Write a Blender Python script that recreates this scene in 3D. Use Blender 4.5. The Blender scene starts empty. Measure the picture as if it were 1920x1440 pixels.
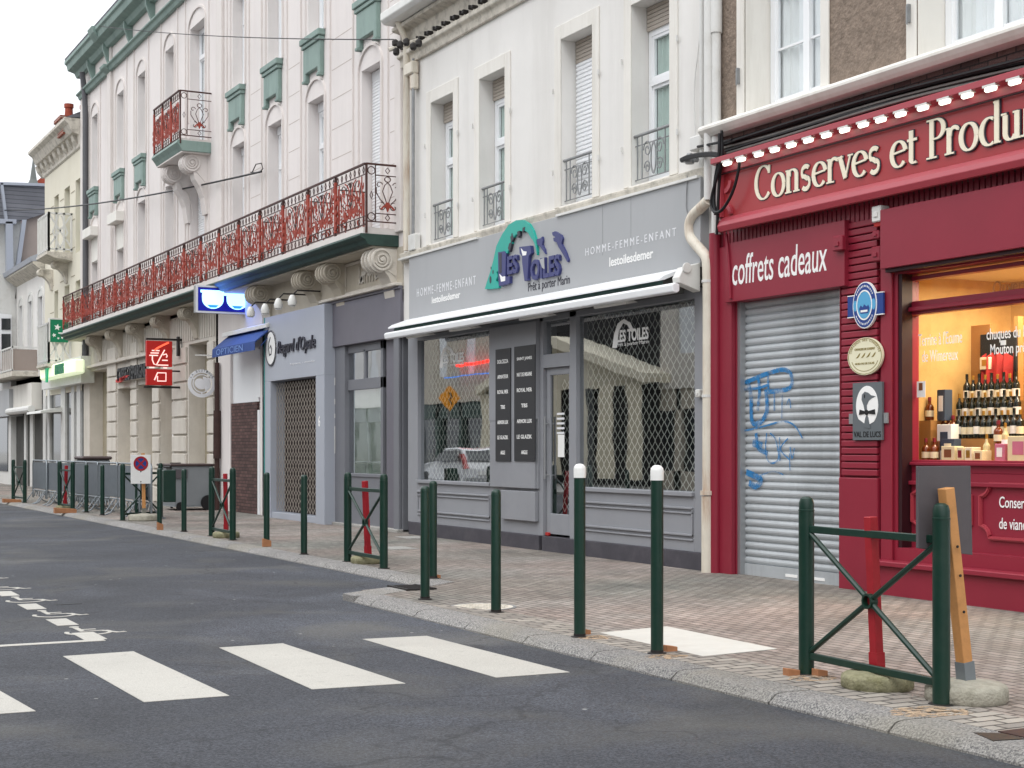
import bpy, math, random
from mathutils import Vector
random.seed(7)
R=math.radians; PI=math.pi
sc=bpy.context.scene; COL=sc.collection
# ---------------------------------------------------------------- camera
TH=math.atan(1480/2850); FL=2850.; HOR=840.; H=1.4; D=9.97; RZ=-.06
cd=bpy.data.cameras.new('camera'); cam=bpy.data.objects.new('camera',cd); COL.objects.link(cam); sc.camera=cam
cd.sensor_width=36; cd.lens=36*FL/1920; cd.shift_y=(HOR-720)/1920; cd.clip_end=2000; cd.clip_start=.05
cam.location=(0,0,H); cam.rotation_euler=(R(90),0,-TH)
# ---------------------------------------------------------------- sky and sun (overcast)
w=bpy.data.worlds.new("World"); sc.world=w; w.use_nodes=True
nt=w.node_tree; bg=nt.nodes['Background']
sky=nt.nodes.new('ShaderNodeTexSky'); sky.sky_type='NISHITA'; sky.sun_disc=False
SE,SR=R(52),R(-60)      # sun above the opposite roofs, behind the camera
sky.sun_elevation=SE; sky.sun_rotation=SR; sky.air_density=1; sky.dust_density=6; sky.ozone_density=1
hs=nt.nodes.new('ShaderNodeHueSaturation'); hs.inputs['Saturation'].default_value=.10
gm=nt.nodes.new('ShaderNodeMix'); gm.data_type='RGBA'; gm.inputs[0].default_value=.8
nt.links.new(sky.outputs[0],hs.inputs['Color']); nt.links.new(hs.outputs[0],gm.inputs[6]); gm.inputs[7].default_value=(11,11.3,11.8,1)
tcw=nt.nodes.new('ShaderNodeTexCoord'); sz=nt.nodes.new('ShaderNodeSeparateXYZ'); mz=nt.nodes.new('ShaderNodeMapRange'); vm=nt.nodes.new('ShaderNodeVectorMath'); vm.operation='SCALE'
nt.links.new(tcw.outputs['Generated'],sz.inputs[0]); nt.links.new(sz.outputs[2],mz.inputs[0]); mz.inputs[3].default_value=.72; mz.inputs[4].default_value=1.45   # overcast: zenith brighter than horizon
nt.links.new(gm.outputs[2],vm.inputs[0]); nt.links.new(mz.outputs[0],vm.inputs['Scale']); nt.links.new(vm.outputs[0],bg.inputs['Color']); bg.inputs['Strength'].default_value=.15
sl=bpy.data.lights.new('sun','SUN'); sl.energy=.9; sl.angle=R(30); sl.color=(1,.97,.93)
so=bpy.data.objects.new('sun',sl); COL.objects.link(so)
so.rotation_euler=(R(90)-SE,0,R(-112)+PI/2-R(20))
sv=sc.view_settings; sv.view_transform='Standard'; sv.look='None'; sv.gamma=1; sv.exposure=-.02
sc.render.resolution_x=1024; sc.render.resolution_y=768
# ---------------------------------------------------------------- measuring (photo survey of the street planes)
sT,cT=math.sin(TH),math.cos(TH)
def ray(px): u=(px-960)/FL; return sT+u*cT, cT-u*sT
def yf(px,X=D): a,b=ray(px); return X*b/a
def zf(px,py,X=D): a,b=ray(px); return H+(HOR-py)/FL*X/a
def gp(px,py,z=0.): t=(H-z)*FL/(py-HOR); a,b=ray(px); return t*a,t*b
def ax(px,Y): a,b=ray(px); return Y*a/b
def az(px,py,Y): a,b=ray(px); return H+(HOR-py)/FL*Y/b
# ---------------------------------------------------------------- materials
def lin(h):
    if isinstance(h,tuple): return h if len(h)==4 else (*h,1)
    c=[int(h[i:i+2],16)/255 for i in (0,2,4)]
    return tuple(x/12.92 if x<=.04045 else ((x+.055)/1.055)**2.4 for x in c)+(1,)
MATS={}
def N(nt,t,**k):
    n=nt.nodes.new(t)
    for a,b in k.items():
        if a[0]=='i': n.inputs[int(a[1:]) if a[1:].isdigit() else a[1:]].default_value=b
        else: setattr(n,a,b)
    return n
def mat(name,col,rough=.7,var=.12,scale=3.,bump=0.,bscale=40.,metal=0.,spec=.4,dirt=None,dscale=1.5,damt=.3,streak=0.,coat=0.):
    m=bpy.data.materials.new(name); m.use_nodes=True; nt=m.node_tree; L=nt.links.new
    b=nt.nodes['Principled BSDF']; c=lin(col)
    tc=N(nt,'ShaderNodeTexCoord'); geo=N(nt,'ShaderNodeNewGeometry')
    src=geo.outputs['Position'] if name[0]!='_' else tc.outputs['Object']
    no=N(nt,'ShaderNodeTexNoise'); no.inputs['Scale'].default_value=scale; no.inputs['Detail'].default_value=6; no.inputs['Roughness'].default_value=.65
    L(src,no.inputs['Vector'])
    mr=N(nt,'ShaderNodeMapRange'); mr.inputs[1].default_value=.3; mr.inputs[2].default_value=.7; mr.inputs[3].default_value=1-var; mr.inputs[4].default_value=1+var*.6
    L(no.outputs[0],mr.inputs[0])
    mu=N(nt,'ShaderNodeVectorMath',operation='SCALE'); mu.inputs[0].default_value=c[:3]; L(mr.outputs[0],mu.inputs['Scale'])
    out=mu.outputs[0]
    if dirt:
        mp=N(nt,'ShaderNodeMapping'); mp.inputs['Scale'].default_value=(1,1,.13 if streak else 1); L(src,mp.inputs[0])
        n2=N(nt,'ShaderNodeTexNoise'); n2.inputs['Scale'].default_value=dscale; n2.inputs['Detail'].default_value=8; n2.inputs['Roughness'].default_value=.7; L(mp.outputs[0],n2.inputs['Vector'])
        r2=N(nt,'ShaderNodeMapRange'); r2.inputs[1].default_value=.48; r2.inputs[2].default_value=.75; r2.inputs[4].default_value=damt; L(n2.outputs[0],r2.inputs[0])
        mx=N(nt,'ShaderNodeMix',data_type='RGBA'); L(r2.outputs[0],mx.inputs[0]); L(out,mx.inputs[6]); mx.inputs[7].default_value=lin(dirt); out=mx.outputs[2]
    L(out,b.inputs['Base Color'])
    b.inputs['Roughness'].default_value=rough; b.inputs['Metallic'].default_value=metal
    b.inputs['Specular IOR Level'].default_value=spec
    if coat: b.inputs['Coat Weight'].default_value=coat; b.inputs['Coat Roughness'].default_value=.15
    if bump:
        n3=N(nt,'ShaderNodeTexNoise'); n3.inputs['Scale'].default_value=bscale; n3.inputs['Detail'].default_value=5; L(src,n3.inputs['Vector'])
        bp=N(nt,'ShaderNodeBump'); bp.inputs['Strength'].default_value=min(1,bump); bp.inputs['Distance'].default_value=.01*max(1,bump); L(n3.outputs[0],bp.inputs['Height']); L(bp.outputs[0],b.inputs['Normal'])
    MATS[name]=m; return m
def emis(name,col,s):
    m=bpy.data.materials.new(name); m.use_nodes=True; b=m.node_tree.nodes['Principled BSDF']
    b.inputs['Base Color'].default_value=lin(col); b.inputs['Emission Color'].default_value=lin(col); b.inputs['Emission Strength'].default_value=s
    MATS[name]=m; return m
def glass(name,tint=(.9,.93,.92),refl=1.0,base=.0):
    m=bpy.data.materials.new(name); m.use_nodes=True; nt=m.node_tree; L=nt.links.new
    for n in list(nt.nodes):
        if n.type!='OUTPUT_MATERIAL': nt.nodes.remove(n)
    o=[n for n in nt.nodes][0]
    t=N(nt,'ShaderNodeBsdfTransparent'); t.inputs[0].default_value=(*tint,1)
    g=N(nt,'ShaderNodeBsdfGlossy'); g.inputs['Roughness'].default_value=.015; g.inputs[0].default_value=(.95,.97,1,1)
    f=N(nt,'ShaderNodeFresnel'); f.inputs[0].default_value=1.5
    no=N(nt,'ShaderNodeTexNoise'); no.inputs['Scale'].default_value=1.1
    tc=N(nt,'ShaderNodeNewGeometry'); L(tc.outputs['Position'],no.inputs['Vector'])
    bp=N(nt,'ShaderNodeBump'); bp.inputs['Strength'].default_value=.06; bp.inputs['Distance'].default_value=.02; L(no.outputs[0],bp.inputs['Height']); L(bp.outputs[0],g.inputs['Normal'])
    ma=N(nt,'ShaderNodeMath',operation='MULTIPLY_ADD',use_clamp=True); ma.inputs[1].default_value=refl; ma.inputs[2].default_value=base; L(f.outputs[0],ma.inputs[0])
    bf=N(nt,'ShaderNodeMath',operation='SUBTRACT'); bf.inputs[0].default_value=1; L(tc.outputs['Backfacing'],bf.inputs[1]); mb_=N(nt,'ShaderNodeMath',operation='MULTIPLY'); L(ma.outputs[0],mb_.inputs[0]); L(bf.outputs[0],mb_.inputs[1])
    mx=N(nt,'ShaderNodeMixShader'); L(mb_.outputs[0],mx.inputs[0]); L(t.outputs[0],mx.inputs[1]); L(g.outputs[0],mx.inputs[2]); L(mx.outputs[0],o.inputs['Surface'])
    MATS[name]=m; return m
def brickmat(name,c1,c2,mort,bw,bh,ms=.012,rot=0,plane='yz',bump=.6,rough=.85,off=.5,var=.25,grey=None,wob=0.,patch=.35,pink=None):
    m=bpy.data.materials.new(name); m.use_nodes=True; nt=m.node_tree; L=nt.links.new; b=nt.nodes['Principled BSDF']
    geo=N(nt,'ShaderNodeNewGeometry'); sx=N(nt,'ShaderNodeSeparateXYZ'); L(geo.outputs['Position'],sx.inputs[0])
    cb=N(nt,'ShaderNodeCombineXYZ')
    a,c={'yz':(1,2),'xy':(0,1),'yx':(1,0),'zy':(2,1)}[plane]; L(sx.outputs[a],cb.inputs[0]); L(sx.outputs[c],cb.inputs[1])
    v=cb.outputs[0]
    if wob:
        nw=N(nt,'ShaderNodeTexNoise'); nw.inputs['Scale'].default_value=5; nw.inputs['Detail'].default_value=3; L(v,nw.inputs['Vector'])
        sb=N(nt,'ShaderNodeVectorMath',operation='SUBTRACT'); L(nw.outputs['Color'],sb.inputs[0]); sb.inputs[1].default_value=(.5,.5,.5)
        s2=N(nt,'ShaderNodeVectorMath',operation='SCALE'); L(sb.outputs[0],s2.inputs[0]); s2.inputs['Scale'].default_value=wob
        ad=N(nt,'ShaderNodeVectorMath',operation='ADD'); L(v,ad.inputs[0]); L(s2.outputs[0],ad.inputs[1]); v=ad.outputs[0]
    br=N(nt,'ShaderNodeTexBrick'); br.offset=off; L(v,br.inputs['Vector'])
    for k,x in (('Color1',lin(c1)),('Color2',lin(c2)),('Mortar',lin(mort)),('Scale',1.),('Mortar Size',ms),('Mortar Smooth',.3),('Brick Width',bw),('Row Height',bh)): br.inputs[k].default_value=x
    no=N(nt,'ShaderNodeTexNoise'); no.inputs['Scale'].default_value=.9; no.inputs['Detail'].default_value=9; no.inputs['Roughness'].default_value=.7; L(geo.outputs['Position'],no.inputs['Vector'])
    mr=N(nt,'ShaderNodeMapRange'); mr.inputs[1].default_value=.3; mr.inputs[2].default_value=.7; mr.inputs[3].default_value=1-var; mr.inputs[4].default_value=1+var; L(no.outputs[0],mr.inputs[0])
    mu=N(nt,'ShaderNodeVectorMath',operation='SCALE'); L(br.outputs['Color'],mu.inputs[0]); L(mr.outputs[0],mu.inputs['Scale']); out=mu.outputs[0]
    if pink:
        n6=N(nt,'ShaderNodeTexNoise'); n6.inputs['Scale'].default_value=.55; n6.inputs['Detail'].default_value=5; L(geo.outputs['Position'],n6.inputs['Vector'])
        r6=N(nt,'ShaderNodeMapRange'); r6.inputs[1].default_value=.40; r6.inputs[2].default_value=.58; r6.inputs[4].default_value=.7; L(n6.outputs[0],r6.inputs[0])
        m6=N(nt,'ShaderNodeMix',data_type='RGBA',blend_type='MULTIPLY'); L(r6.outputs[0],m6.inputs[0]); L(out,m6.inputs[6]); m6.inputs[7].default_value=(1.0,.87,.84,1); out=m6.outputs[2]
    if grey:
        n2=N(nt,'ShaderNodeTexNoise'); n2.inputs['Scale'].default_value=patch; n2.inputs['Detail'].default_value=3; L(geo.outputs['Position'],n2.inputs['Vector'])
        r2=N(nt,'ShaderNodeMapRange'); r2.inputs[1].default_value=.42; r2.inputs[2].default_value=.6; r2.inputs[4].default_value=.75; L(n2.outputs[0],r2.inputs[0])
        m2=N(nt,'ShaderNodeVectorMath',operation='MULTIPLY'); L(out,m2.inputs[0]); m2.inputs[1].default_value=lin(grey)[:3]
        mx=N(nt,'ShaderNodeMix',data_type='RGBA'); L(r2.outputs[0],mx.inputs[0]); L(out,mx.inputs[6]); L(m2.outputs[0],mx.inputs[7]); out=mx.outputs[2]
    L(out,b.inputs['Base Color']); b.inputs['Roughness'].default_value=rough
    n3=N(nt,'ShaderNodeTexNoise'); n3.inputs['Scale'].default_value=60; n3.inputs['Detail'].default_value=4; L(geo.outputs['Position'],n3.inputs['Vector'])
    ms_=N(nt,'ShaderNodeMath',operation='MULTIPLY_ADD'); L(br.outputs['Fac'],ms_.inputs[0]); ms_.inputs[1].default_value=-1; L(n3.outputs[0],ms_.inputs[2])
    bp=N(nt,'ShaderNodeBump'); bp.inputs['Strength'].default_value=bump; bp.inputs['Distance'].default_value=.012; L(ms_.outputs[0],bp.inputs['Height']); L(bp.outputs[0],b.inputs['Normal'])
    MATS[name]=m; return m
def speckle(name,c1,c2,scale=90,rough=.85,big=.25,c3=None,bump=.3,thr=.55,c4=None,wear=None,cracks=0):
    m=bpy.data.materials.new(name); m.use_nodes=True; nt=m.node_tree; L=nt.links.new; b=nt.nodes['Principled BSDF']
    geo=N(nt,'ShaderNodeNewGeometry'); P=geo.outputs['Position']
    n1=N(nt,'ShaderNodeTexNoise'); n1.inputs['Scale'].default_value=scale; n1.inputs['Detail'].default_value=3; n1.inputs['Roughness'].default_value=.8; L(P,n1.inputs['Vector'])
    r1=N(nt,'ShaderNodeMapRange'); r1.inputs[1].default_value=thr-.13; r1.inputs[2].default_value=thr+.13; L(n1.outputs[0],r1.inputs[0])
    mx=N(nt,'ShaderNodeMix',data_type='RGBA'); L(r1.outputs[0],mx.inputs[0]); mx.inputs[6].default_value=lin(c1); mx.inputs[7].default_value=lin(c2)
    n2=N(nt,'ShaderNodeTexNoise'); n2.inputs['Scale'].default_value=.45; n2.inputs['Detail'].default_value=10; n2.inputs['Roughness'].default_value=.68; L(P,n2.inputs['Vector'])
    r2=N(nt,'ShaderNodeMapRange'); r2.inputs[1].default_value=.3; r2.inputs[2].default_value=.7; r2.inputs[3].default_value=1-big; r2.inputs[4].default_value=1+big; L(n2.outputs[0],r2.inputs[0])
    mu=N(nt,'ShaderNodeVectorMath',operation='SCALE'); L(mx.outputs[2],mu.inputs[0]); L(r2.outputs[0],mu.inputs['Scale']); out=mu.outputs[0]
    if c3:
        n4=N(nt,'ShaderNodeTexNoise'); n4.inputs['Scale'].default_value=.7; n4.inputs['Detail'].default_value=7; n4.inputs['Distortion'].default_value=.6; L(P,n4.inputs['Vector'])
        r4=N(nt,'ShaderNodeMapRange'); r4.inputs[1].default_value=.5; r4.inputs[2].default_value=.68; r4.inputs[4].default_value=.5; L(n4.outputs[0],r4.inputs[0])
        m4=N(nt,'ShaderNodeMix',data_type='RGBA'); L(r4.outputs[0],m4.inputs[0]); L(out,m4.inputs[6]); m4.inputs[7].default_value=lin(c3); out=m4.outputs[2]
    if c4:   # rare pale chips
        n5=N(nt,'ShaderNodeTexVoronoi'); n5.inputs['Scale'].default_value=2.6; L(P,n5.inputs['Vector'])
        r5=N(nt,'ShaderNodeMapRange'); r5.inputs[1].default_value=.03; r5.inputs[2].default_value=.045; r5.inputs[3].default_value=.7; r5.inputs[4].default_value=0; L(n5.outputs['Distance'],r5.inputs[0])
        m5=N(nt,'ShaderNodeMix',data_type='RGBA'); L(r5.outputs[0],m5.inputs[0]); L(out,m5.inputs[6]); m5.inputs[7].default_value=lin(c4); out=m5.outputs[2]
    if wear:
        n7=N(nt,'ShaderNodeTexNoise'); n7.inputs['Scale'].default_value=14; n7.inputs['Detail'].default_value=12; n7.inputs['Roughness'].default_value=.8; L(P,n7.inputs['Vector'])
        r7=N(nt,'ShaderNodeMapRange'); r7.inputs[1].default_value=.57; r7.inputs[2].default_value=.66; r7.inputs[4].default_value=.6; L(n7.outputs[0],r7.inputs[0])
        m7=N(nt,'ShaderNodeMix',data_type='RGBA'); L(r7.outputs[0],m7.inputs[0]); L(out,m7.inputs[6]); m7.inputs[7].default_value=lin(wear); out=m7.outputs[2]
    if cracks:
        nw=N(nt,'ShaderNodeTexNoise'); nw.inputs['Scale'].default_value=1.3; nw.inputs['Detail'].default_value=6; L(P,nw.inputs['Vector'])
        av=N(nt,'ShaderNodeVectorMath',operation='MULTIPLY_ADD'); L(nw.outputs['Color'],av.inputs[0]); av.inputs[1].default_value=(1.3,1.3,0); L(P,av.inputs[2])
        vo=N(nt,'ShaderNodeTexVoronoi',feature='DISTANCE_TO_EDGE'); vo.inputs['Scale'].default_value=.33; L(av.outputs[0],vo.inputs['Vector'])
        r8=N(nt,'ShaderNodeMapRange'); r8.inputs[1].default_value=.0015; r8.inputs[2].default_value=.006; r8.inputs[3].default_value=cracks; r8.inputs[4].default_value=0; L(vo.outputs['Distance'],r8.inputs[0])
        m8=N(nt,'ShaderNodeMix',data_type='RGBA'); L(r8.outputs[0],m8.inputs[0]); L(out,m8.inputs[6]); m8.inputs[7].default_value=lin('1c1d20'); out=m8.outputs[2]
        n9=N(nt,'ShaderNodeTexNoise'); n9.inputs['Scale'].default_value=.28; n9.inputs['Detail'].default_value=5; n9.inputs['Distortion'].default_value=1.; L(P,n9.inputs['Vector'])
        r9=N(nt,'ShaderNodeMapRange'); r9.inputs[1].default_value=.52; r9.inputs[2].default_value=.60; r9.inputs[3].default_value=.82; r9.inputs[4].default_value=1.18; L(n9.outputs[0],r9.inputs[0])
        u9=N(nt,'ShaderNodeVectorMath',operation='SCALE'); L(out,u9.inputs[0]); L(r9.outputs[0],u9.inputs['Scale']); out=u9.outputs[0]
    L(out,b.inputs['Base Color']); b.inputs['Roughness'].default_value=rough
    bp=N(nt,'ShaderNodeBump'); bp.inputs['Strength'].default_value=bump; bp.inputs['Distance'].default_value=.008; L(n1.outputs[0],bp.inputs['Height']); L(bp.outputs[0],b.inputs['Normal'])
    MATS[name]=m; return m
# ---------------------------------------------------------------- mesh builder
class FR:
    def __init__(s,o,U,V,Nn): s.o=Vector(o); s.U=Vector(U); s.V=Vector(V); s.N=Vector(Nn)
    def p(s,a,b,d=0): return s.o+s.U*a+s.V*b+s.N*d
def FAC(X,Y,Z): return FR((X,Y,Z),(0,-1,0),(0,0,1),(-1,0,0))      # facade facing the road
def FRT(X,Y,Z): return FR((X,Y,Z),(1,0,0),(0,0,1),(0,-1,0))        # sign that projects over the pavement
ORG={}
class MB:
    def __init__(s): s.v=[]; s.f=[]; s.mi=[]; s.m=0; s.c=[]
    def cut(s):
        if s.f and (not s.c or s.c[-1]!=len(s.f)): s.c.append(len(s.f))
        return s
    def add(s,vs,fs):
        n=len(s.v); s.v+= [tuple(v) for v in vs]; s.f+=[tuple(i+n for i in f) for f in fs]; s.mi+=[s.m]*len(fs); return s
    def box(s,x0,x1,y0,y1,z0,z1):
        if x0>x1:x0,x1=x1,x0
        if y0>y1:y0,y1=y1,y0
        if z0>z1:z0,z1=z1,z0
        return s.add([(x0,y0,z0),(x1,y0,z0),(x1,y1,z0),(x0,y1,z0),(x0,y0,z1),(x1,y0,z1),(x1,y1,z1),(x0,y1,z1)],
              [(0,3,2,1),(4,5,6,7),(0,1,5,4),(1,2,6,5),(2,3,7,6),(3,0,4,7)])
    def ext(s,A,B):        # two matching loops -> closed prism
        n=len(A); return s.add(list(A)+list(B),[tuple(range(n-1,-1,-1)),tuple(range(n,2*n))]+[(i,(i+1)%n,(i+1)%n+n,i+n) for i in range(n)])
    def px_(s,pts,x0,x1): return s.ext([(x0,a,b) for a,b in pts],[(x1,a,b) for a,b in pts])
    def py_(s,pts,y0,y1): return s.ext([(a,y0,b) for a,b in pts],[(a,y1,b) for a,b in pts])
    def pz_(s,pts,z0,z1): return s.ext([(a,b,z0) for a,b in pts],[(a,b,z1) for a,b in pts])
    def poly(s,fr,pts,d0=0,d1=.004): return s.ext([fr.p(a,b,d0) for a,b in pts],[fr.p(a,b,d1) for a,b in pts])
    def rect(s,fr,a0,a1,b0,b1,d0=0,d1=.004): return s.poly(fr,[(a0,b0),(a1,b0),(a1,b1),(a0,b1)],d0,d1)
    def disc(s,fr,a,b,ra,rb,d0=0,d1=.004,n=32,r0=0,t0=0,t1=2*PI):
        if r0:
            I=[];O=[]
            full=abs(t1-t0-2*PI)<1e-6; k=n if full else n+1
            for i in range(k):
                t=t0+(t1-t0)*i/n; O.append((a+ra*math.cos(t),b+rb*math.sin(t))); I.append((a+ra*r0*math.cos(t),b+rb*r0*math.sin(t)))
            return s.strip(fr,O,I,d0,d1,full)
        return s.poly(fr,[(a+ra*math.cos(t0+(t1-t0)*i/n),b+rb*math.sin(t0+(t1-t0)*i/n)) for i in range(n)],d0,d1)
    def strip(s,fr,Lp,Rp,d0,d1,closed=False):
        n=len(Lp); V=[fr.p(a,b,d0) for a,b in Lp]+[fr.p(a,b,d0) for a,b in Rp]+[fr.p(a,b,d1) for a,b in Lp]+[fr.p(a,b,d1) for a,b in Rp]
        F=[]
        for i in range(n if closed else n-1):
            j=(i+1)%n
            F+=[(i,j,n+j,n+i),(2*n+i,3*n+i,3*n+j,2*n+j),(i,2*n+i,2*n+j,j),(n+i,n+j,3*n+j,3*n+i)]
        if not closed: F+=[(0,n,3*n,2*n),(n-1,3*n-1,4*n-1,2*n-1)]
        return s.add(V,F)
    def stroke(s,fr,pts,w,d0=0,d1=.004,closed=False):    # w: number or function(tangent)->width
        n=len(pts); Lp=[];Rp=[]
        for i,(a,b) in enumerate(pts):
            p=pts[(i-1)%n] if (closed or i) else pts[0]; q=pts[(i+1)%n] if (closed or i<n-1) else pts[-1]
            tx,ty=q[0]-p[0],q[1]-p[1]; l=math.hypot(tx,ty) or 1; tx/=l;ty/=l
            ww=(w(tx,ty) if callable(w) else w)/2
            Lp.append((a-ty*ww,b+tx*ww)); Rp.append((a+ty*ww,b-tx*ww))
        return s.strip(fr,Lp,Rp,d0,d1,closed)
    def tube(s,path,r,n=8,caps=True):
        P=[Vector(p) for p in path]; k=len(P); rings=[]; up=None
        rr=r if isinstance(r,(list,tuple)) else [r]*k
        for i,p in enumerate(P):
            t=(P[min(i+1,k-1)]-P[max(i-1,0)]).normalized()
            if up is None:
                up=Vector((0,0,1)) if abs(t.z)<.9 else Vector((1,0,0))
            a=t.cross(up)
            if a.length<1e-4: a=t.orthogonal()
            a.normalize(); b=a.cross(t).normalized(); up=b
            rings.append([p+(a*math.cos(2*PI*(j+.5)/n)+b*math.sin(2*PI*(j+.5)/n))*rr[i] for j in range(n)])
        V=[v for q in rings for v in q]; F=[]
        for i in range(k-1):
            for j in range(n): F.append((i*n+j,i*n+(j+1)%n,(i+1)*n+(j+1)%n,(i+1)*n+j))
        if caps: F+=[tuple(range(n-1,-1,-1)),tuple((k-1)*n+j for j in range(n))]
        return s.add(V,F)
    def bar(s,p,q,w,h=None):    # square bar
        return s.tube([p,q],w*.7071,4)
    def lathe(s,prof,c=(0,0,0),n=20,axis='z'):
        V=[];k=len(prof)
        for r,z in prof:
            for j in range(n):
                t=2*PI*j/n
                a,b=r*math.cos(t),r*math.sin(t)
                V.append((c[0]+a,c[1]+b,c[2]+z) if axis=='z' else ((c[0]+z,c[1]+a,c[2]+b) if axis=='x' else (c[0]+a,c[1]+z,c[2]+b)))
        F=[(i*n+j,i*n+(j+1)%n,(i+1)*n+(j+1)%n,(i+1)*n+j) for i in range(k-1) for j in range(n)]
        F+=[tuple(range(n-1,-1,-1)),tuple((k-1)*n+j for j in range(n))]
        return s.add(V,F)
    def wall(s,X,y0,y1,z0,z1,holes,depth=.3):
        ys=sorted({y0,y1,*[h[0] for h in holes],*[h[1] for h in holes]}); ys=[y for y in ys if y0<=y<=y1]
        zs=sorted({z0,z1,*[h[2] for h in holes],*[h[3] for h in holes]}); zs=[z for z in zs if z0<=z<=z1]
        for a,b in zip(ys,ys[1:]):
            run=None
            for c,d in zip(zs,zs[1:]):
                m=((a+b)/2,(c+d)/2); hole=any(h[0]<m[0]<h[1] and h[2]<m[1]<h[3] for h in holes)
                if hole:
                    if run is not None: s.add([(X,a,run),(X,b,run),(X,b,c),(X,a,c)],[(0,3,2,1)]); run=None
                elif run is None: run=c
            if run is not None: s.add([(X,a,run),(X,b,run),(X,b,z1),(X,a,z1)],[(0,3,2,1)])
        for h in holes:
            a,b,c,d=h[:4]; dp=h[4] if len(h)>4 else depth; X2=X+dp
            s.add([(X,a,c),(X,b,c),(X,b,d),(X,a,d),(X2,a,c),(X2,b,c),(X2,b,d),(X2,a,d)],[(0,4,5,1),(1,5,6,2),(2,6,7,3),(3,7,4,0)])
        return s
    def build(s,name,m,parent=None,bevel=0,smooth=False,seg=1,label=None,kind=None,cat=None,group=None):
        if s.c:      # several pieces -> one object each
            ends=[0]+[c for c in s.c if c<len(s.f)]+[len(s.f)]; o=None
            for a,b in zip(ends,ends[1:]):
                q=MB(); ids=sorted({i for f in s.f[a:b] for i in f}); mp={i:k for k,i in enumerate(ids)}
                q.v=[s.v[i] for i in ids]; q.f=[tuple(mp[i] for i in f) for f in s.f[a:b]]; q.mi=s.mi[a:b]
                o=q.build(name,m,parent,bevel,smooth,seg,label,kind,cat,group)
            return o
        me=bpy.data.meshes.new(name); org=ORG[parent.name] if parent else Vector((0,0,0))
        me.from_pydata([Vector(v)-org for v in s.v],[],s.f)
        ms=m if isinstance(m,(list,tuple)) else [m]
        for k in ms: me.materials.append(MATS[k])
        if len(ms)>1:
            for p,i in zip(me.polygons,s.mi): p.material_index=i
        if smooth:
            for p in me.polygons: p.use_smooth=True
            try: me.set_sharp_from_angle(angle=R(40))
            except Exception: pass
        me.update(); o=bpy.data.objects.new(name,me); COL.objects.link(o); o.parent=parent; ORG[o.name]=org
        if bevel:
            md=o.modifiers.new('bevel','BEVEL'); md.width=bevel; md.segments=seg; md.limit_method='ANGLE'; md.angle_limit=R(40)
        if label: o['label']=label
        if kind: o['kind']=kind
        if cat: o['category']=cat
        if group: o['group']=group
        return o
def thing(name,label,cat,loc=(0,0,0),group=None,rot=0):
    o=bpy.data.objects.new(name,None); COL.objects.link(o); o.location=loc; o.rotation_euler=(0,0,rot); o['label']=label; o['category']=cat
    o.empty_display_size=.1
    if group: o['group']=group
    ORG[o.name]=Vector(loc); return o
def kids(o): return [c for c in bpy.data.objects if c.parent==o]
def copy_tree(o,parent=None):
    c=o.copy(); COL.objects.link(c); c.parent=parent
    for ch in kids(o): copy_tree(ch,c)
    return c
def dup(o,loc,label,rot=0,group=None):
    c=copy_tree(o); c.location=loc; c.rotation_euler=(0,0,rot); c['label']=label
    if group: c['group']=group
    return c
_tc={}
def text(body,fr,w,h,m,parent,name='lettering',shear=0,th=.003,fat=0,d0=0.,spacing=1.,label=None):
    key=(body,fat,spacing)
    if key not in _tc:
        cu=bpy.data.curves.new('t','FONT'); cu.body=body; cu.offset=fat; cu.space_character=spacing; cu.resolution_u=3
        o=bpy.data.objects.new('t',cu); COL.objects.link(o); bpy.context.view_layer.update()
        me=bpy.data.meshes.new_from_object(o.evaluated_get(bpy.context.evaluated_depsgraph_get()))
        _tc[key]=([tuple(v.co[:2]) for v in me.vertices],[tuple(p.vertices) for p in me.polygons])
        bpy.data.objects.remove(o); bpy.data.meshes.remove(me); bpy.data.curves.remove(cu)
    V,Fs=_tc[key]
    xs=[v[0] for v in V]; ys=[v[1] for v in V]; x0,x1,y0,y1=min(xs),max(xs),min(ys),max(ys)
    P=[((a-x0)/(x1-x0)*w+shear*((b-y0)/(y1-y0)*h),(b-y0)/(y1-y0)*h) for a,b in V]
    mb=MB(); n=len(P)
    e={}
    for f in Fs:
        for i in range(len(f)):
            a,b=f[i],f[(i+1)%len(f)]; e[(a,b)]=e.get((a,b),0)+1
    side=[(a,b) for (a,b) in e if (b,a) not in e]
    mb.add([fr.p(a,b,d0+th) for a,b in P]+[fr.p(a,b,d0) for a,b in P],[f for f in Fs]+[(a,a+n,b+n,b) for a,b in side])
    return mb.build(name,m,parent,label=label)
def structure(name,mb,m,**k): return mb.build(name,m,None,kind='structure',**k)
# ================================================================ materials of the place
speckle('asphalt','1f2126','595c64',scale=75,big=.36,c3='605e58',c4='a8a8a4',bump=.9,thr=.52,cracks=.45)
MATS['asphalt'].node_tree.nodes['Principled BSDF'].inputs['Roughness'].default_value=.8
speckle('granite','424246','aba8a3',scale=75,big=.25,c3='86806f',bump=1,thr=.49)
speckle('kerb_concrete','8b8a86','b9b6b0',scale=60,big=.2,bump=.3)
speckle('road_paint','a9a69e','c6c3bb',scale=110,big=.09,c3='a5a29b',wear='77756f',bump=.25,rough=.7)
speckle('sand','a08870','bba68a',scale=60,big=.2)
_m=MATS['sand']; _n=_m.node_tree; _a=N(_n,'ShaderNodeTexNoise'); _a.inputs['Scale'].default_value=22; _a.inputs['Detail'].default_value=8; _g=N(_n,'ShaderNodeNewGeometry'); _n.links.new(_g.outputs['Position'],_a.inputs['Vector'])
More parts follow.
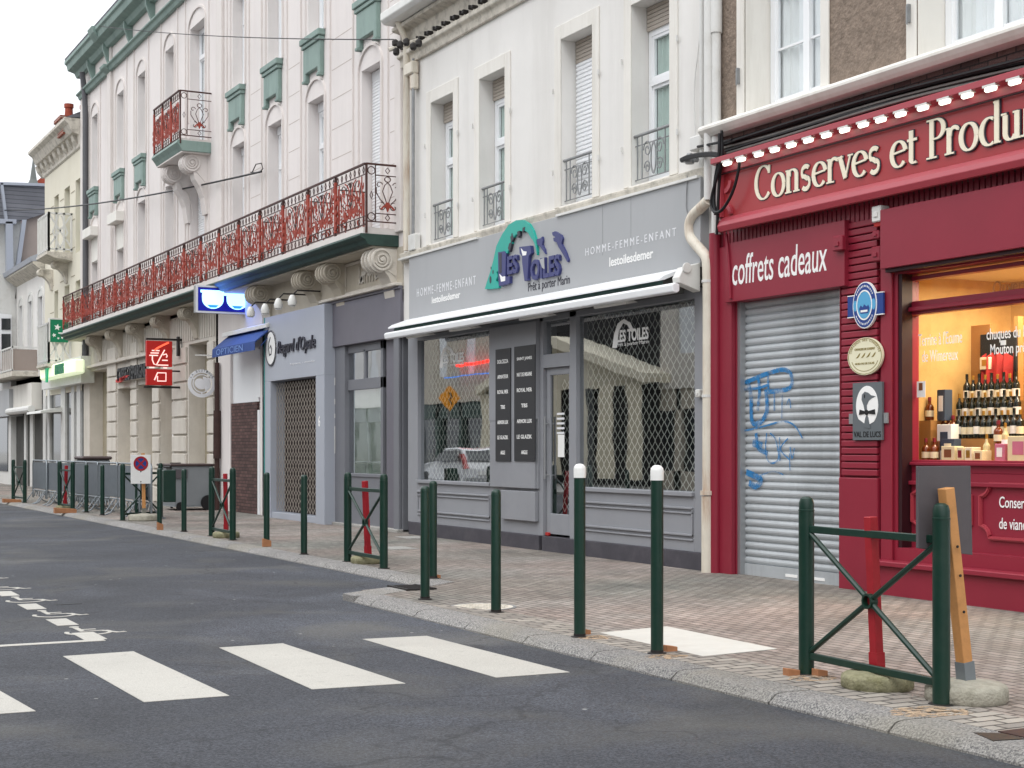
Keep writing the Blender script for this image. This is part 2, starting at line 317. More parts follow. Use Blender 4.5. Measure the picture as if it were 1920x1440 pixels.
_r=N(_n,'ShaderNodeMapRange'); _r.inputs[1].default_value=.42; _r.inputs[2].default_value=.56; _n.links.new(_a.outputs[0],_r.inputs[0]); _n.links.new(_r.outputs[0],_n.nodes['Principled BSDF'].inputs['Alpha'])
brickmat('paving','a19992','89827b','68625c',.165,.09,ms=.010,plane='yx',grey='cfdcda',wob=.05,bump=1,var=.34,pink='b28f86')
brickmat('shop_paving','a39c92','857f78','504c47',.21,.105,ms=.010,plane='xy',wob=.035,bump=.9,var=.2)
mat('cream_render','e3e1dd',.9,.05,.8,bump=.12,bscale=60,dirt='a29c92',dscale=.9,damt=.27,streak=1)
mat('cream_trim','e4e1da',.8,.04,2,dirt='aaa294',dscale=3,damt=.35,streak=1)
mat('worn_stone','cfc9bd',.9,.15,6,bump=.3,bscale=30,dirt='6f6a5f',dscale=5,damt=.8)
mat('pale_render','e0dad7',.9,.05,.5,bump=.08,bscale=60,dirt='b5aca6',dscale=.9,damt=.3,streak=1)
mat('pale_trim','dcd6d2',.85,.05,3,dirt='b3a69c',dscale=2,damt=.3,streak=1)
mat('stone','bdb5a6',.9,.10,2,bump=.3,bscale=30,dirt='8f8570',dscale=1.4,damt=.45,streak=1)
mat('stone_pale','d0cac0',.9,.08,3,bump=.25,bscale=30,dirt='9c917e',dscale=2,damt=.4,streak=1)
mat('green_trim','859a93',.6,.1,3,dirt='49635d',dscale=3,damt=.5,streak=1)
mat('dark_green_trim','2f4740',.6,.15,4,dirt='15211e',dscale=5,damt=.7)
mat('roughcast','8c7d70',.95,.25,14,bump=2.2,bscale=22,dirt='5b4f45',dscale=9,damt=.6)
mat('yellow_render','dcd7c6',.9,.05,.7,dirt='c6bda4',dscale=1,damt=.3,streak=1)
mat('pale_joint','b9aea6',.9,.1,3); mat('ochre_stone','a69d89',.9,.08,3,dirt='8c7d5a',dscale=2,damt=.4)
mat('taupe','a0938b',.9,.06,2)
brickmat('slate','65666c','75767c','46474c',.35,.16,ms=.012,plane='yz',bump=.5,var=.15)
brickmat('stone_block','dbd2c2','cdc3b0','8a7f6c',.9,.42,ms=.012,plane='yz',bump=.8,var=.1)
brickmat('chimney_brick','9c5340','7d4233','b5aca0',.22,.075,ms=.01,plane='yz',bump=.5)
brickmat('dark_brick','4a3331','654a45','2c2221',.22,.07,ms=.008,plane='yz',bump=.9,var=.4)
mat('red_paint','8a2235',.42,.06,1.5,bump=.05,bscale=30,dirt='7a1f2f',dscale=1.2,damt=.3,spec=.45)
mat('red_sign','a22f34',.35,.04,1.2,spec=.5)
mat('red_trim','a63e49',.35,.05,3,spec=.5)
mat('red_frame','851e33',.35,.06,3,spec=.5)
mat('maroon_dark','2c0b12',.5,.1,3)
mat('grey_paint','909297',.5,.05,1.2,dirt='6a6b70',dscale=1,damt=.3,spec=.4)
mat('grey_fascia','a6a8aa',.4,.03,.8,dirt='85868b',dscale=.9,damt=.25,streak=1)
mat('grey_mid','74767c',.5,.06,2)
mat('light_grey_panel','a6abb5',.45,.04,1)
mat('plinth_dark','45434a',.7,.12,4,bump=.2,dirt='6a6668',dscale=2,damt=.3)
mat('aluminium','a9abad',.35,.06,5,metal=.6); mat('grille_brown','a89f94',.5,.15,5); mat('brown_interior','2e2522',.9,.2,2); mat('grille_metal','cdcdc8',.4,.1,5,metal=.1)
mat('grey_violet','6b6972',.5,.08,2,dirt='57535f',dscale=1,damt=.4,streak=1)
mat('black_board','2c2d30',.5,.1,3)
mat('white_pvc','eef0f2',.35,.02,2,spec=.5)
mat('white_metal','dcdcd8',.4,.05,4,dirt='a9a69d',dscale=3,damt=.3)
mat('shutter_beige','b0a79c',.6,.06,4)
mat('pvc_grey','d9d9d6',.5,.05,4,dirt='9e9a90',dscale=4,damt=.4)
mat('cream_pipe','dad3c4',.45,.08,4,dirt='9a6a45',dscale=7,damt=.75,streak=1)
mat('grey_pipe','5a5a5e',.5,.1,4)
mat('rust_pipe','3f2a26',.7,.3,6)
mat('iron_rust','4b2d28',.6,.3,8,dirt='2a2423',dscale=5,damt=.6); mat('iron','33302f',.55,.2,8,metal=.3)
mat('iron_grey','939596',.5,.2,8,metal=.4)
mat('rust_red','a04436',.7,.25,7,dirt='5c2a22',dscale=6,damt=.7)
mat('_bollard_green','0a3025',.35,.1,5,dirt='3a4a3f',dscale=9,damt=.25,spec=.5)
mat('_bollard_white','e9e9e6',.4,.04,5)
mat('_red_post','a11c27',.5,.12,6,dirt='7a1a20',dscale=9,damt=.4)
mat('_orange_post','c99058',.55,.08,5,dirt='8a6238',dscale=14,damt=.4)
mat('_concrete_moss','8f8c70',.95,.3,14,bump=1,bscale=60,dirt='5c5a33',dscale=10,damt=.8)
mat('_concrete','a9a597',.95,.2,14,bump=1,bscale=60,dirt='6c6a5a',dscale=10,damt=.6)
mat('_galva','8a9196',.45,.1,7,metal=.5)
mat('_barrier_panel','6e757b',.55,.12,6,metal=.2)
mat('_sign_back','5b5659',.6,.1,4,dirt='3f3b3e',dscale=4,damt=.4)
mat('_zinc','7d7d76',.6,.2,12,metal=.4)
mat('_wedge','a87552',.8,.2,12)
mat('_bin_grey','84898c',.55,.06,4)
mat('_bin_lid','4a3d3c',.55,.1,4)
mat('_black','141416',.5,.1,5)
mat('black_cable','17171a',.5,.2,8)
mat('grey_cable','6c6a66',.6,.2,8)
mat('shutter_metal','b6bbbe',.45,.10,1.2,metal=.15,dirt='6d7072',dscale=1.1,damt=.55,streak=1)
mat('blue_awning','274687',.7,.15,4)
mat('awning_cloth','33504b',.7,.1,4)
mat('teal','22a596',.4,.04,3)
mat('teal_post','35807c',.6,.1,3)
mat('navy','3d4174',.4,.05,3)
mat('ink','3a3a44',.5,.05,3)
mat('cream_letter','efe6cf',.4,.03,3)
mat('white_letter','f2f2f0',.4,.02,3)
mat('soft_letter','e4e5e8',.5,.02,3)
mat('pine','c9a468',.6,.12,1.5,dirt='96682c',dscale=4,damt=.4)
mat('shelf_wood','a97a45',.6,.12,3)
mat('ceil_warm','d8c7a0',.8,.03,2)
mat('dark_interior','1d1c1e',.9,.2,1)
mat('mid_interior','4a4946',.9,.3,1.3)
mat('bottle_dark','141a12',.12,.1,4,spec=.6)
mat('bottle_amber','6b2f0c',.12,.1,4,spec=.6)
mat('bottle_pale','c7b98a',.15,.1,4,spec=.6)
mat('label_cream','e6dcbf',.6,.03,9)
mat('label_white','efefec',.6,.03,9)
mat('foil_red','7b1f2c',.4,.05,9)
mat('foil_gold','b48a3c',.35,.05,9,metal=.6)
mat('box_blue','3a4658',.6,.05,9); mat('box_cream','dccfa8',.6,.05,9); mat('box_brown','7c4b2a',.6,.1,9); mat('box_pink','c4708a',.6,.1,9)
mat('red_cloth','b02a26',.7,.25,9)
mat('curtain_green','b9cbc4',.9,.12,3)
mat('curtain_white','e6e9ea',.9,.06,3)
mat('pale_glass_film','c3cbc2',.3,.15,3)
mat('spray_blue','2c7fb8',.6,.15,5)
mat('bank_red','b3242a',.4,.05,4)
mat('bank_green','0c7a55',.4,.05,4)
mat('blue_plate','1f3f86',.4,.05,4); mat('blue_text','6f8fcb',.6,.1,4); mat('sky_plate','57a5d0',.4,.08,6); mat('cream_plate','e3dfc2',.5,.04,6); mat('grey_plate','62686c',.5,.05,6)
mat('olive_ink','8a7a3a',.5,.1,6); mat('black_ink','151517',.5,.1,6)
mat('roof_red','9a4a38',.8,.15,3)
mat('spire_lead','6a6e6c',.7,.1,3)
mat('car_white','dfe1e3',.25,.02,3,spec=.6,coat=.8); mat('tyre','1a1a1b',.8,.1,5); mat('car_glass','1b2226',.08,.05,3,spec=.8); mat('tail_red','a3151a',.25,.05,5)
mat('yellow_sign','e0941f',.5,.05,4)
mat('beige_cloth','e0d8c2',.9,.06,2)
mat('pave_white','c9c7c0',.8,.06,5,bump=.3,bscale=90,dirt='bdb6aa',dscale=6,damt=.4)
emis('led_white','fff8ea',2.4); emis('led_warm','ffe9b8',5.); emis('led_blue','2f8dff',.9); emis('led_cyan','b8f4ff',1.5); emis('led_deep','0818a8',.16)
emis('neon_red','ff2010',6.); emis('bank_light','f2ffd8',.55); emis('bank_lightgreen','1f9a6a',.6); emis('atm','dff4ff',1.5); emis('lit_red','b81d17',.12); emis('lit_orange','ff6a4a',.9); emis('lit_wh','ffd8d0',.75)
glass('glass',tint=(.97,.98,.98),refl=1.3,base=.03); glass('glass_shop',tint=(.93,.95,.94),refl=2.8,base=.14); glass('glass_clear',tint=(.98,.97,.96),refl=.5,base=.0)
# ================================================================ ground
mb=MB(); mb.box(-300,300,-200,500,-.5,-.14); structure('ground',mb,'kerb_concrete')
KX,KXF=gp(1000,1213,RZ)[0],gp(300,1001,RZ)[0]
JY0=gp(640,1125,RZ)[1]; JY1=JY0+.75
mb=MB(); mb.box(-3.4,KXF+.3,-12,150,-.3,RZ); structure('road',mb,'asphalt')
kw=.30
pts=[(KX+kw,-12),(14,-12),(14,150),(KXF+.18,150),(KXF+.18,JY1+.1),(KX+kw,JY0+.25)]
mb=MB(); mb.pz_(pts,-.3,0); structure('pavement',mb,'paving')
# kerb stones
mb=MB(); y=-12.
def kst(mb,x0,x1,ya,yb,top=.0):
    g=.008
    mb.py_([(x0-.02,-.25),(x0,RZ+.012),(x0+.05,top-.004),(x0+.10,top+.004),(x1,top+.003),(x1,-.25)],ya+g,yb-g)
while y<JY0-.3:
    y2=min(y+1.0,JY0-.3); kst(mb,KX,KX+kw,y,y2); y=y2
mb.pz_([(KX,JY0-.3),(KX,JY0-.02),(KXF-.12,JY1),(KXF+.18,JY1),(KXF+.18,JY1-.1),(KX+kw,JY0-.3)],-.25,.004)
y=JY1
while y<120:
    y2=y+1.0; kst(mb,KXF-.12,KXF+.18,y,y2,.0); y=y2
structure('kerb',mb,'granite')
# granite sett apron along the crossing
mb=MB(); mb.pz_([(KX+kw,-5),(KX+kw+.38,-5),(KX+kw+.38,JY0-2.4),(KX+kw,JY0-1.)],-.1,.005); structure('kerb_apron',mb,'shop_paving')
# opposite pavement (seen in the shop windows)
mb=MB(); mb.box(-10,-3.4,-12,150,-.3,.02); structure('opposite_pavement',mb,'kerb_concrete')
# crossing stripes
def road_quad(name,P,z=RZ+.004,m='road_paint'):
    q=[gp(a,b,z) for a,b in P]; mb=MB(); mb.pz_(q[::-1],z-.003,z); return structure(name,mb,m)
road_quad('crosswalk_stripe',[(118,1230),(250,1221),(430,1304),(270,1316)])
road_quad('crosswalk_stripe',[(411,1214),(530,1206),(760,1281),(585,1292)])
road_quad('crosswalk_stripe',[(680,1198),(800,1192),(1068,1260),(930,1270)])
road_quad('crosswalk_stripe',[(-190,1266),(-62,1260),(67,1333),(-110,1346)])
mb=MB(); q=[gp(a,b,.006) for a,b in [(1125,1186),(1250,1174),(1457,1216),(1318,1230)]]; mb.pz_(q[::-1],.001,.0055); structure('pavement_marking',mb,'pave_white')
# parking bay marks
q0=gp(192,1199,RZ)
px0=gp(150,1190,RZ)[0]
mb=MB(); mb.box(-3.,gp(195,1200,RZ)[0],q0[1]-.1,q0[1],RZ+.001,RZ+.004); structure('parking_line',mb,'road_paint')
bx0,bx1=gp(172,1193,RZ)[0],gp(190,1193,RZ)[0]
bx0=bx1-.17
mb=MB(); mb.box(bx0,bx1,q0[1],gp(170,1190,RZ)[1]+.15,RZ+.001,RZ+.004); structure('parking_line',mb,'road_paint')
ys=[gp(115,1167,RZ)[1],gp(55,1138,RZ)[1],gp(15,1114,RZ)[1]]
st=ys[1]-ys[0]
for i in range(8):
    yy=ys[0]+i*st
    mb=MB(); mb.box(bx0,bx1,yy-.26,yy+.26,RZ+.001,RZ+.004); structure('parking_dash',mb,'road_paint')
def wheelchair(xc,yc):
    mb=MB(); fr=FR((xc,yc,RZ+.001),(1,0,0),(0,1,0),(0,0,1)); k=.62
    arc=[(k*(.02+.27*math.cos(t)),k*(-.18+.27*math.sin(t))) for t in [R(150)+R(235)*i/18 for i in range(19)]]
    mb.stroke(fr,arc,.035,0,.0035)
    mb.stroke(fr,[(-.03*k,.38*k),(-.03*k,-.06*k),(.22*k,-.06*k),(.36*k,-.34*k),(.46*k,-.30*k)],.045,0,.0031)
    mb.stroke(fr,[(-.03*k,.14*k),(.18*k,.14*k)],.04,0,.0027); mb.disc(fr,-.03*k,.47*k,.065*k,.065*k,0,.0033,n=12)
    structure('wheelchair_marking',mb,'road_paint')
for i in range(7): wheelchair(bx0+.12,ys[0]-st*.5+i*st)
# tar repair, drains, manhole
mb=MB(); a=gp(128,1133,RZ); mb.box(a[0]-.12,a[0]+.12,a[1]-.02,a[1]+.02,RZ,RZ+.003); structure('tar_patch',mb,'black_cable')
def manhole(px,py,r,label,m='_zinc'):
    x,y=gp(px,py,0); t=thing('manhole_cover',label,'manhole cover',(x,y,0))
    f=MB(); f.lathe([(r,-.01),(r,.004),(r*.93,.005),(r*.93,.003)],(x,y,0),32); f.build('frame','iron_grey',t)
    c=MB(); c.lathe([(r*.9,-.01),(r*.9,.0045)],(x,y,0),32)
    for i in range(-4,5):
        for j in range(-4,5):
            if i*i+j*j<17: c.box(x+i*r*.19-.015,x+i*r*.19+.015,y+j*r*.19-.015,y+j*r*.19+.015,.004,.009)
    c.build('cover','worn_stone',t)
manhole(905,1138,.30,'round worn manhole cover on the pavement beside the green bollard by the grey shop')
def drain(px,py,label,w=.5,d=.26):
    x,y=gp(px,py,0); t=thing('drain_grate',label,'drain',(x,y,0))
    b=MB(); b.box(x-d/2,x+d/2,y-w/2,y+w/2,-.02,.006); b.build('opening','_black',t)
    g=MB()
    for i in range(6):
        yy=y-w/2+w*(i+.5)/6; g.box(x-d/2,x+d/2,yy-.016,yy+.016,.003,.016)
    g.box(x-d/2-.03,x-d/2,y-w/2,y+w/2,.0,.018); g.box(x+d/2,x+d/2+.03,y-w/2,y+w/2,.0,.018); g.build('bars','iron',t)
drain(772,1103,'dark cast iron drain grate at the kerb corner beside two green bollards')
x,y=gp(1848,1383,0); mb=MB(); mb.pz_([(x-.05,y-.10),(x+.12,y-.13),(x+.13,y+.02),(x+.02,y+.10)],-.01,.0075); mb.build('gully_opening','_black',None,label='black gully opening in the granite kerb at the lower right',cat='drain')
# iron lid and yellow paint at the right edge
x,y=gp(1905,1372,0); mb=MB(); mb.box(x-.1,x+.35,y-.32,y+.02,0,.009); mb.build('access_cover','rust_pipe',None,label='brown rusty gully lid set in the pavement at the lower right edge',cat='drain lid')
mb=MB(); mb.box(x+.05,x+.3,y-.44,y-.36,0,.007); structure('yellow_paint_line',mb,'yellow_sign')
# utility lids in the pavement
for i,(px,py,lab) in enumerate([(775,1008,'small square grey lid in the pavement in front of the grey shop corner'),(745,1028,'rectangular metal lid in the pink pavement behind the two paired bollards')]):
    x,y=gp(px,py,0); mb=MB(); mb.box(x-.2,x+.2,y-.3,y+.3,-.01,.006); mb.box(x-.17,x+.17,y-.27,y+.27,0,.009); mb.build('access_cover','kerb_concrete',None,label=lab,cat='lid')
# ================================================================ shared building pieces
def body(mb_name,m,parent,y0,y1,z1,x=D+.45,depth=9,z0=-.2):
    mb=MB(); mb.box(x,x+depth,y0+.01,y1-.01,z0,z1); return mb.build(mb_name,m,parent)  # solid dark box added behind the openings so no light leaks through
def window(par,ya,yb,za,zb,X,transom=None,mull=False,bars=0,m='white_pvc',fw=.055,curtain='curtain_green',pm='glass',name='window',box=0,boxm='shutter_beige',shut=False,back='dark_interior'):
    """ya<yb; frame in a hole, front face at X"""
    f=MB(); zt=zb
    if box:
        f2=MB(); n=6
        for i in range(n): f2.box(X-.03,X+.05,ya,yb,zb-box+box*i/n,zb-box+box*(i+.86)/n)
    zt=zb-box
    f.box(X,X+.06,ya,ya+fw,za,zt); f.box(X,X+.06,yb-fw,yb,za,zt); f.box(X,X+.06,ya+fw,yb-fw,za,za+fw*1.3); f.box(X,X+.06,ya+fw,yb-fw,zt-fw,zt)
    sash=[(ya+fw,yb-fw,za+fw*1.3,zt-fw)]
    if transom:
        zz=transom; f.box(X-.015,X+.055,ya+fw,yb-fw,zz-.04,zz+.04); sash=[(ya+fw,yb-fw,za+fw*1.3,zz-.04),(ya+fw,yb-fw,zz+.04,zt-fw)]
    c=(ya+yb)/2
    if mull: f.box(X-.01,X+.05,c-.05,c+.05,za+fw,(transom or zt-fw)-.04)
    for a,b,zc,zd in sash:
        s=.04
        f.box(X+.01,X+.05,a,a+s,zc,zd); f.box(X+.01,X+.05,b-s,b,zc,zd); f.box(X+.01,X+.05,a+s,b-s,zc,zc+s); f.box(X+.01,X+.05,a+s,b-s,zd-s,zd)
        for k in range(bars):
            z=zc+(zd-zc)*(k+1)/(bars+1); f.box(X+.012,X+.045,a+s,b-s,z-.012,z+.012)
    w=f.build(name,m,par)
    if shut:
        r=MB(); n=int((zt-za)/.055)
        for i in range(n):
            z=za+(zt-za)*i/n; r.py_([(X-.02,z),(X-.034,z+.012),(X-.034,z+.038),(X-.02,z+.05)],ya+.02,yb-.02)
        r.box(X-.019,X-.005,ya+.02,yb-.02,za,zt); r.build('roller_shutter','white_pvc',w)
    else:
        p=MB(); p.box(X+.03,X+.036,ya+fw,yb-fw,za+fw,zt-fw); p.build('pane',pm,w)
        if curtain:
            q=MB(); n=28; fr=[(X+.075+.018*math.sin(i*1.9)+.01*math.sin(i*.7),ya+fw+(yb-ya-2*fw)*i/n) for i in range(n+1)]
            q.add([(a,b,za) for a,b in fr]+[(a,b,zt) for a,b in fr],[(i,i+1,n+2+i,n+1+i) for i in range(n)]); q.build('curtain',curtain,w)
    if box: f2.build('shutter_box',boxm,w)
    return w
def surround(mb,X,ya,yb,za,zb,w,t=.03,top=None,zbot=None):
    top=w if top is None else top; zbot=za if zbot is None else zbot
    mb.box(X-t,X,ya-w,ya,zbot,zb+top); mb.box(X-t,X,yb,yb+w,zbot,zb+top); mb.box(X-t,X,ya,yb,zb,zb+top)
# ================================================================ RED SHOP BUILDING
yA=yf(1340); yB=yf(2350)
red=thing('roughcast_building','brown roughcast building with the red painted wine and preserves shop below','building',(D,yA,0))
zl1=(zf(1343,230)+zf(1920,55))/2; zl0=(zf(1330,260)+zf(1920,85))/2
Y=lambda px,X=D: yf(px,X)
def winpx(l,r,t,b,X=D,d=None): return (Y(r,X),Y(l,X),zf(*b,X),zf(*t,X))
w1=(Y(1541)+.02,Y(1397),zl1+.02,zf(1457,-260)); wy2=Y(1720)
w1=(wy2+ (Y(1397)-wy2)*0,0,0,0)
W1=(Y(1541),Y(1397),zl1+.02,7.6); ww=W1[1]-W1[0]
W2=(Y(1720)-ww-.1,Y(1720),zl1+.02,7.6)
W3=(W2[0]-2.6,W2[0]-1.0,zl1+.02,7.6)
mb=MB(); mb.wall(D,yB,yA,zl1-.02,9.5,[W1,W2,W3],.36); mb.build('wall','roughcast',red)
mb=MB()
for a,b,c,d in (W1,W2,W3):
    mb.cut(); surround(mb,D,a,b,c,d,.13,.025,.2); mb.box(D-.02,D+.0,a,b,d,d+.2)
    mb.box(D+.001,D+.355,b-.012,b,c,d); mb.box(D+.001,D+.355,a,a+.012,c,d); mb.box(D+.001,D+.355,a+.012,b-.012,c-.01,c+.01)
mb.build('window_surrounds','cream_trim',red,bevel=.006)
for a,b,c,d in (W1,W2,W3):
    w=window(red,a+.02,b-.02,c+.03,d,D+.33,None,True,3,fw=.08,curtain='curtain_white')
    g=MB(); g.box(D-.06,D-.02,b+.06,b+.09,c+.35,c+.52); g.tube([(D-.06,b+.075,c+.33),(D-.06,b+.075,c+.5)],.012,6); g.build('shutter_hook','iron_grey',w)
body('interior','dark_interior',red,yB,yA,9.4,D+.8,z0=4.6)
mb=MB(); x0=D-.20
mb.py_([(D+.02,zl0-.02),(x0+.06,zl0),(x0+.03,zl0+.03),(x0,zl0+.07),(x0,zl1-.05),(x0+.03,zl1-.02),(x0+.10,zl1),(D+.02,zl1+.01)],yB,yA+.05); mb.build('cornice','cream_trim',red,bevel=.004)
# red sign geometry
XS=D-.16
zs1=(zf(1345,292,XS-.1)+zf(1920,125,XS-.1))/2; zs0=(zf(1360,425,XS)+zf(1920,300,XS))/2
mb=MB(); mb.box(D-.02,D+.3,yB,yA,zs0-.05,zl0-.01); mb.build('brick_band','dark_brick',red)
# wall behind the shopfront
ysl,ysr=Y(1380),Y(1577); zsh=(zf(1380,566)+zf(1577,540))/2
yp0,yp1=Y(1650),Y(1583)
ywl=Y(1683); zwt=(zf(1700,520)+zf(1920,470))/2; zwb=.45
mb=MB(); mb.wall(D,yB,yA-.02,-.1,zs0-.04,[(ysr,ysl,-.1,zsh,.22),(yB+.5,ywl,zwb,zwt,.25)],.22); mb.build('shopfront_wall','red_paint',red)
# vertical ribbed brick band
mb=MB(); zr0=zf(1600,420)-.0; zr1=zs0-.02
y=yB
while y<yA-.1:
    mb.box(D-.022,D+.002,y,y+.052,zr0-.02,zr1); y+=.07
mb.build('soldier_bricks','red_paint',red,bevel=.004)
# lower step plinth below the display window
zst=(zf(1660,1050,D-.12)+zf(1920,1078,D-.12))/2
mb=MB(); mb.box(D-.14,D,yB,Y(1655),-.1,zst-.05); mb.box(D-.19,D,yB,Y(1650),zst-.05,zst); mb.build('plinth','red_paint',red,bevel=.008)
# horizontal brick pilaster
mb=MB(); z=zf(1610,890)
mb.box(D-.055,D,yp0-.02,yp1+.02,-.05,z-.03); zz=z-.01
zpt=zf(1610,425)
while zz<zpt:
    mb.box(D-.04,D,yp0+.0,yp1,zz,zz+.060); zz+=.072
mb.build('brick_pilaster','red_paint',red,bevel=.008,seg=2)
mb=MB(); mb.box(D-.035,D,yp0-.2,yp0-.045,0,zwt+.15); mb.cut(); mb.box(D-.03,D,yp1+.03,ysr-.01,0,zsh); mb.cut(); mb.box(D-.06,D,ysl+.01,yA-.05,-.05,zs0-.2); mb.build('pilaster','red_paint',red,bevel=.008)
# roller shutter
mb=MB(); X=D+.11; n=int((zsh-.1)/.083); L=[]
for i in range(n+1):
    z=.12+i*.083
    for q in range(5): L.append((X-.022*math.sin(PI*q/5)**.7 if q else X+.004,z+.083*q/5))
L=[p for p in L if p[1]<zsh+.05]
V=[(x,ysr-.01,z) for x,z in L]+[(x,ysl+.01,z) for x,z in L]; k=len(L)
mb.add(V,[(i,i+1,k+i+1,k+i) for i in range(k-1)]); mb.box(X-.03,X+.03,ysr,ysl,-.04,.125)
sh=mb.build('roller_shutter','shutter_metal',red)
mb=MB(); mb.box(X-.035,X-.03,ysr+.35,ysr+.55,.03,.06); mb.box(X-.035,X-.03,ysr+.8,ysr+1.0,.03,.06); mb.build('shutter_label','white_letter',sh)
mb=MB(); mb.box(D+.02,D+.1,ysl-.05,ysl,0,zsh); mb.cut(); mb.box(D+.02,D+.1,ysr,ysr+.05,0,zsh); mb.build('shutter_rail','aluminium',sh)
# graffiti (sprayed strokes lying on the slats)
m=bpy.data.materials.new('spray_paint'); m.use_nodes=True; nt=m.node_tree; b=nt.nodes['Principled BSDF']; b.inputs['Base Color'].default_value=lin('2b86c4')
no=N(nt,'ShaderNodeTexNoise'); no.inputs['Scale'].default_value=9; no.inputs['Detail'].default_value=8; g=N(nt,'ShaderNodeNewGeometry'); nt.links.new(g.outputs['Position'],no.inputs['Vector'])
mr=N(nt,'ShaderNodeMapRange'); mr.inputs[1].default_value=.35; mr.inputs[2].default_value=.6; mr.inputs[3].default_value=.1; mr.inputs[4].default_value=.68; nt.links.new(no.outputs[0],mr.inputs[0]); nt.links.new(mr.outputs[0],b.inputs['Alpha']); MATS['spray_paint']=m
mb=MB(); XG=X-.026
fr=FR((XG,0,0),(0,1,0),(0,0,1),(-1,0,0)); dd=0
def gpx(l,w,nsub=1):
    global dd
    P=[(yf(a,XG),zf(a,b_,XG)) for a,b_ in l]
    Q=[]
    for i in range(len(P)-1):
        p0=P[max(i-1,0)];p1=P[i];p2=P[i+1];p3=P[min(i+2,len(P)-1)]
        for s in range(5):
            t=s/5; Q.append(tuple(.5*((2*p1[j])+(-p0[j]+p2[j])*t+(2*p0[j]-5*p1[j]+4*p2[j]-p3[j])*t*t+(-p0[j]+3*p1[j]-3*p2[j]+p3[j])*t**3) for j in (0,1)))
    Q.append(P[-1]); dd+=.0004; mb.stroke(fr,Q,w,dd,dd+.0003)
for l,w_ in [([(1385,722),(1410,712),(1440,700),(1470,693),(1484,705),(1480,728),(1440,735)],.05),([(1400,712),(1408,740),(1410,790),(1425,792),(1438,770),(1436,730)],.06),
    ([(1422,705),(1424,740),(1420,770)],.05),([(1440,700),(1441,730)],.03),([(1452,735),(1452,770)],.02),([(1467,740),(1466,785)],.015),([(1475,760),(1480,748),(1483,765)],.015),
    ([(1395,808),(1430,800),(1470,790),(1492,800),(1505,822)],.02),([(1418,812),(1422,840),(1440,850)],.05),([(1438,812),(1436,850),(1445,868),(1460,860),(1455,825),(1444,812)],.018),
    ([(1462,820),(1463,864)],.016),([(1478,822),(1464,842),(1481,862)],.016),([(1482,838),(1486,860),(1490,840)],.014),([(1481,850),(1482,882)],.012),
    ([(1400,885),(1415,892),(1428,900),(1418,912),(1405,905)],.07),([(1425,892),(1450,884),(1470,890)],.012),([(1392,730),(1420,728),(1440,722)],.03),([(1412,830),(1430,836)],.08)]: gpx(l,w_)
mb.build('graffiti','spray_paint',sh)
# ---- fascia sign with lamps
sg=thing('shop_fascia_sign','long red fascia sign reading Conserves et Produits in cream serif letters','shop sign',(XS,yA,zs0))
ys0=yB; ys1=Y(1352,XS)
mb=MB(); mb.box(XS,D+.0,ys0,ys1,zs0+.02,zs1-.06); mb.build('panel','red_sign',sg)
mb=MB(); mb.py_([(XS-.002,zs0-.06),(XS-.05,zs0-.06),(XS-.07,zs0),(XS-.05,zs0+.05),(XS-.02,zs0+.09),(XS-.002,zs0+.1)],ys0,ys1)
mb.box(XS-.05,XS+.0,ys1-.06,ys1,zs0+.1,zs1-.1)
hz=zs1-.02; HX=XS-.13
mb.py_([(XS-.002,hz-.16),(XS-.03,hz-.16),(XS-.03,hz-.08),(HX,hz-.06),(HX,hz),(D,hz+.02),(D,hz-.02),(XS-.002,hz-.04)],ys0,ys1+.02)
mb.build('moulding','red_trim',sg,bevel=.004)
c=MB()
for s in (0,):
    fr=FAC(XS-.001,ys1-.1,zs0+.12); c.disc(fr,0,0,.13,.13,0,.03,12,r0=.6,t0=0,t1=PI/2); c.cut(); c.disc(fr,0,zs1-zs0-.4,.13,.13,0,.03,12,r0=.6,t0=-PI/2,t1=0)
c.build('corner_moulding','red_trim',sg)
mb=MB(); mb.tube([(XS-.035,ys0,hz-.17),(XS-.035,ys1-.05,hz-.175)],.008,6); mb.build('cable','maroon_dark',sg)
# ---- LED battens under the hood
lamppx=[1364,1390,1423,1453,1484,1516,1550,1584,1619,1652,1689,1731,1772,1814,1858,1903]
ORD=['first','second','third','fourth','fifth','sixth','seventh','eighth','ninth','tenth','eleventh','twelfth','thirteenth','fourteenth','fifteenth','sixteenth','seventeenth','eighteenth','nineteenth']
lm0=None
for i,p in enumerate(lamppx+[1950,2000,2052]):
    y=yf(p,HX+.03)
    if lm0 is None:
        lm0=thing('sign_lamp','lit white lamp','lamp',(HX+.03,y,hz-.075))
        b=MB(); b.box(HX+.03-.03,HX+.03+.03,y-.075,y+.075,hz-.077,hz-.055); b.build('housing','white_metal',lm0)
        e=MB(); e.py_([(HX+.005,hz-.078),(HX-.002,hz-.105),(HX+.02,hz-.118),(HX+.05,hz-.112),(HX+.06,hz-.078)],y-.056,y+.056); e.build('diffuser','led_white',lm0,bevel=.008); o=lm0
    else: o=dup(lm0,(HX+.03,y,hz-.075),'')
    o['label']='%s lit white lamp from the left end under the red fascia hood'%ORD[i]; o['group']='LED lamps above the red shop fascia'
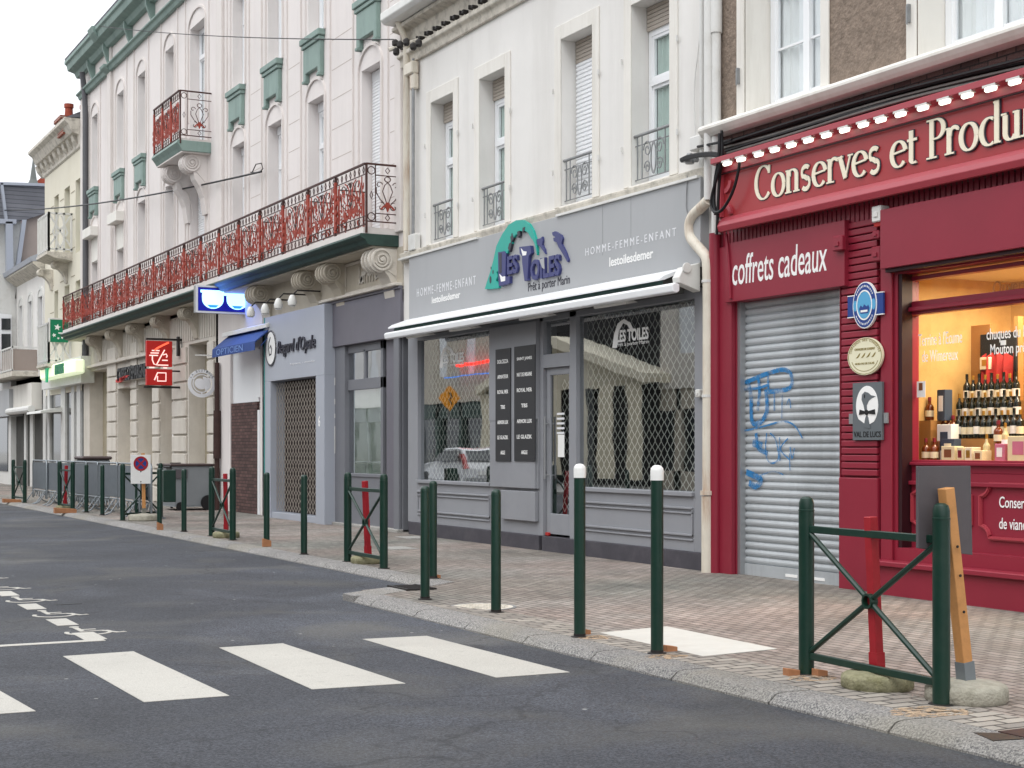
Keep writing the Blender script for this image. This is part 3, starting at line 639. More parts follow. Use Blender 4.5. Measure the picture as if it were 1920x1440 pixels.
# ---- serif lettering
def serif(word,fr,cap,adv,m,parent,name='lettering',grow=0,d=0,th=.012):
    mb=MB(); x=0; xh=cap*.66; dz=[0]
    TK=cap*.15; TN=cap*.045
    def W(tx,ty,s=1.): return (TN+(TK-TN)*abs(ty)**1.4)*s+grow
    def st(p,w=W):
        dz[0]+=.0004; mb.stroke(fr,[(a+x,b) for a,b in p],w,d,d+th+dz[0])
    def srf(cx,y,w=None):
        w=w or cap*.28; dz[0]+=.0004; g=grow/2; mb.rect(fr,x+cx-w/2-g,x+cx+w/2+g,y-TN*.5-g,y+TN*.5+g,d,d+th+dz[0])
    def stem(cx,y0,y1,lean=0): dz[0]+=.0004; g=grow/2; mb.rect(fr,x+cx-TK/2-g,x+cx+TK/2+g,y0-g,y1+g,d,d+th+dz[0])
    def arc(cx,cy,rx,ry,t0,t1,n=22): return [(cx+rx*math.cos(R(t0+(t1-t0)*i/n)),cy+ry*math.sin(R(t0+(t1-t0)*i/n))) for i in range(n+1)]
    ro=xh*.40
    for ch in word:
        if ch==' ': x+=cap*.36*adv; continue
        if ch=='C': a=cap*.36; st(arc(a+TK/2,cap/2,a,cap*.49,42,318)); st([(a*1.78+TK/2,cap*.98),(a*1.74+TK/2,cap*.74)],lambda *_:TK*.6+grow); x+=cap*.86*adv
        elif ch=='o': st(arc(ro+TK/2,xh/2,ro,xh*.5,0,360,30)); x+=(2*ro+TK*1.35)*adv
        elif ch in 'n': stem(TK*.8,0,xh); srf(TK*.8,TN*.5); srf(TK*.5,xh-TN*.2,cap*.14); st([(TK*1.1,xh*.72)]+arc(TK*2.1,xh*.74,TK*1.25,xh*.26,140,10,10)+[(TK*3.35,xh*.7),(TK*3.35,TN)]); srf(TK*3.35,TN*.5); x+=TK*4.8*adv
        elif ch=='r': stem(TK*.8,0,xh); srf(TK*.9,TN*.5,cap*.32); srf(TK*.5,xh-TN*.2,cap*.14); st([(TK*1.1,xh*.68)]+arc(TK*2.1,xh*.76,TK*1.,xh*.24,150,40,8)+[(TK*2.8,xh*.86)],lambda a,b:TK*.62+grow); x+=TK*3.3*adv
        elif ch=='e': st(arc(ro+TK/2,xh/2,ro,xh*.5,12,318,28)); st([(TK*.6,xh*.54),(2*ro+TK*.45,xh*.62)],lambda *_:TN*1.2+grow); x+=(2*ro+TK*1.2)*adv
        elif ch=='s': q=xh*.26; st(arc(q+TK/2,xh*.74,q,xh*.25,40,270,14)[:-3]+[(q*.7+TK/2,xh*.56),(q*1.4+TK/2,xh*.44)]+arc(q+TK/2,xh*.26,q,xh*.25,60,-140,14),lambda a,b:TN*1.3+(TK*.85-TN)*(abs(a)**1.2*.7+.15)+grow); x+=(2*q+TK*1.4)*adv
        elif ch=='v': st([(TK*.6,xh),(xh*.42+TK*.3,TN)],lambda *_:TK+grow); st([(xh*.42+TK*.3,TN),(xh*.80,xh)],lambda *_:TN*1.4+grow); srf(TK*.6,xh-TN*.4,cap*.26); srf(xh*.8,xh-TN*.4,cap*.2); x+=xh*.95*adv
        elif ch=='t': stem(TK*.95,xh*.1,xh*1.3); st([(0,xh-TN),(TK*2.4,xh-TN)],lambda *_:TN*1.5+grow); st(arc(TK*1.75,xh*.2,TK*.85,xh*.18,180,300,8)); x+=TK*2.9*adv
        elif ch=='P': stem(TK,0,cap); srf(TK,TN*.5,cap*.36); srf(TK*.7,cap-TN*.5,cap*.26); st([(TK,cap-TN*.5),(TK*2,cap-TN*.5)]+arc(TK*2.1,cap*.735,TK*1.75,cap*.245,88,-88,14)+[(TK,cap*.49)]); x+=TK*4.6*adv
        elif ch in 'du':
            if ch=='d': st(arc(ro+TK/2,xh/2,ro,xh*.5,60,300,20)); stem(2*ro+TK*.35,0,cap*1.05); srf(2*ro+TK*.1,cap*1.05-TN,cap*.14); srf(2*ro+TK*.7,TN*.5,cap*.16); x+=(2*ro+TK*1.7)*adv
            else: st([(TK*.8,xh-TN),(TK*.8,xh*.3)]+arc(TK*1.9,xh*.28,TK*1.1,xh*.26,180,330,10)); stem(TK*3.3,0,xh); srf(TK*.5,xh-TN*.3,cap*.16); srf(TK*3.0,xh-TN*.3,cap*.16); srf(TK*3.6,TN*.5,cap*.16); x+=TK*4.7*adv
        elif ch=='i': stem(TK*.8,0,xh); srf(TK*.8,TN*.5); mb.disc(fr,x+TK*.8,xh*1.3,TK*.6,TK*.6,d,d+th); x+=TK*2.1*adv
    if parent is None: return x
    mb.build(name,m,parent); return x
capP=zf(1762,222,XS)-zf(1762,296,XS); base=(zf(1762,296,XS)+zf(1430,374,XS))/2
Lc=yf(1416,XS); tot=Lc-yf(1921,XS)
full=serif('Conserves et Produ',FAC(XS,0,0),capP,1,'ink',None)
adv=tot/full; 
frS=FAC(XS,Lc,base)
serif('Conserves et Produits',frS,capP,adv,'ink',sg,'letter_outline',grow=.018,d=-.001,th=.004)
serif('Conserves et Produits',frS,capP,adv,'cream_letter',sg)
# ---- boards
def board(name,label,l,r,t,b,X,th,m,cat='shop sign'):
    yl,yr=yf(l,X),yf(r,X); z1=(zf(l,t[0],X)+zf(r,t[1],X))/2; z0=(zf(l,b[0],X)+zf(r,b[1],X))/2
    o=thing(name,label,cat,(X,yl,z0)); mb=MB(); mb.box(X,X+th,yr,yl,z0,z1); mb.build('panel',m,o,bevel=.004); return o,yl,yr,z0,z1
XB=D-.09
o,yl,yr,z0,z1=board('shop_sign','red board reading coffrets cadeaux in white above the metal shutter',1360,1583,(452,418),(563,541),XB,.088,'red_paint')
yt=yf(1373,XB)
text('coffrets cadeaux',FAC(XB,yt,(zf(1375,528,XB)+zf(1555,508,XB))/2-.02),yt-yf(1550,XB),.33,'white_letter',o,shear=.05,fat=.004)
o,yl,yr,z0,z1=board('shutter_box','blank wide red awning box over the display window',1650,2200,(404,268),(522,398),D-.14,.138,'red_paint','awning box')
mb=MB(); mb.box(D-.10,D-.02,yr,yl-.03,z0-.035,z0+.0); mb.build('guide','maroon_dark',o)
# small wall boxes, alarm
def wallbox(px,t,b,wd,m,label,name='wall_box',X=D-.1,dep=.08):
    yc=yf(px,X); z1=zf(px,t,X); z0=zf(px,b,X); o=thing(name,label,'box',(X,yc,z0))
    mb=MB(); mb.box(X,X+dep,yc-wd/2,yc+wd/2,z0,z1); mb.build('casing',m,o,bevel=.01)
    mb=MB(); mb.box(X-.012,X,yc-wd*.2,yc+wd*.2,z0+(z1-z0)*.3,z0+(z1-z0)*.6); mb.build('cover_plate',m,o,bevel=.003); return o
wallbox(1569,442,470,.15,'red_paint','small red box fixed on the corner of the coffrets cadeaux board',X=D-.15,dep=.06)
wallbox(1641,432,448,.10,'red_paint','small red clip box high on the brick pilaster below the camera')
wallbox(1641,462,490,.13,'red_paint','larger red junction box on the brick pilaster below the clip box')
al=wallbox(1642,386,416,.13,'white_metal','white alarm box with a red base above the brick pilaster',X=D-.14,dep=.12,name='alarm_box')
mb=MB(); y=yf(1642,D-.14); z=zf(1642,420,D-.14); mb.box(D-.12,D-.05,y-.05,y+.05,z-.02,z+.03); mb.build('siren','red_cloth',al)
# plaques
def plq(name,label,px,pyc,rw,rh,m,th=.02,X=D-.065):
    y=yf(px,X); z=zf(px,pyc,X); o=thing(name,label,'sign',(X,y,z)); return o,FAC(X,y,z)
s=zf(1620,530,D-.06)-zf(1620,614,D-.06)
_f=1
o,fr=plq('plaque','blue oval plaque with white rim on a blue bar, topmost on the red pilaster',1622,572,0,0,'')
fr.V=fr.V*.69; mb=MB(); mb.rect(fr,-.26,.26,-.145,.145,-.02,0); mb.build('back_bar','blue_plate',o)
mb=MB(); mb.rect(fr,-.262,.262,.147,.16,-.02,.002); mb.rect(fr,-.262,.262,-.16,-.147,-.02,.002); mb.disc(fr,0,0,.175,.33*1.0,-.02,.006,40); mb.build('white_rim','white_letter',o)
mb=MB(); mb.disc(fr,0,0,.163,.315,.006,.009,40); mb.build('face','blue_plate',o)
mb=MB(); mb.disc(fr,0,0,.163,.16,.009,.0105,30,r0=.62,t0=R(-30),t1=R(30)); mb.disc(fr,0,0,.163,.16,.009,.0105,30,r0=.62,t0=R(150),t1=R(210)); mb.disc(fr,0,0,.10,.19,.009,.012,36); mb.build('sky_disc','sky_plate',o)
mb=MB(); mb.disc(fr,0,0,.115,.215,.009,.0125,36,r0=.9)
for t in range(35,150,9): a=R(t); mb.rect(fr,.142*math.cos(a)-.004,.142*math.cos(a)+.004,.27*math.sin(a)-.014,.27*math.sin(a)+.014,.009,.0115)
for t in range(215,330,9): a=R(t); mb.rect(fr,.142*math.cos(a)-.004,.142*math.cos(a)+.004,.27*math.sin(a)-.014,.27*math.sin(a)+.014,.009,.0115)
mb.rect(fr,-.05,.05,-.10,-.07,.012,.014); mb.build('ring','white_letter',o)
mb=MB(); mb.poly(fr,[(-.075,-.05),(-.05,0),(-.02,-.03),(.0,.01),(.04,-.025),(.06,0),(.08,-.05),(.06,-.12),(-.05,-.12)],.012,.0135); mb.build('emblem','blue_plate',o)
o,fr=plq('plaque','round cream plaque with olive lettering on the red pilaster, middle of three',1622,668,0,0,'')
fr.V=fr.V*.70; mb=MB(); mb.disc(fr,0,0,.255,.262,-.02,.004,40); mb.build('face','cream_plate',o)
mb=MB(); mb.disc(fr,0,0,.245,.252,.004,.006,40,r0=.97); mb.disc(fr,0,0,.205,.212,.004,.0055,30,r0=.965,t0=R(200),t1=R(340))
for i in range(4): x=-.13+i*.075; mb.poly(fr,[(x,-.02),(x+.02,.0),(x+.045,.035),(x+.065,.05),(x+.055,.015),(x+.03,-.015)],.004,.006)
mb.build('rim','olive_ink',o)
def arctext(s,fr,rx,ry,t0,t1,h,m,parent,th=.002,d0=.004,flip=False):
    n=len(s)
    for i,ch in enumerate(s):
        if ch==' ': continue
        t=R(t0+(t1-t0)*i/max(1,n-1)); a,b=rx*math.cos(t),ry*math.sin(t)
        u=Vector((-math.sin(t),math.cos(t)))*(-1 if t1<t0 else 1)
        v=Vector((math.cos(t),math.sin(t)))*(1 if t1<t0 else -1)
        U=fr.U*u.x+fr.V*u.y; V=fr.U*v.x+fr.V*v.y
        f2=FR(fr.p(a,b)-U*h*.35,U,V,fr.N); text(ch,f2,h*.7,h,m,parent,th=th,d0=d0)
arctext('COMPAGNON DES CONSERVES',fr,.205,.21,165,15,.03,'olive_ink',o)
text('CHEVALIERS DE GOURMET',FAC(fr.o.x,fr.o.y+.15,fr.o.z+.06),.30,.022,'olive_ink',o,d0=.004)
text('NORD PAS DE CALAIS',FAC(fr.o.x,fr.o.y+.14,fr.o.z-.08),.28,.02,'olive_ink',o,d0=.004)
# goose plaque
o,fr=plq('plaque','grey plaque with goose head and black bow tie, lowest on the red pilaster',1626,771,0,0,'')
ph=(zf(1626,716,D-.06)-zf(1626,824,D-.06))/2; pw=(yf(1599,D-.06)-yf(1654,D-.06))/2
mb=MB(); mb.rect(fr,-pw,pw,-ph,ph,-.025,0); mb.build('panel','grey_plate',o)
mb=MB(); a=pw*.75; b=ph*.70
arc=[(a*math.cos(R(t)),ph*.18+b*math.sin(R(t))) for t in range(-52,233,8)]
mb.poly(fr,arc[:-1]+[(-.04*1,ph*-.42),(0,-ph*.05),(.04,-ph*.45)],0,.004); mb.build('oval','white_letter',o)
mb=MB(); mb.poly(fr,[(-.02,-ph*.1),(-.045,ph*.2),(-.075,ph*.40),(-.07,ph*.58),(-.03,ph*.68),(.02,ph*.64),(.06,ph*.55),(.13,ph*.50),(.07,ph*.44),(.03,ph*.36),(.0,ph*.2),(.005,-ph*.1)],.004,.007); mb.poly(fr,[(-.045,-ph*.55),(-.02,-ph*.2),(.02,-ph*.2),(.05,-ph*.6)],.004,.006); mb.build('goose','grey_plate',o)
mb=MB(); mb.poly(fr,[(-.11,-ph*.12),(-.10,ph*.06),(-.02,-ph*.0),(.02,-ph*.0),(.12,ph*.06),(.125,-ph*.12),(.02,-ph*.08),(-.02,-ph*.08)],.007,.011); mb.disc(fr,0,-ph*.04,.026,.026,.007,.013,12); mb.disc(fr,-.03,ph*.52,.008,.02,.007,.009,8); mb.build('bow_tie','black_ink',o)
text('VAL DE LUCS',FAC(fr.o.x,fr.o.y+pw*.92,fr.o.z-ph*.90),pw*1.84,ph*.2,'black_ink',o,fat=.01)
mb=MB(); mb.rect(fr,-pw-.07,-pw-.01,-.12,-.02,-.025,-.01); mb.rect(fr,pw+.01,pw+.07,-.12,-.02,-.025,-.01); mb.build('brackets','aluminium',o)
# ---- display window
XW=D+.18; zt0=(zf(1705,600,XW)+zf(1920,560,XW))/2; zt1=(zf(1705,578,XW)+zf(1920,530,XW))/2
zgt=zt0-.02; zgb=zf(1716,862,XW); ygl=yf(1716,XW); yE=yB+.6
mb=MB()
mb.box(XW-.04,XW+.05,ygl,ywl+.0,zwb,zwt-.02)
mb.box(XW-.05,XW+.05,yE-.1,ygl,zt0,zt1); mb.box(XW-.05,XW+.05,yE-.1,ygl,zgb-.12,zgb); mb.box(XW-.09,XW-.05,yE-.1,ywl-.06,zgb-.05,zgb-.02)
mb.box(XW-.05,XW+.05,yE-.1,ygl,zwt-.06,zwt-.02)
mb.box(XW-.09,XW-.05,yE-.1,ywl-.04,zt0+.03,zt0+.07)
ym=ygl-2.75; mb.box(XW-.05,XW+.05,ym-.05,ym+.05,zgb,zwt)
fw=mb.build('display_window','red_frame',red,bevel=.005)
mb=MB(); mb.box(D+.01,D+.14,ywl-.05,ywl+.0,zwb,zwt); mb.build('jamb','maroon_dark',fw)
mb=MB(); mb.box(XW+.01,XW+.016,yE-.1,ygl,zgb,zt0); mb.box(XW+.01,XW+.016,yE-.1,ygl,zt1,zwt-.06); mb.build('pane','glass_clear',fw)
# panel below
mb=MB(); mb.box(XW-.05,XW+.02,yE-.1,ywl-.02,zwb-.4,zgb-.12)
mb.box(XW-.11,XW-.05,yE-.1,ywl-.03,zst-.02,zst+.10); mb.box(XW-.09,XW-.05,yE-.1,ywl-.03,zgb-.24,zgb-.20)
mb.build('lower_panel','red_paint',red,bevel=.006)
def pmould(l,r,t,b,X):
    fr=FAC(X,yf(l,X),0); A=yf(l,X); w_=A-yf(r,X); z1=t; z0=b; q=.11; mb=MB()
    def cor(cx,cy,s0): return [(cx+q*math.cos(R(s0+i*15)),cy+q*math.sin(R(s0+i*15))) for i in range(7)]
    pts=[]
    pts+=cor(0,z1,0)[::-1] and [(q*math.cos(R(-90+i*15)),z1+q*math.sin(R(-90+i*15))) for i in range(7)]
    pts+=[(w_+q*math.cos(R(180+i*15)),z1+q*math.sin(R(180+i*15))) for i in range(7)]
    pts+=[(w_+q*math.cos(R(90+i*15)),z0+q*math.sin(R(90+i*15))) for i in range(7)]
    pts+=[(q*math.cos(R(0+i*15)),z0+q*math.sin(R(0+i*15))) for i in range(7)]
    mb.stroke(fr,pts,.035,0,.02,True); mb.stroke(fr,pts,.012,0,.03,True); return mb
XP=XW-.052; zpt_=(zf(1870,908,XP)); zpb_=zf(1870,1010,XP)
pmould(1840,2160,zpt_,zpb_,XP).build('panel_moulding','red_trim',red)
pmould(1712,1822,zpt_,zpb_,XP).build('panel_moulding','red_trim',red)
yt=yf(1874,XP); text('Conserves',FAC(XP-.002,yt,zf(1880,952,XP)),.42,.10,'white_letter',red,shear=.02,fat=.006,name='panel_lettering')
text('de viande',FAC(XP-.002,yt,zf(1880,992,XP)),.37,.10,'white_letter',red,shear=.02,fat=.006,name='panel_lettering')
XT=XW+.008
def wtext(s,l,r,t,b,X=XT,m='white_letter',**k):
    yl_=yf(l,X); w_=yl_-yf(r,X); return text(s,FAC(X,yl_,zf((l+r)/2,b,X)),w_,zf((l+r)/2,t,X)-zf((l+r)/2,b,X),m,red,name='window_lettering',th=.001,**k)
wtext("Terrine à l'Ecume",1722,1804,622,646); wtext('de Wimereux',1729,1796,655,677); wtext('chuques du Nord',1850,1950,612,640,fat=.008); wtext('Mouton pré-salé',1857,1950,642,668,fat=.008)
wtext('Ouvert',1862,1925,524,548,m='shelf_wood')
# interior of the shop (a lit room)
xi0,xi1=XW+.06,XW+1.5
yi1=yf(1716,XW)+.25
mb=MB(); mb.box(xi1,xi1+.05,yE,yi1,.5,zwt+.1); mb.box(xi0,xi1,yi1,yi1+.05,.5,zwt+.1); mb.build('interior_wall','pine',red)
mb=MB(); mb.box(xi0,xi1,yE,yi1,zwt+.02,zwt+.07); mb.build('interior_ceiling','ceil_warm',red)
mb=MB(); mb.box(xi0-.06,xi1,yE,yi1,zgb-.10,zgb-.02); mb.build('display_shelf','shelf_wood',red)
mb=MB(); mb.box(xi0,xi1,yE-.05,yE,.5,zwt+.1); mb.build('interior_wall','pine',red)
for i,(yy,e) in enumerate(((ygl-.7,56),(ygl-2.2,72))):
    la=bpy.data.lights.new('shop_light','AREA'); la.energy=e; la.color=(1,.87,.64); la.size=1.1; la.shape='RECTANGLE'; la.size_y=.5
    lo=bpy.data.objects.new('shop_light',la); COL.objects.link(lo); lo.location=(xi0+.6,yy,zwt-.05); lo.parent=None
    lo['label']=['warm ceiling light over the left of the wine shop display','warm ceiling light over the right of the wine shop display'][i]; lo['category']='lamp'; lo['group']='ceiling lights in the wine shop'
def lp(px,xx): return yf(px,xx)
mb=MB(); X_=xi0+.9; mb.box(X_,X_+.03,yf(1856,X_),yf(1812,X_)+.0,zgb,zt0-.05); mb.box(X_-.02,X_+.05,yf(1912,X_),yf(1904,X_),zgb,zt0); mb.build('interior_post','shelf_wood',red)
mb=MB(); X_=xi0+.85; mb.box(X_,X_+.02,yf(1905,X_),yf(1838,X_),zf(1870,770,X_),zf(1870,625,X_)); mb.build('interior_panel','dark_interior',red)
# red cloth hanging
X_=xi0+.75; mb=MB(); n=14
pts=[(yf(1838,X_)-(yf(1838,X_)-yf(1902,X_))*i/n,X_+.03*math.sin(i*1.7)) for i in range(n+1)]
z1_,z0_=zf(1870,665,X_),zf(1870,760,X_)
mb.add([(x_,y_,z0_+.06*math.sin(i)) for i,(y_,x_) in enumerate(pts)]+[(x_+.02,y_,z1_+.03*math.sin(i*2)) for i,(y_,x_) in enumerate(pts)],[(i,i+1,n+2+i,n+1+i) for i in range(n)])
mb.build('hanging_cloth','red_cloth',None,label='crumpled red cloth hanging behind the bottles in the wine shop window',cat='cloth')
# bottles and boxes
def bottle(name,kind):
    o=thing(name,'b','bottle',(0,0,0))
    h,r,m,lm,fm=kind; h*=.84; r*=.84; mb=MB()
    mb.lathe([(r*.92,0),(r,.01),(r,h*.55),(r*.85,h*.63),(r*.38,h*.72),(r*.34,h*.98),(r*.34,h)],(0,0,0),14); mb.build('glass_body',m,o,smooth=True)
    mb=MB(); mb.lathe([(r*1.02,h*.16),(r*1.02,h*.42)],(0,0,0),14); mb.build('label',lm,o,smooth=True)
    mb=MB(); mb.lathe([(r*.40,h*.84),(r*.40,h*1.005),(r*.2,h*1.01)],(0,0,0),10); mb.build('foil_cap',fm,o,smooth=True)
    return o
kinds={'dark':(.31,.042,'bottle_dark','label_cream','foil_gold'),'darkw':(.33,.044,'bottle_dark','label_white','bottle_dark'),'amber':(.27,.05,'bottle_amber','label_cream','foil_red'),'pale':(.31,.04,'bottle_pale','label_white','foil_gold')}
proto={}; ZS=zgb-.02
CNT={}; tone={'dark':'gold-capped dark bottle','darkw':'white-labelled black bottle','amber':'amber bottle','pale':'pale bottle'}
def putb(k,px,dx,z,lab):
    xx=xi0+dx; yy=yf(px,xx)
    if k not in proto: proto[k]=bottle('bottle',kinds[k]); o=proto[k]; o.location=(xx,yy,z)
    else: o=dup(proto[k],(xx,yy,z),'',random.uniform(-.6,.6))
    CNT[lab]=CNT.get(lab,-1)+1
    o['label']='%s %s from the left, %s'%(ORD[CNT[lab]],*lab.split('|')); o['group']='bottles in the wine shop window'; return o
steps=[]
def stepbox(l,r,dx,d2,h,lab):
    xx=xi0+dx; mb=MB(); mb.box(xx,xi0+d2,yf(r,xx),yf(l,xx),ZS,ZS+h); mb.build('display_step','shelf_wood',None,label=lab,cat='shelf')
stepbox(1716,1745,.22,.60,.40,'light wooden crate shelf at the left end of the wine shop display')
stepbox(1765,1990,.30,.46,.22,'low wooden step behind the boxes in the wine shop display')
stepbox(1790,1990,.46,.62,.40,'middle wooden step of the bottle display'); stepbox(1800,1990,.62,.80,.58,'highest wooden step of the bottle display')
for k,px in (('amber',1728),('amber',1743)): putb(k,px,.32,ZS+.405,tone[k]+'|on the light crate of the display')
for i,px in enumerate([1736,1752]): putb('amber',px,.12,ZS,tone['amber']+'|at the front left of the display')
for i in range(11): k='dark' if i%3 else 'darkw'; putb(k,1798+i*11.5,.36,ZS+.222,tone[k]+'|on the low step of the display')
for i in range(10): k='darkw' if i%2 else 'dark'; putb(k,1799+i*12,.53,ZS+.402,tone[k]+'|on the middle step of the display')
for i in range(9): k='dark' if i%2 else 'darkw'; putb(k,1813+i*11.5,.70,ZS+.582,tone[k]+'|on the top step of the display')
for px in (1768,1778,1787): putb('amber',px,.38,ZS+.222,tone['amber']+'|on the low step beside the dark ones')
putb('pale',1850,.14,ZS,tone['pale']+'|standing alone in front of the display'); putb('pale',1885,.2,ZS+.1,tone['pale']+'|near the right edge of the photo'); putb('amber',1872,.24,ZS+.16,tone['amber']+'|in the middle of the front row')
def bx(l,r,dx,dp,z,h,m,lab,rot=0,m2=None):
    xx=xi0+dx; a,b=yf(r,xx),yf(l,xx); o=thing('gift_box',lab,'box',(xx,(a+b)/2,z),group='gift boxes in the wine shop window'); o.rotation_euler=(0,0,0)
    mb=MB(); mb.box(xx,xx+dp,a+.004,b-.004,z,z+h); mb.build('carton',m,o,bevel=.004)
    mb=MB(); mb.box(xx-.003,xx,a+(b-a)*.25,b-(b-a)*.25,z+h*.3,z+h*.8); mb.build('label',m2 or 'label_cream',o)
bx(1764,1790,.05,.12,ZS,.15,'box_cream','cream box with a dark oval label at the front of the display','0','box_brown')
bx(1793,1806,.05,.12,ZS,.14,'box_cream','cream box with brown badge second along the front',0,'foil_red')
bx(1808,1822,.05,.12,ZS,.14,'label_cream','pale box with gold badge third along the front',0,'foil_gold')
bx(1824,1842,.05,.12,ZS,.11,'box_cream','low yellow cream box beside the pale bottle',0,'box_brown')
bx(1864,1884,.08,.14,ZS,.17,'box_pink','pink rounded gift packet at the front of the display',0,'label_white')
bx(1888,1930,.08,.2,ZS,.24,'box_cream','flowered cream gift bag at the right edge of the photo',0,'box_pink')
bx(1756,1772,.30,.1,ZS+.40,.30,'box_blue','dark blue carton standing behind the pale boxes',0,'label_white')
bx(1756,1784,.22,.10,ZS+.0,.36,'label_white','white carton with grey label in the middle of the display',0,'box_blue')
bx(1764,1790,.14,.09,ZS,.22,'box_blue','slate blue carton behind the front cream boxes',0,'label_cream')
bx(1745,1760,.2,.1,ZS,.2,'box_brown','brown carton beside the light crate',0,'foil_gold')
bx(1836,1856,.75,.08,ZS+.9,.12,'label_cream','tilted cream packet on top of the dark bottles',0,'foil_gold')
mb=MB(); X_=XT+.002; mb.box(X_,X_+.002,yf(1735,X_),yf(1719,X_),zf(1727,745,X_),zf(1727,715,X_)); st_=mb.build('window_sticker','label_white',red); mb=MB(); mb.box(X_-.002,X_,yf(1730,X_),yf(1723,X_),zf(1727,732,X_),zf(1727,718,X_)); mb.build('print','box_brown',st_)
mb=MB(); X_=XT+.002; mb.box(X_,X_+.002,yf(1886,X_),yf(1876,X_),zf(1881,647,X_),zf(1881,638,X_)); mb.build('window_sticker','label_white',red)
# ================================================================ WHITE BUILDING WITH GREY CLOTHES SHOP
yR=yf(1337); yL=yf(757)
wb=thing('white_building','cream white building with four narrow windows above the grey clothes shop','building',(D,yL,0))
zc=(zf(780,100)+zf(967,0))/2
zled=(zf(765,478)+zf(1302,322))/2
zfas1=(zf(780,485)+zf(1302,338))/2
WN=[]; ztop=3.24
for l,r,tl,tr,bl,br in ((809,851,193,173,455,443),(900,948,148,127,427,413),(1053,1112,71,47,380,366),(1185,1257,11,-19,344,325)):
    yb_,ya_=yf(l),yf(r); zt_=(zf(l,tl)+zf(r,tr))/2; WN.append([ya_,yb_,zled+.045,zt_])
zt_=sum(h[3] for h in WN)/4
for h in WN: h[3]=zt_
dp=.30
mb=MB(); mb.wall(D,yR,yL,ztop+.25,zc+.1,WN,dp); mb.build('wall','cream_render',wb)
mb=MB()
for a,b,c,d in WN:
    mb.cut(); surround(mb,D,a,b,c,d,.17,.02,.2); mb.box(D-.04,D+.02,a-.02,b+.02,c-.05,c+.0)
mb.build('window_surrounds','cream_trim',wb,bevel=.005)
mb=MB()
mb.py_([(D,zled-.14),(D-.07,zled-.14),(D-.10,zled-.02),(D-.10,zled+.01),(D,zled+.03)],yR,yL-.05); 
mb.build('stone_ledge','worn_stone',wb,bevel=.006)
mb=MB(); mb.box(D-.15,D-.05,yR+.1,yf(1060),zfas1-.01,zfas1+.02); mb.cut(); mb.box(D-.15,D-.05,yf(910),yL-.1,zfas1-.01,zfas1+.02); mb.build('zinc_flashing','white_metal',wb)
trz=zf(920,263,D+.3)
for i,(a,b,c,d) in enumerate(WN):
    tr=d-.95
    w=window(wb,a+.01,b-.01,c+.02,d-.0,D+.24,None if i==2 else tr,False,0,fw=.07,box=.30,shut=(i==2))
    g=MB()  # wrought iron guard
    top=c+.62; X=D+.05
    g.tube([(X-.01,a,top),(X-.01,b+.05,top)],.02,8); g.tube([(X,a,top-.12),(X,b,top-.12)],.008,6); g.tube([(X,a,c+.08),(X,b,c+.08)],.008,6)
    fr=FR((X-.006,(a+b)/2,0),(0,1,0),(0,0,1),(-1,0,0)); wd=(b-a)
    for q in (-.42,-.3,.3,.42): g.rect(fr,q*wd-.007,q*wd+.007,c+.08,top,0,.012)
    for s in (-1,1):
        for rr,cy in ((.09,.42),(.07,.2)):
            g.stroke(fr,[(s*(wd*.16+rr*(1-t/26)*math.cos(R(t*26))),c+cy+rr*(1-t/26)*1.25*math.sin(R(t*26))) for t in range(22)],.012,0,.012)
    g.disc(fr,0,c+.3,.06,.2,0,.012,20,r0=.82)
    g.build('window_guard','iron_grey',w)
    k=MB()
    for s,y in ((0,b+.19),(1,a-.19)):
        for z in (c+.45,c+1.55): k.cut(); k.box(D-.045,D-.02,y-.008,y+.008,z,z+.07)
    k.build('shutter_hinge','pvc_grey',w)
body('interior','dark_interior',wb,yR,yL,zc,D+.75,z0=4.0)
# cornice and gutter
mb=MB(); mb.py_([(D,zc-.12),(D-.05,zc-.12),(D-.07,zc),(D-.13,zc+.03),(D-.13,zc+.10),(D,zc+.12)],yR-.1,yL); 
mb.py_([(D+.02,zc+.12),(D-.02,zc+.12),(D-.05,zc+.42),(D-.22,zc+.46),(D-.22,zc+.52),(D+.02,zc+.52)],yR,yL); mb.build('cornice','worn_stone',wb,bevel=.01)
mb=MB(); mb.py_([(D+.02,zc+.52),(D-.38,zc+.54),(D-.44,zc+.60),(D-.44,zc+.72),(D-.38,zc+.75),(D+.02,zc+.75)],yR-.1,yf(960)*0+yL-.05); mb.build('gutter','white_metal',wb,bevel=.01)
mb=MB(); mb.py_([(D-.05,zc+.75),(D+.9,zc+2.9),(D+5,zc+3.4),(D+5,zc+.75)],yR,yL); mb.build('roof','slate',wb)
mb=MB()
for i in range(22):   # row of small dark lumps under the gutter
    mb.cut(); y=yL-.3-i*.32; mb.box(D-.15,D-.05,y-.035,y+.035,zc+.13,zc+.17+.03*random.random()); mb.box(D-.16,D-.08,y+.07,y+.10,zc+.13,zc+.2)
mb.build('cornice_lumps','iron',wb,bevel=.01)
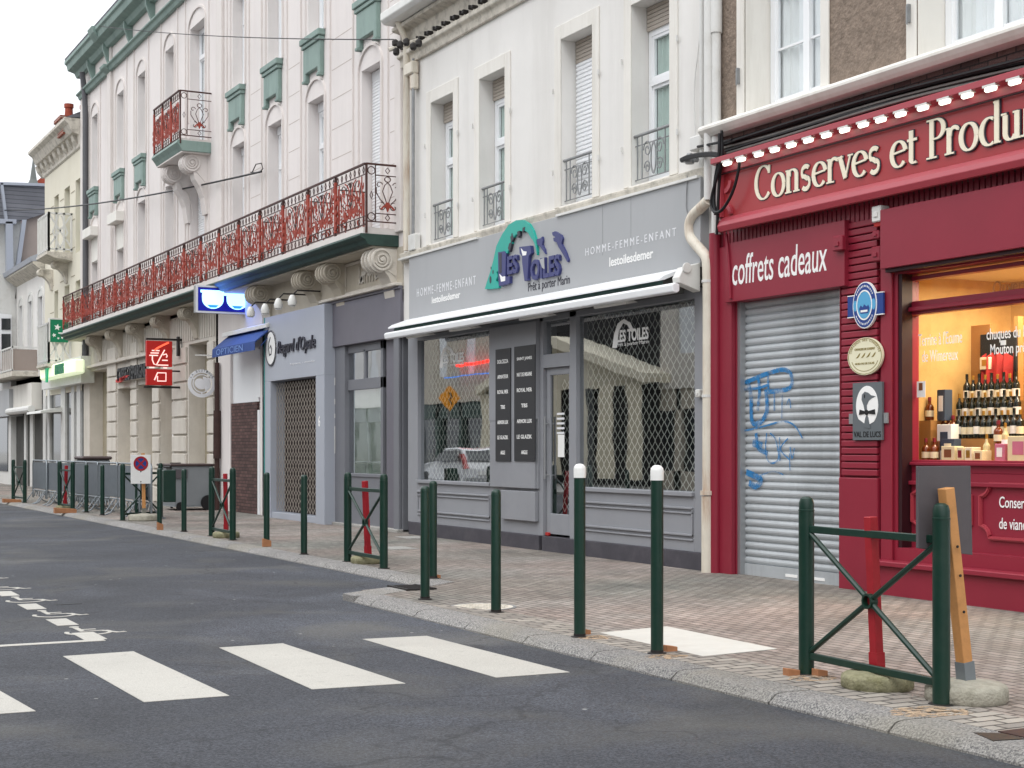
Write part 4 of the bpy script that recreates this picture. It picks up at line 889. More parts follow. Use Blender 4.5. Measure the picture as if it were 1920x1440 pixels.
# ---- fascia
XF=D-.12
zf0=(zf(770,596,XF)+zf(1312,500,XF))/2
mb=MB(); yfl,yfr=yf(767,XF),yf(1313,XF); mb.box(XF,D+.1,yfr,yfl,zf0-.02,zfas1); mb.build('fascia','grey_fascia',wb,bevel=.004)
mb=MB()
for p in (1130,1183): mb.box(XF-.002,XF+.001,yf(p,XF)-.003,yf(p,XF)+.003,zf0+.35,zfas1)
mb.tube([(XF-.01,yf(1290,XF),zfas1+.05),(XF-.012,yf(1288,XF),zfas1-.3),(XF-.006,yf(1293,XF),zfas1-.5)],.006,5); mb.build('fascia_seam','iron_grey',wb)
sg=thing('shop_sign','clothes shop sign on grey fascia with a teal arch and navy cut-out letters','shop sign',(XF,yf(1000,XF),zf0))
def pxpts(P,X,ox=880,oy=400,k=4.571): return [(-yf(ox+a/k,X),zf(ox+a/k,oy+b/k,X)) for a,b in P]
FX=FR((XF,0,0),(0,-1,0),(0,0,1),(-1,0,0))
P=[(150,650),(165,600),(195,510),(225,400),(250,280),(300,180),(355,100),(420,60),(480,58),(530,90),(565,150),(590,230),(600,330),(598,360),(588,300),(575,255),(560,225),(548,215),(520,165),(495,150),(488,125),(470,155),(450,150),(440,185),(415,180),(395,215),(380,205),(385,260),(362,270),(375,300),(352,320),(345,345),(285,335),(268,420),(275,500),(250,500),(262,540),(245,575),(268,605),(272,640),(200,650)]
mb=MB(); mb.poly(FX,pxpts(P,XF),.0,.035); mb.build('teal_arch','teal',sg)
mb=MB()
for a,b,r in ((200,570,14),(222,505,8),(205,470,6),(385,190,9)): c_=pxpts([(a,b)],XF)[0]; mb.disc(FX,c_[0],c_[1],r/430,r/260,.035,.037,12)
mb.poly(FX,pxpts([(395,190),(400,215),(385,240),(375,300),(365,330),(352,300),(362,260),(378,250),(372,200)],XF),.0,.04); mb.poly(FX,pxpts([(430,160),(450,150),(455,190),(435,210)],XF),.0,.04); mb.poly(FX,pxpts([(478,125),(498,118),(492,150),(476,165)],XF),.0,.04); mb.build('arch_spots','ink',sg)
def tpx(s,l,r,t,b,m='navy',parent=sg,X=XF,fat=.03,th=.04,shear=0,k=4.571,name='letters',ox=880,oy=400,**kw):
    L_,R_=ox+l/k,ox+r/k; yl_=yf(L_,X); z0=zf((L_+R_)/2,oy+b/k,X); z1=zf((L_+R_)/2,oy+t/k,X)
    return text(s,FAC(X-.001,yl_,z0),yl_-yf(R_,X),z1-z0,m,parent,shear=shear,fat=fat,th=th,name=name,**kw)
mb=MB(); mb.poly(FX,pxpts([(272,335),(325,325),(340,345),(335,545),(372,540),(370,600),(280,625),(275,540)],XF),.0,.05)
mb.poly(FX,pxpts([(455,290),(550,278),(558,340),(535,370),(525,560),(530,572),(500,582),(480,430),(478,370),(458,345)],XF),.0,.05); mb.build('big_letters','navy',sg)
mb=MB(); mb.poly(FX,pxpts([(280,345),(305,340),(305,510),(285,515)],XF),.05,.052); mb.build('letter_dark_inset','ink',sg)  # darker inset on the big letter L
mb=MB(); mb.poly(FX,pxpts([(285,520),(310,545),(335,540),(335,580),(300,588)],XF),.05,.053); mb.poly(FX,pxpts([(470,300),(490,325),(520,330),(515,360),(485,365)],XF),.05,.053); mb.build('white_bird','white_letter',sg)
tpx('ES',345,435,360,520); tpx('OILES',545,795,375,555)
mb=MB(); mb.poly(FX,pxpts([(625,400),(665,380),(670,480),(650,470)],XF),.044,.046); mb.build('letter_pale_inset','grey_fascia',sg)  # fascia-grey inset over the smaller letters
mb=MB()
for Q in ([(725,165),(750,155),(800,185),(815,215),(805,260),(835,320),(865,400),(858,420),(835,380),(800,320),(780,290),(765,250),(740,240),(735,215),(755,205),(730,190)],[(590,225),(625,215),(640,200),(645,235),(640,270),(660,310),(668,350),(650,325),(625,290),(600,270)]): mb.poly(FX,pxpts(Q,XF),.0,.03)
mb.build('swimmer_figures','navy',sg)
tpx('Prêt à porter Marin',505,862,560,660,m='ink',fat=0,th=.004,shear=.02,name='tagline')
tpx('HOMME-FEMME-ENFANT',1000,1775,232,258,m='soft_letter',fat=0,th=.003,spacing=1.35,name='small_lettering') if 0 else None
def ftxt(s,l,r,yt_,yb_,X=XF,m='white_letter',**kw):
    yl_=yf(l,X); pm=(l+r)/2; z0=zf(pm,yb_,X); z1=zf(pm,yt_,X); return text(s,FAC(X-.001,yl_,z0),yl_-yf(r,X),z1-z0,m,sg,name='small_lettering',th=.003,**kw)
ftxt('HOMME-FEMME-ENFANT',1098,1268,446,461,m='soft_letter',spacing=1.5); ftxt('lestoilesdemer',1143,1225,474,492,fat=.02)
ftxt('HOMME-FEMME-ENFANT',782,892,529,545,m='soft_letter',spacing=1.5); ftxt('lestoilesdemer',810,863,551,564,fat=.02)
# ---- awning, fully wound in
XA=yfr*0+ (ax(722,yfl)); aw=thing('awning','white retracted awning along the whole grey clothes shop','awning',(XF,yfl,zf0))
zb_=az(722,632,yfl); zh_=az(730,613,yfl)
ye=yf(1275,D-.2); ya2=yfl
ye2=yf(1262,XA)
mb=MB(); mb.py_([(XF+.0,zh_+.14),(XA+.12,zh_+.03),(XA+.06,zh_-.01),(XA+.06,zh_-.035),(XA+.13,zh_-.02),(XF,zh_+.10)],ye,ya2+.02); mb.build('hood','white_pvc',aw,bevel=.003)
mb=MB(); mb.py_([(XA,zb_-.03),(XA-.01,zb_+.05),(XA+.03,zb_+.075),(XA+.09,zb_+.055),(XA+.09,zb_-.02),(XA+.05,zb_-.045)],ye2,ya2+.03); mb.build('front_bar','white_pvc',aw,bevel=.012,seg=2)
mb=MB(); mb.lathe([(.085,0),(.085,ya2-ye-.1)],(XA+.22,ye+.05,zh_-.04),16,'y'); mb.build('cloth_roll','awning_cloth',aw,smooth=True)
mb=MB(); mb.box(XA+.14,XF,ye+.04,ya2-.04,zh_-.16,zh_+.02); mb.box(XF-.02,D+.02,yfr+.02,ya2,ztop+.005,zf0+.0) ; mb.build('shadow_box','mid_interior',aw)  # dark boxes stand in for the shade under the awning
mb=MB(); q=yfr; mb.py_([(XF,zh_+.16),(XA+.2,zh_+.1),(XA+.13,zh_-.02),(XA+.14,zh_-.08),(XF,zh_-.17)],q,q+.14); mb.lathe([(.06,-.02),(.06,0)],(XA+.23,q-.0,zh_+.09),14,'y'); mb.build('end_bracket','white_metal',aw,bevel=.006)
mb=MB()
for p in (0.07,.27,.55,.8):
    mb.cut(); y=ya2-(ya2-ye)*p; mb.py_([(XA+.2,zh_-.16),(XA+.12,zh_-.20),(XA+.14,zh_-.225),(XA+.3,zh_-.2)],y-.75,y)
mb.build('light_batten','white_metal',aw)
# ---- shopfront
XG=D-.02
front=MB(); zsf=zf0-.0
gt=zf(1100,590,XG); 
zgl=(zf(783,900,XG)+zf(1301,922,XG))/2; zpl=(zf(766,981,D-.06)+zf(1321,1034,D-.06))/2
yq=[yf(p,XG) for p in (765,783,922,1012,1018,1068,1080,1302,1320)]

front.box(XG,D+.25,yq[1],yq[0],zpl,ztop); front.box(XG,D+.25,yq[8],yq[7],zpl,ztop); front.box(XG,D+.25,yq[6],yq[5],zpl,ztop); front.box(XG-.03,D+.2,yq[3]-.0,yq[2],zgl-.05,ztop)
front.box(XG,D+.2,yq[4],yq[3],zpl,ztop)
zdt=zf(1045,688,XG); zdt2=zf(1045,668,XG)
front.box(XG,D+.2,yq[5],yq[4],zdt-.0,zdt2+.04); front.box(XG,D+.2,yq[7],yq[1],ztop-.11,ztop+.3)
front.box(XG,D+.2,yq[3],yq[1],zpl,zgl); front.box(XG,D+.2,yq[7],yq[6],zpl,zgl)
front.box(XG-.04,XG,yq[2]+.02,yq[1],zgl-.05,zgl); front.box(XG-.04,XG,yq[7],yq[6],zgl-.05,zgl)
zm1=zgl-.20; zm0=zpl+.18
for a,b in ((yq[2]+.05,yq[1]-.02),(yq[7]+.02,yq[6]-.02)):
    for z in (zm1,zm0): front.box(XG-.03,XG,a,b,z,z+.025); front.box(XG-.02,XG,a,b,z-.055,z-.035)
    front.box(XG-.02,XG,a,a+.02,zm0,zm1); front.box(XG-.02,XG,b-.02,b,zm0,zm1)
front.build('shopfront','grey_paint',wb,bevel=.004)
mb=MB(); mb.box(D-.06,D+.2,yf(1321,D-.06),yf(1016,D-.06),-.1,zpl); mb.box(D-.06,D+.2,yf(1010,D-.06),yf(766,D-.06),-.1,zpl); mb.build('plinth','plinth_dark',wb,bevel=.004)
mb=MB(); mb.box(XG-.06,XG-.001,yf(1010,XG),yf(945,XG),zf(975,975,XG),zgl-.09); mb.box(XG-.06,XG-.001,yf(1010,XG),yf(925,XG),zgl-.05,zgl+.0+.9); mb.build('panel','grey_paint',wb,bevel=.006)
mb=MB(); mb.box(XG-.062,XG-.031,yf(1012,XG),yf(924,XG),zgl+.9,zf(965,655,XG)+.35); mb.build('board_panel','grey_paint',wb,bevel=.004)
# black information boards
for k,(l,r,t,b,names,lab) in enumerate(((929,957,(655,653),(865,865),['DOLCEZZA','ARMATEUR','ROYAL MER','TBS','ARMOR LUX','LE GLAZIK','AIGLE'],'narrow black board of white brand words on the grey shopfront, left one'),(964,1003,(651,645),(865,865),['SAINT JAMES','MAT DE MISAINE','ROYAL MER','TBS','ARMOR LUX','LE GLAZIK','AIGLE'],'wider black board of white brand words on the grey shopfront, beside the door'))):
    X=XG-.075; yl_,yr_=yf(l,X),yf(r,X); z1=(zf(l,t[0],X)+zf(r,t[1],X))/2; z0=zf(r,b[1],X)
    o=thing('information_board',lab.replace('brand words','small words'),'sign',(X,yl_,z0)); mb=MB(); mb.box(X,X+.012,yr_,yl_,z0,z1); mb.build('panel','black_board',o)
    for j,s in enumerate(names):
        w_=(yl_-yr_)*(.72 if len(s)>5 else .3); z=z1-(z1-z0)*(.13+.135*j); text(s,FAC(X-.001,(yl_+yr_)/2+w_/2,z),w_,.055,'white_letter',o,th=.002,fat=.02)
# door
dr=MB(); yd0,yd1=yq[5],yq[4]; X=XG+.05; zd0=zpl+.03
def frame_rect(mb,X0,X1,a,b,c,d,w,wb_=None,wt=None):
    wb_=wb_ or w; wt=wt or w
    mb.box(X0,X1,a,a+w,c,d); mb.box(X0,X1,b-w,b,c,d); mb.box(X0,X1,a+w,b-w,c,c+wb_); mb.box(X0,X1,a+w,b-w,d-wt,d)
frame_rect(dr,X,X+.05,yd0+.01,yd1-.01,zd0,zdt,.10,.28,.10); dob=dr.build('door','grey_paint',wb,bevel=.005)
mb=MB(); mb.box(X+.02,X+.026,yd0+.1,yd1-.1,zd0+.28,zdt-.1); mb.build('pane','glass_shop',dob)
mb=MB(); mb.tube([(X-.06,yd1-.07,zd0+.75),(X-.06,yd1-.07,zd0+1.6)],.014,8); mb.tube([(X,yd1-.07,zd0+.8),(X-.06,yd1-.07,zd0+.8)],.01,6); mb.tube([(X,yd1-.07,zd0+1.5),(X-.06,yd1-.07,zd0+1.5)],.01,6); mb.build('handle','aluminium',dob)
mb=MB(); fr=FAC(X+.018,0,0); yy=yf(1040,X); mb.box(X+.016,X+.018,yf(1056,X),yf(1044,X),zf(1050,857,X),zf(1050,815,X)); mb.build('notice','label_white',dob)
mb=MB(); 
for i in range(5): z=zf(1050,775+i*9,X); mb.box(X+.016,X+.018,yf(1056,X),yf(1042,X),z-.02,z+.008)
mb.build('hours_sticker','soft_letter',dob)
mb=MB(); mb.box(X-.03,X-.0,yd1-.12,yd1-.03,zd0-.02,zd0+.0+.0+.02); mb.box(X+.3,X+.31,yd0+.1,yd1-.1,zdt-.45,zdt-.1); mb.build('red_poster','red_cloth',dob)
XGp=XG+.06
mb=MB(); mb.box(XGp,XGp+.006,yq[2],yq[1],zgl,ztop-.1); mb.build('shop_window_pane','glass_shop',wb)
mb=MB(); mb.box(XGp,XGp+.006,yq[7],yq[6],zgl,ztop-.1); mb.build('shop_window_pane','glass_shop',wb)
mb=MB(); mb.box(XGp,XGp+.006,yq[5],yq[4],zdt2+.04,ztop-.1); mb.build('transom_pane','glass_shop',wb)
# expanded metal grilles
def grille(a,b,c,d,X,m,parent,pw=.135,ph=.15,r=.0095,name='security_grille'):
    mb=MB(); n=int((b-a)/pw)+1; k=int((d-c)/(ph/2))+1
    for i in range(n):
        y=a+pw*i
        for s in (-1,1):
            pts=[]
            for j in range(k):
                yy=y+(pw/2 if (j%2)else 0)*s
                pts.append((X+.004*s,min(max(yy,a),b),c+j*ph/2))
            V=[];F=[]
            for q,(x_,y_,z_) in enumerate(pts):
                V+=[(x_,y_-r,z_),(x_,y_+r,z_),(x_+.006,y_,z_)]
                if q: o=3*q; F+=[(o-3,o-2,o+1,o),(o-2,o-1,o+2,o+1),(o-1,o-3,o,o+2)]
            mb.add(V,F)
    return mb.build(name,m,parent)
XR=XGp+.10
grille(yq[2],yq[1],zgl,ztop-.1,XR,'grille_metal',wb); grille(yq[7],yq[6],zgl,ztop-.1,XR,'grille_metal',wb); grille(yd0+.1,yd1-.1,zd0+.3,zdt-.1,XR+.05,'grille_metal',dob)
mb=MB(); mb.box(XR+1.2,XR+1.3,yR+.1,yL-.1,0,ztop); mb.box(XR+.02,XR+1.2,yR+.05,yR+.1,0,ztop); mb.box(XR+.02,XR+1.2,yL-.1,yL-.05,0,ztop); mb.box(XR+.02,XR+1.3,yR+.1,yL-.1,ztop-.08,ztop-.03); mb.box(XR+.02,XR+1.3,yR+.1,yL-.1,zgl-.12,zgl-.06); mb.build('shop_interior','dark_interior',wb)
# small white logo stickers on both windows
def sticker(l,r,t,b):
    X=XGp-.002; k_=(r-l); 
    def q(P): return [(-yf(l+a*k_,X),zf(l+a*k_,t+c_*(b-t),X)) for a,c_ in P]
    f=FR((X,0,0),(0,-1,0),(0,0,1),(-1,0,0)); mb=MB()
    mb.poly(f,q([(.0,.95),(.05,.5),(.15,.15),(.32,0),(.5,.12),(.6,.4),(.52,.42),(.42,.2),(.3,.14),(.18,.4),(.13,.95)]),0,.0015); mb.build('window_sticker','white_letter',wb)
    yl_=yf(l+k_*.12,X); text('LES TOILES',FAC(X-.001,yl_,zf(l,t+(b-t)*.8,X)),yl_-yf(r,X),(zf(l,t+(b-t)*.4,X)-zf(l,t+(b-t)*.8,X)),'white_letter',wb,name='window_lettering',th=.001,fat=.03)
    text('Prêt à porter Marin',FAC(X-.001,yl_,zf(l,t+(b-t)*.97,X)),yl_-yf(r,X),.06,'white_letter',wb,name='window_lettering',th=.001)
sticker(1148,1216,598,655); sticker(824,870,648,692)
wallbox(1307,730,745,.09,'white_metal','small white lock box on the right post of the grey shop',X=XG-.06,dep=.06)
# ---- downpipes between the buildings
dpz=12
dpp=thing('drainpipe','cream drainpipe with a swan-neck bend between the grey shop and the red shop','drainpipe',(D-.1,yf(1326),0))
Xp=D-.13
pth=[(1328,-300),(1328,375),(1316,388),(1300,402),(1292,420),(1294,445),(1308,462),(1324,480),(1328,500),(1327,925)]
P=[(Xp,yf(a,Xp),zf(a,b,Xp)) for a,b in pth]
mb=MB(); mb.tube(P[:2],.05,12); mb.build('upper_pipe','pvc_grey',dpp,smooth=True)
Q=[]
PP=P[1:]
for i in range(len(PP)-1):
    for s in range(4): Q.append(tuple(Vector(PP[i])*(1-s/4)+Vector(PP[i+1])*(s/4)))
Q.append(PP[-1]); mb=MB()
for _ in range(2): Q=[Q[0]]+[tuple((Vector(Q[i-1])+Vector(Q[i])*2+Vector(Q[i+1]))/4) for i in range(1,len(Q)-1)]+[Q[-1]]
mb.tube(Q,.062,14); mb.build('bend','cream_pipe',dpp,smooth=True)
yb_=P[-1][1]; mb=MB(); mb.tube([(Xp,yb_,zf(1327,930,Xp)),(Xp,yb_,0.0)],.072,14); mb.lathe([(.085,0),(.085,.05)],(Xp,yb_,zf(1327,925,Xp)-.02),14); mb.build('cast_iron_shoe','cream_pipe',dpp,smooth=True)
mb=MB()
for z in (zf(1327,745,Xp),zf(1327,530,Xp)): mb.lathe([(.07,0),(.07,.03)],(Xp,yb_,z),14)
mb.build('pipe_clip','pvc_grey',dpp)
d2=thing('drainpipe','grey white thicker drainpipe beside the roughcast wall','drainpipe',(D-.07,yf(1342),0)); mb=MB(); y=yf(1343,D-.07); mb.tube([(D-.07,y,zf(1343,440,D-.07)),(D-.07,y,zf(1343,62,D-.07))],.055,12); mb.build('lower_pipe','pvc_grey',d2,smooth=True); mb=MB(); mb.tube([(D-.07,y,zf(1343,62,D-.07)),(D-.07,y,10)],.068,12); mb.build('upper_pipe','pvc_grey',d2,smooth=True)
mb=MB(); y=yf(1341,D-.07); mb.tube([(D-.07,y,0),(D-.07,y,zf(1341,438,D-.07))],.07,12); o=mb.build('drainpipe','red_paint',None,smooth=True,label='red painted lower drainpipe at the left edge of the red shop',cat='drainpipe')
mb=MB(); y=yf(1316,D-.05); mb.tube([(D-.05,yf(1316,D-.05),zf(1316,330,D-.05)),(D-.05,y,9.6)],.028,8); o=mb.build('drainpipe','pvc_grey',None,smooth=True,label='thin white pipe up the right edge of the cream white wall',cat='drainpipe')
d4=thing('drainpipe','cream drainpipe at the left edge of the white building with rusty bracket','drainpipe',(D-.1,yf(762),0)); Xq=D-.1
mb=MB(); y=yf(762,Xq); mb.tube([(Xq-.15,y,zc+.55),(Xq,y,zc+.25),(Xq,y,zf(762,470,Xq))],.055,12); mb.build('pipe','cream_pipe',d4,smooth=True)
mb=MB(); y=yf(775,Xq); mb.tube([(Xq,y,zc-.1),(Xq+.01,y+.02,zc-1.5),(Xq,y,zf(775,470,Xq))],.022,8); mb.tube([(Xq+.02,y+.08,zc-.3),(Xq+.02,y+.08,zf(775,440,Xq))],.015,8); mb.build('cable_conduit','iron_grey',d4)
mb=MB(); z=zf(768,130,Xq); mb.box(Xq-.05,Xq+.08,y-.05,y+.3,z-.1,z+.1); mb.box(Xq-.02,Xq+.08,y-.05,y+.12,z-.35,z-.1); mb.build('bracket','cream_pipe',d4,bevel=.02)
mb=MB(); mb.box(Xq-.03,Xq+.08,yf(780,Xq),yf(768,Xq),zf(772,470,Xq),zf(772,440,Xq)); mb.build('junction_box','pvc_grey',d4,bevel=.01)
# wall lamp box and cable clamp by the swan neck
jb=thing('junction_box','grey white junction box and cable clamp beside the swan-neck drainpipe','box',(D-.1,yf(1305),4)); mb=MB(); X=D-.1; mb.box(X,D,yf(1313,X),yf(1292,X),zf(1300,282,X),zf(1300,255,X)); mb.build('casing','pvc_grey',jb,bevel=.015)
mb=MB(); mb.lathe([(.05,0),(.06,.06),(.03,.12)],(X-.05,yf(1300,X),zf(1300,308,X)),12); mb.tube([(X-.05,yf(1290,X)+.05,zf(1290,300,X)),(X-.02,yf(1310,X),zf(1310,300,X))],.03,8); mb.build('clamp','iron_grey',jb)
# ---- cables
def cable(name,pts,r,m,label,group=None,sag=0):
    P=[Vector(p) for p in pts]
    for _ in range(2):
        Q=[P[0]]
        for a,b in zip(P,P[1:]): Q+=[a*.75+b*.25,a*.25+b*.75]
        Q.append(P[-1]); P=Q
    mb=MB(); mb.tube(P,r,6); return mb.build(name,m,None,label=label,cat='cable',group=group)
def cp(l,X): return [(X,yf(a,X),zf(a,b,X)) for a,b in l]
cable('cable',cp([(1278,300),(1290,294),(1330,288),(1352,292)],D-.22),.03,'black_cable','thick black cable end stub crossing the swan-neck drainpipe')
cable('cable',cp([(1352,300),(1345,330),(1336,360),(1332,385),(1340,400),(1355,395),(1375,360),(1385,320),(1387,300)],D-.26),.018,'black_cable','black cable loop hanging at the left end of the red fascia')
cable('cable',cp([(1350,250),(1348,300),(1340,340),(1338,380),(1342,402)],D-.24),.022,'black_cable','black cable bundle falling behind the loop at the end of the red fascia')
cable('cable',cp([(1353,245),(1355,290),(1348,340),(1344,440)],D-.22),.018,'black_cable','black cable falling straight to the red drainpipe')
cable('cable',cp([(1362,440),(1368,500),(1370,560)],D-.1),.02,'red_paint','red painted cable running down the left of the coffrets cadeaux board')
cable('cable',cp([(1308,275),(1335,270),(1372,262)],D-.16),.015,'black_cable','short thin black cable by the junction box')
for i,(a,b) in enumerate(((272,118),(278,126),(283,134),(287,139),(266,110))):
    l=[(1352+i*4,a),(1480,a-37+(i%2)*3),(1620,a-79),(1760,a-118+(i%3)*2),(1930,b-3)]
    cable('cable',cp(l,D-.03-.012*i),.016,'grey_cable' if i%2 else 'black_cable','%s black and grey cable up from the red fascia under the white cornice'%['second','third','fourth','fifth','lowest'][i],'cables under the white cornice')
cable('cable',cp([(1320,-60),(1312,80),(1300,160),(1304,260)],D-.03),.008,'pvc_grey','thin white wire wandering down the right end of the white wall')
# ================================================================ LONG PALE BUILDING WITH RED IRON BALCONIES
y0=yf(757)+.01; y1=yf(154)
pb=thing('pale_building','long pinkish three-storey building with green cornice and a long red iron balcony','building',(D,y1,0))
cols=[(163,188,'s'),(213,235,'s'),(254,277,'n'),(303,327,'n'),(352,384,'w'),(437,461,'n'),(503,529,'n'),(577,609,'n'),(678,715,'n')]
ZB=4.98; z1t=8.02; zsill=9.22; z2t=11.45; zarch=.40
zcor=12.25
holes=[]; cl=[]
centers=[(168+188)/2,(215+237)/2,(254+277)/2,318,370,447,515,592,695]
hw=[.42,.42,.42,.42,.62,.42,.42,.42,.42]
for c,h in zip(centers,hw):
    y=yf(c); cl.append((y-h,y+h)); holes.append((y-h,y+h,ZB,z1t)); holes.append((y-h,y+h,zsill if h<.5 else zsill-.9,z2t))
mb=MB(); mb.wall(D,y0,y1,ZB-.35,13.3,holes,.30); mb.build('wall','pale_render',pb)
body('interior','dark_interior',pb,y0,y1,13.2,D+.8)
# joints, pilasters, arches
mb=MB()
for i,(a,b) in enumerate(cl):
    c=(a+b)/2; hwid=(b-a)/2
    for zt in (z1t,z2t):
        mb.cut()
        fr=FR((D,c,zt),(0,1,0),(0,0,1),(-1,0,0)); r=hwid+.12
        # moulded frame round opening with arched head
        L=[(r,-(zt-(ZB if zt==z1t else zsill))),(r,-.05)]+[(r*math.cos(R(t)),-.05+(.42)*math.sin(R(t))+.0) for t in range(0,181,12)]+[(-r,-.05),(-r,-(zt-(ZB if zt==z1t else zsill)))]
        mb.stroke(fr,L,.05,-.001,.035)
    mb.cut(); mb.box(D-.03,D,a-.40,a-.36,ZB,zcor); mb.cut(); mb.box(D-.03,D,b+.36,b+.40,ZB,zcor)
mb.build('window_moulding','pale_trim',pb)
mb=MB()
for p in (208,415): 
    mb.cut(); y=yf(p); mb.box(D-.07,D,y-.22,y+.22,ZB,13.0)
mb.cut(); mb.box(D-.06,D,y0,y0+.25,ZB,13.); mb.cut(); mb.box(D-.06,D,y1-.3,y1,ZB,13.); mb.build('pilaster','pale_trim',pb,bevel=.01)
mb=MB()
for k in range(7):
    z=5.6+k*.55
    for i,(a,b) in enumerate(cl):
        if i>=5:
            nxt=cl[i+1][1] if i+1<len(cl) else y0-.3
            mb.box(D-.002,D+.01,nxt+.45,a-.45,z,z+.012)
mb.build('wall_joint','pale_joint',pb)
for i,(a,b) in enumerate(cl):
    c=(a+b)/2
    s1=(i==8); lowshort=i in (0,1)
    w=window(pb,a+.01,b-.01,ZB+.02,z1t-.01,D+.22,None if s1 else z1t-.85,False,0,fw=.06,box=.16,boxm='white_pvc',shut=(s1 or i==4),curtain='curtain_white')
    zz=zsill if (b-a)<1 else zsill-.9
    w=window(pb,a+.01,b-.01,zz+.02,z2t-.01,D+.22,z2t-.7,i==4,0,fw=.06,curtain='curtain_white')
mb=MB()
for i,(a,b) in enumerate(cl):
    if i==4 or i==3: continue
    mb.cut()
    # apron: cap and hanging panel
    mb.box(D-.15,D,a-.10,b+.10,zsill-.12,zsill); mb.box(D-.12,D,a-.07,b+.07,zsill-.20,zsill-.12)
    fr=FR((D,(a+b)/2,zsill-.2),(0,1,0),(0,0,1),(-1,0,0)); q=(b-a)/2+.04
    mb.poly(fr,[(-q,0),(q,0),(q,-.62),(q-.13,-.62),(q-.13,-.48),(-q+.13,-.48),(-q+.13,-.62),(-q,-.62)],0,.09)
    for s in (-1,1): mb.box(D-.12,D,(a+b)/2+s*(q-.065)-.06,(a+b)/2+s*(q-.065)+.06,zsill-.86,zsill-.80)
mb.build('window_apron','green_trim',pb,bevel=.012)
mb=MB()
for i in (0,1):
    mb.cut(); a,b=cl[i]; mb.box(D-.26,D,a-.14,b+.14,z1t-.28,z1t); mb.box(D-.02,D+.2,a,b,z1t-1.,z1t)
mb.build('window_hood','cream_trim',pb,bevel=.01)
# cornice
mb=MB()
mb.py_([(D,zcor),(D-.10,zcor),(D-.14,zcor+.1),(D-.20,zcor+.13),(D-.20,zcor+.18),(D-.08,zcor+.2),(D,zcor+.2)],y0,y1)
brk=[yf(p) for p in (178,208,248,290,335,380,415,480,550)]
zk=12.95
mb.py_([(D,zk),(D-.15,zk),(D-.22,zk+.14),(D-.42,zk+.2),(D-.46,zk+.36),(D-.52,zk+.40),(D-.52,zk+.50),(D,zk+.52)],y0,y1+.12)
for y in (yf(208),yf(415)):
    mb.py_([(D-.05,zk-.72),(D-.26,zk-.6),(D-.28,zk-.52),(D-.05,zk-.5)],y-.26,y+.26); mb.py_([(D-.4,zk+.18),(D-.56,zk+.36),(D-.62,zk+.52),(D-.4,zk+.54)],y-.3,y+.3)
mb.build('cornice','green_trim',pb,bevel=.01)
mb=MB()
for y in brk: mb.cut(); mb.py_([(D,zk-.5),(D-.08,zk-.48),(D-.24,zk-.05),(D-.24,zk+.12),(D,zk+.12)],y-.06,y+.06)
mb.build('cornice_bracket','green_trim',pb)
mb=MB(); mb.py_([(D-.5,zk+.5),(D-.52,zk+.56),(D+.6,zk+1.7),(D+6,zk+2.2),(D+6,zk+.5)],y0,y1+.1); mb.build('roof','slate',pb)
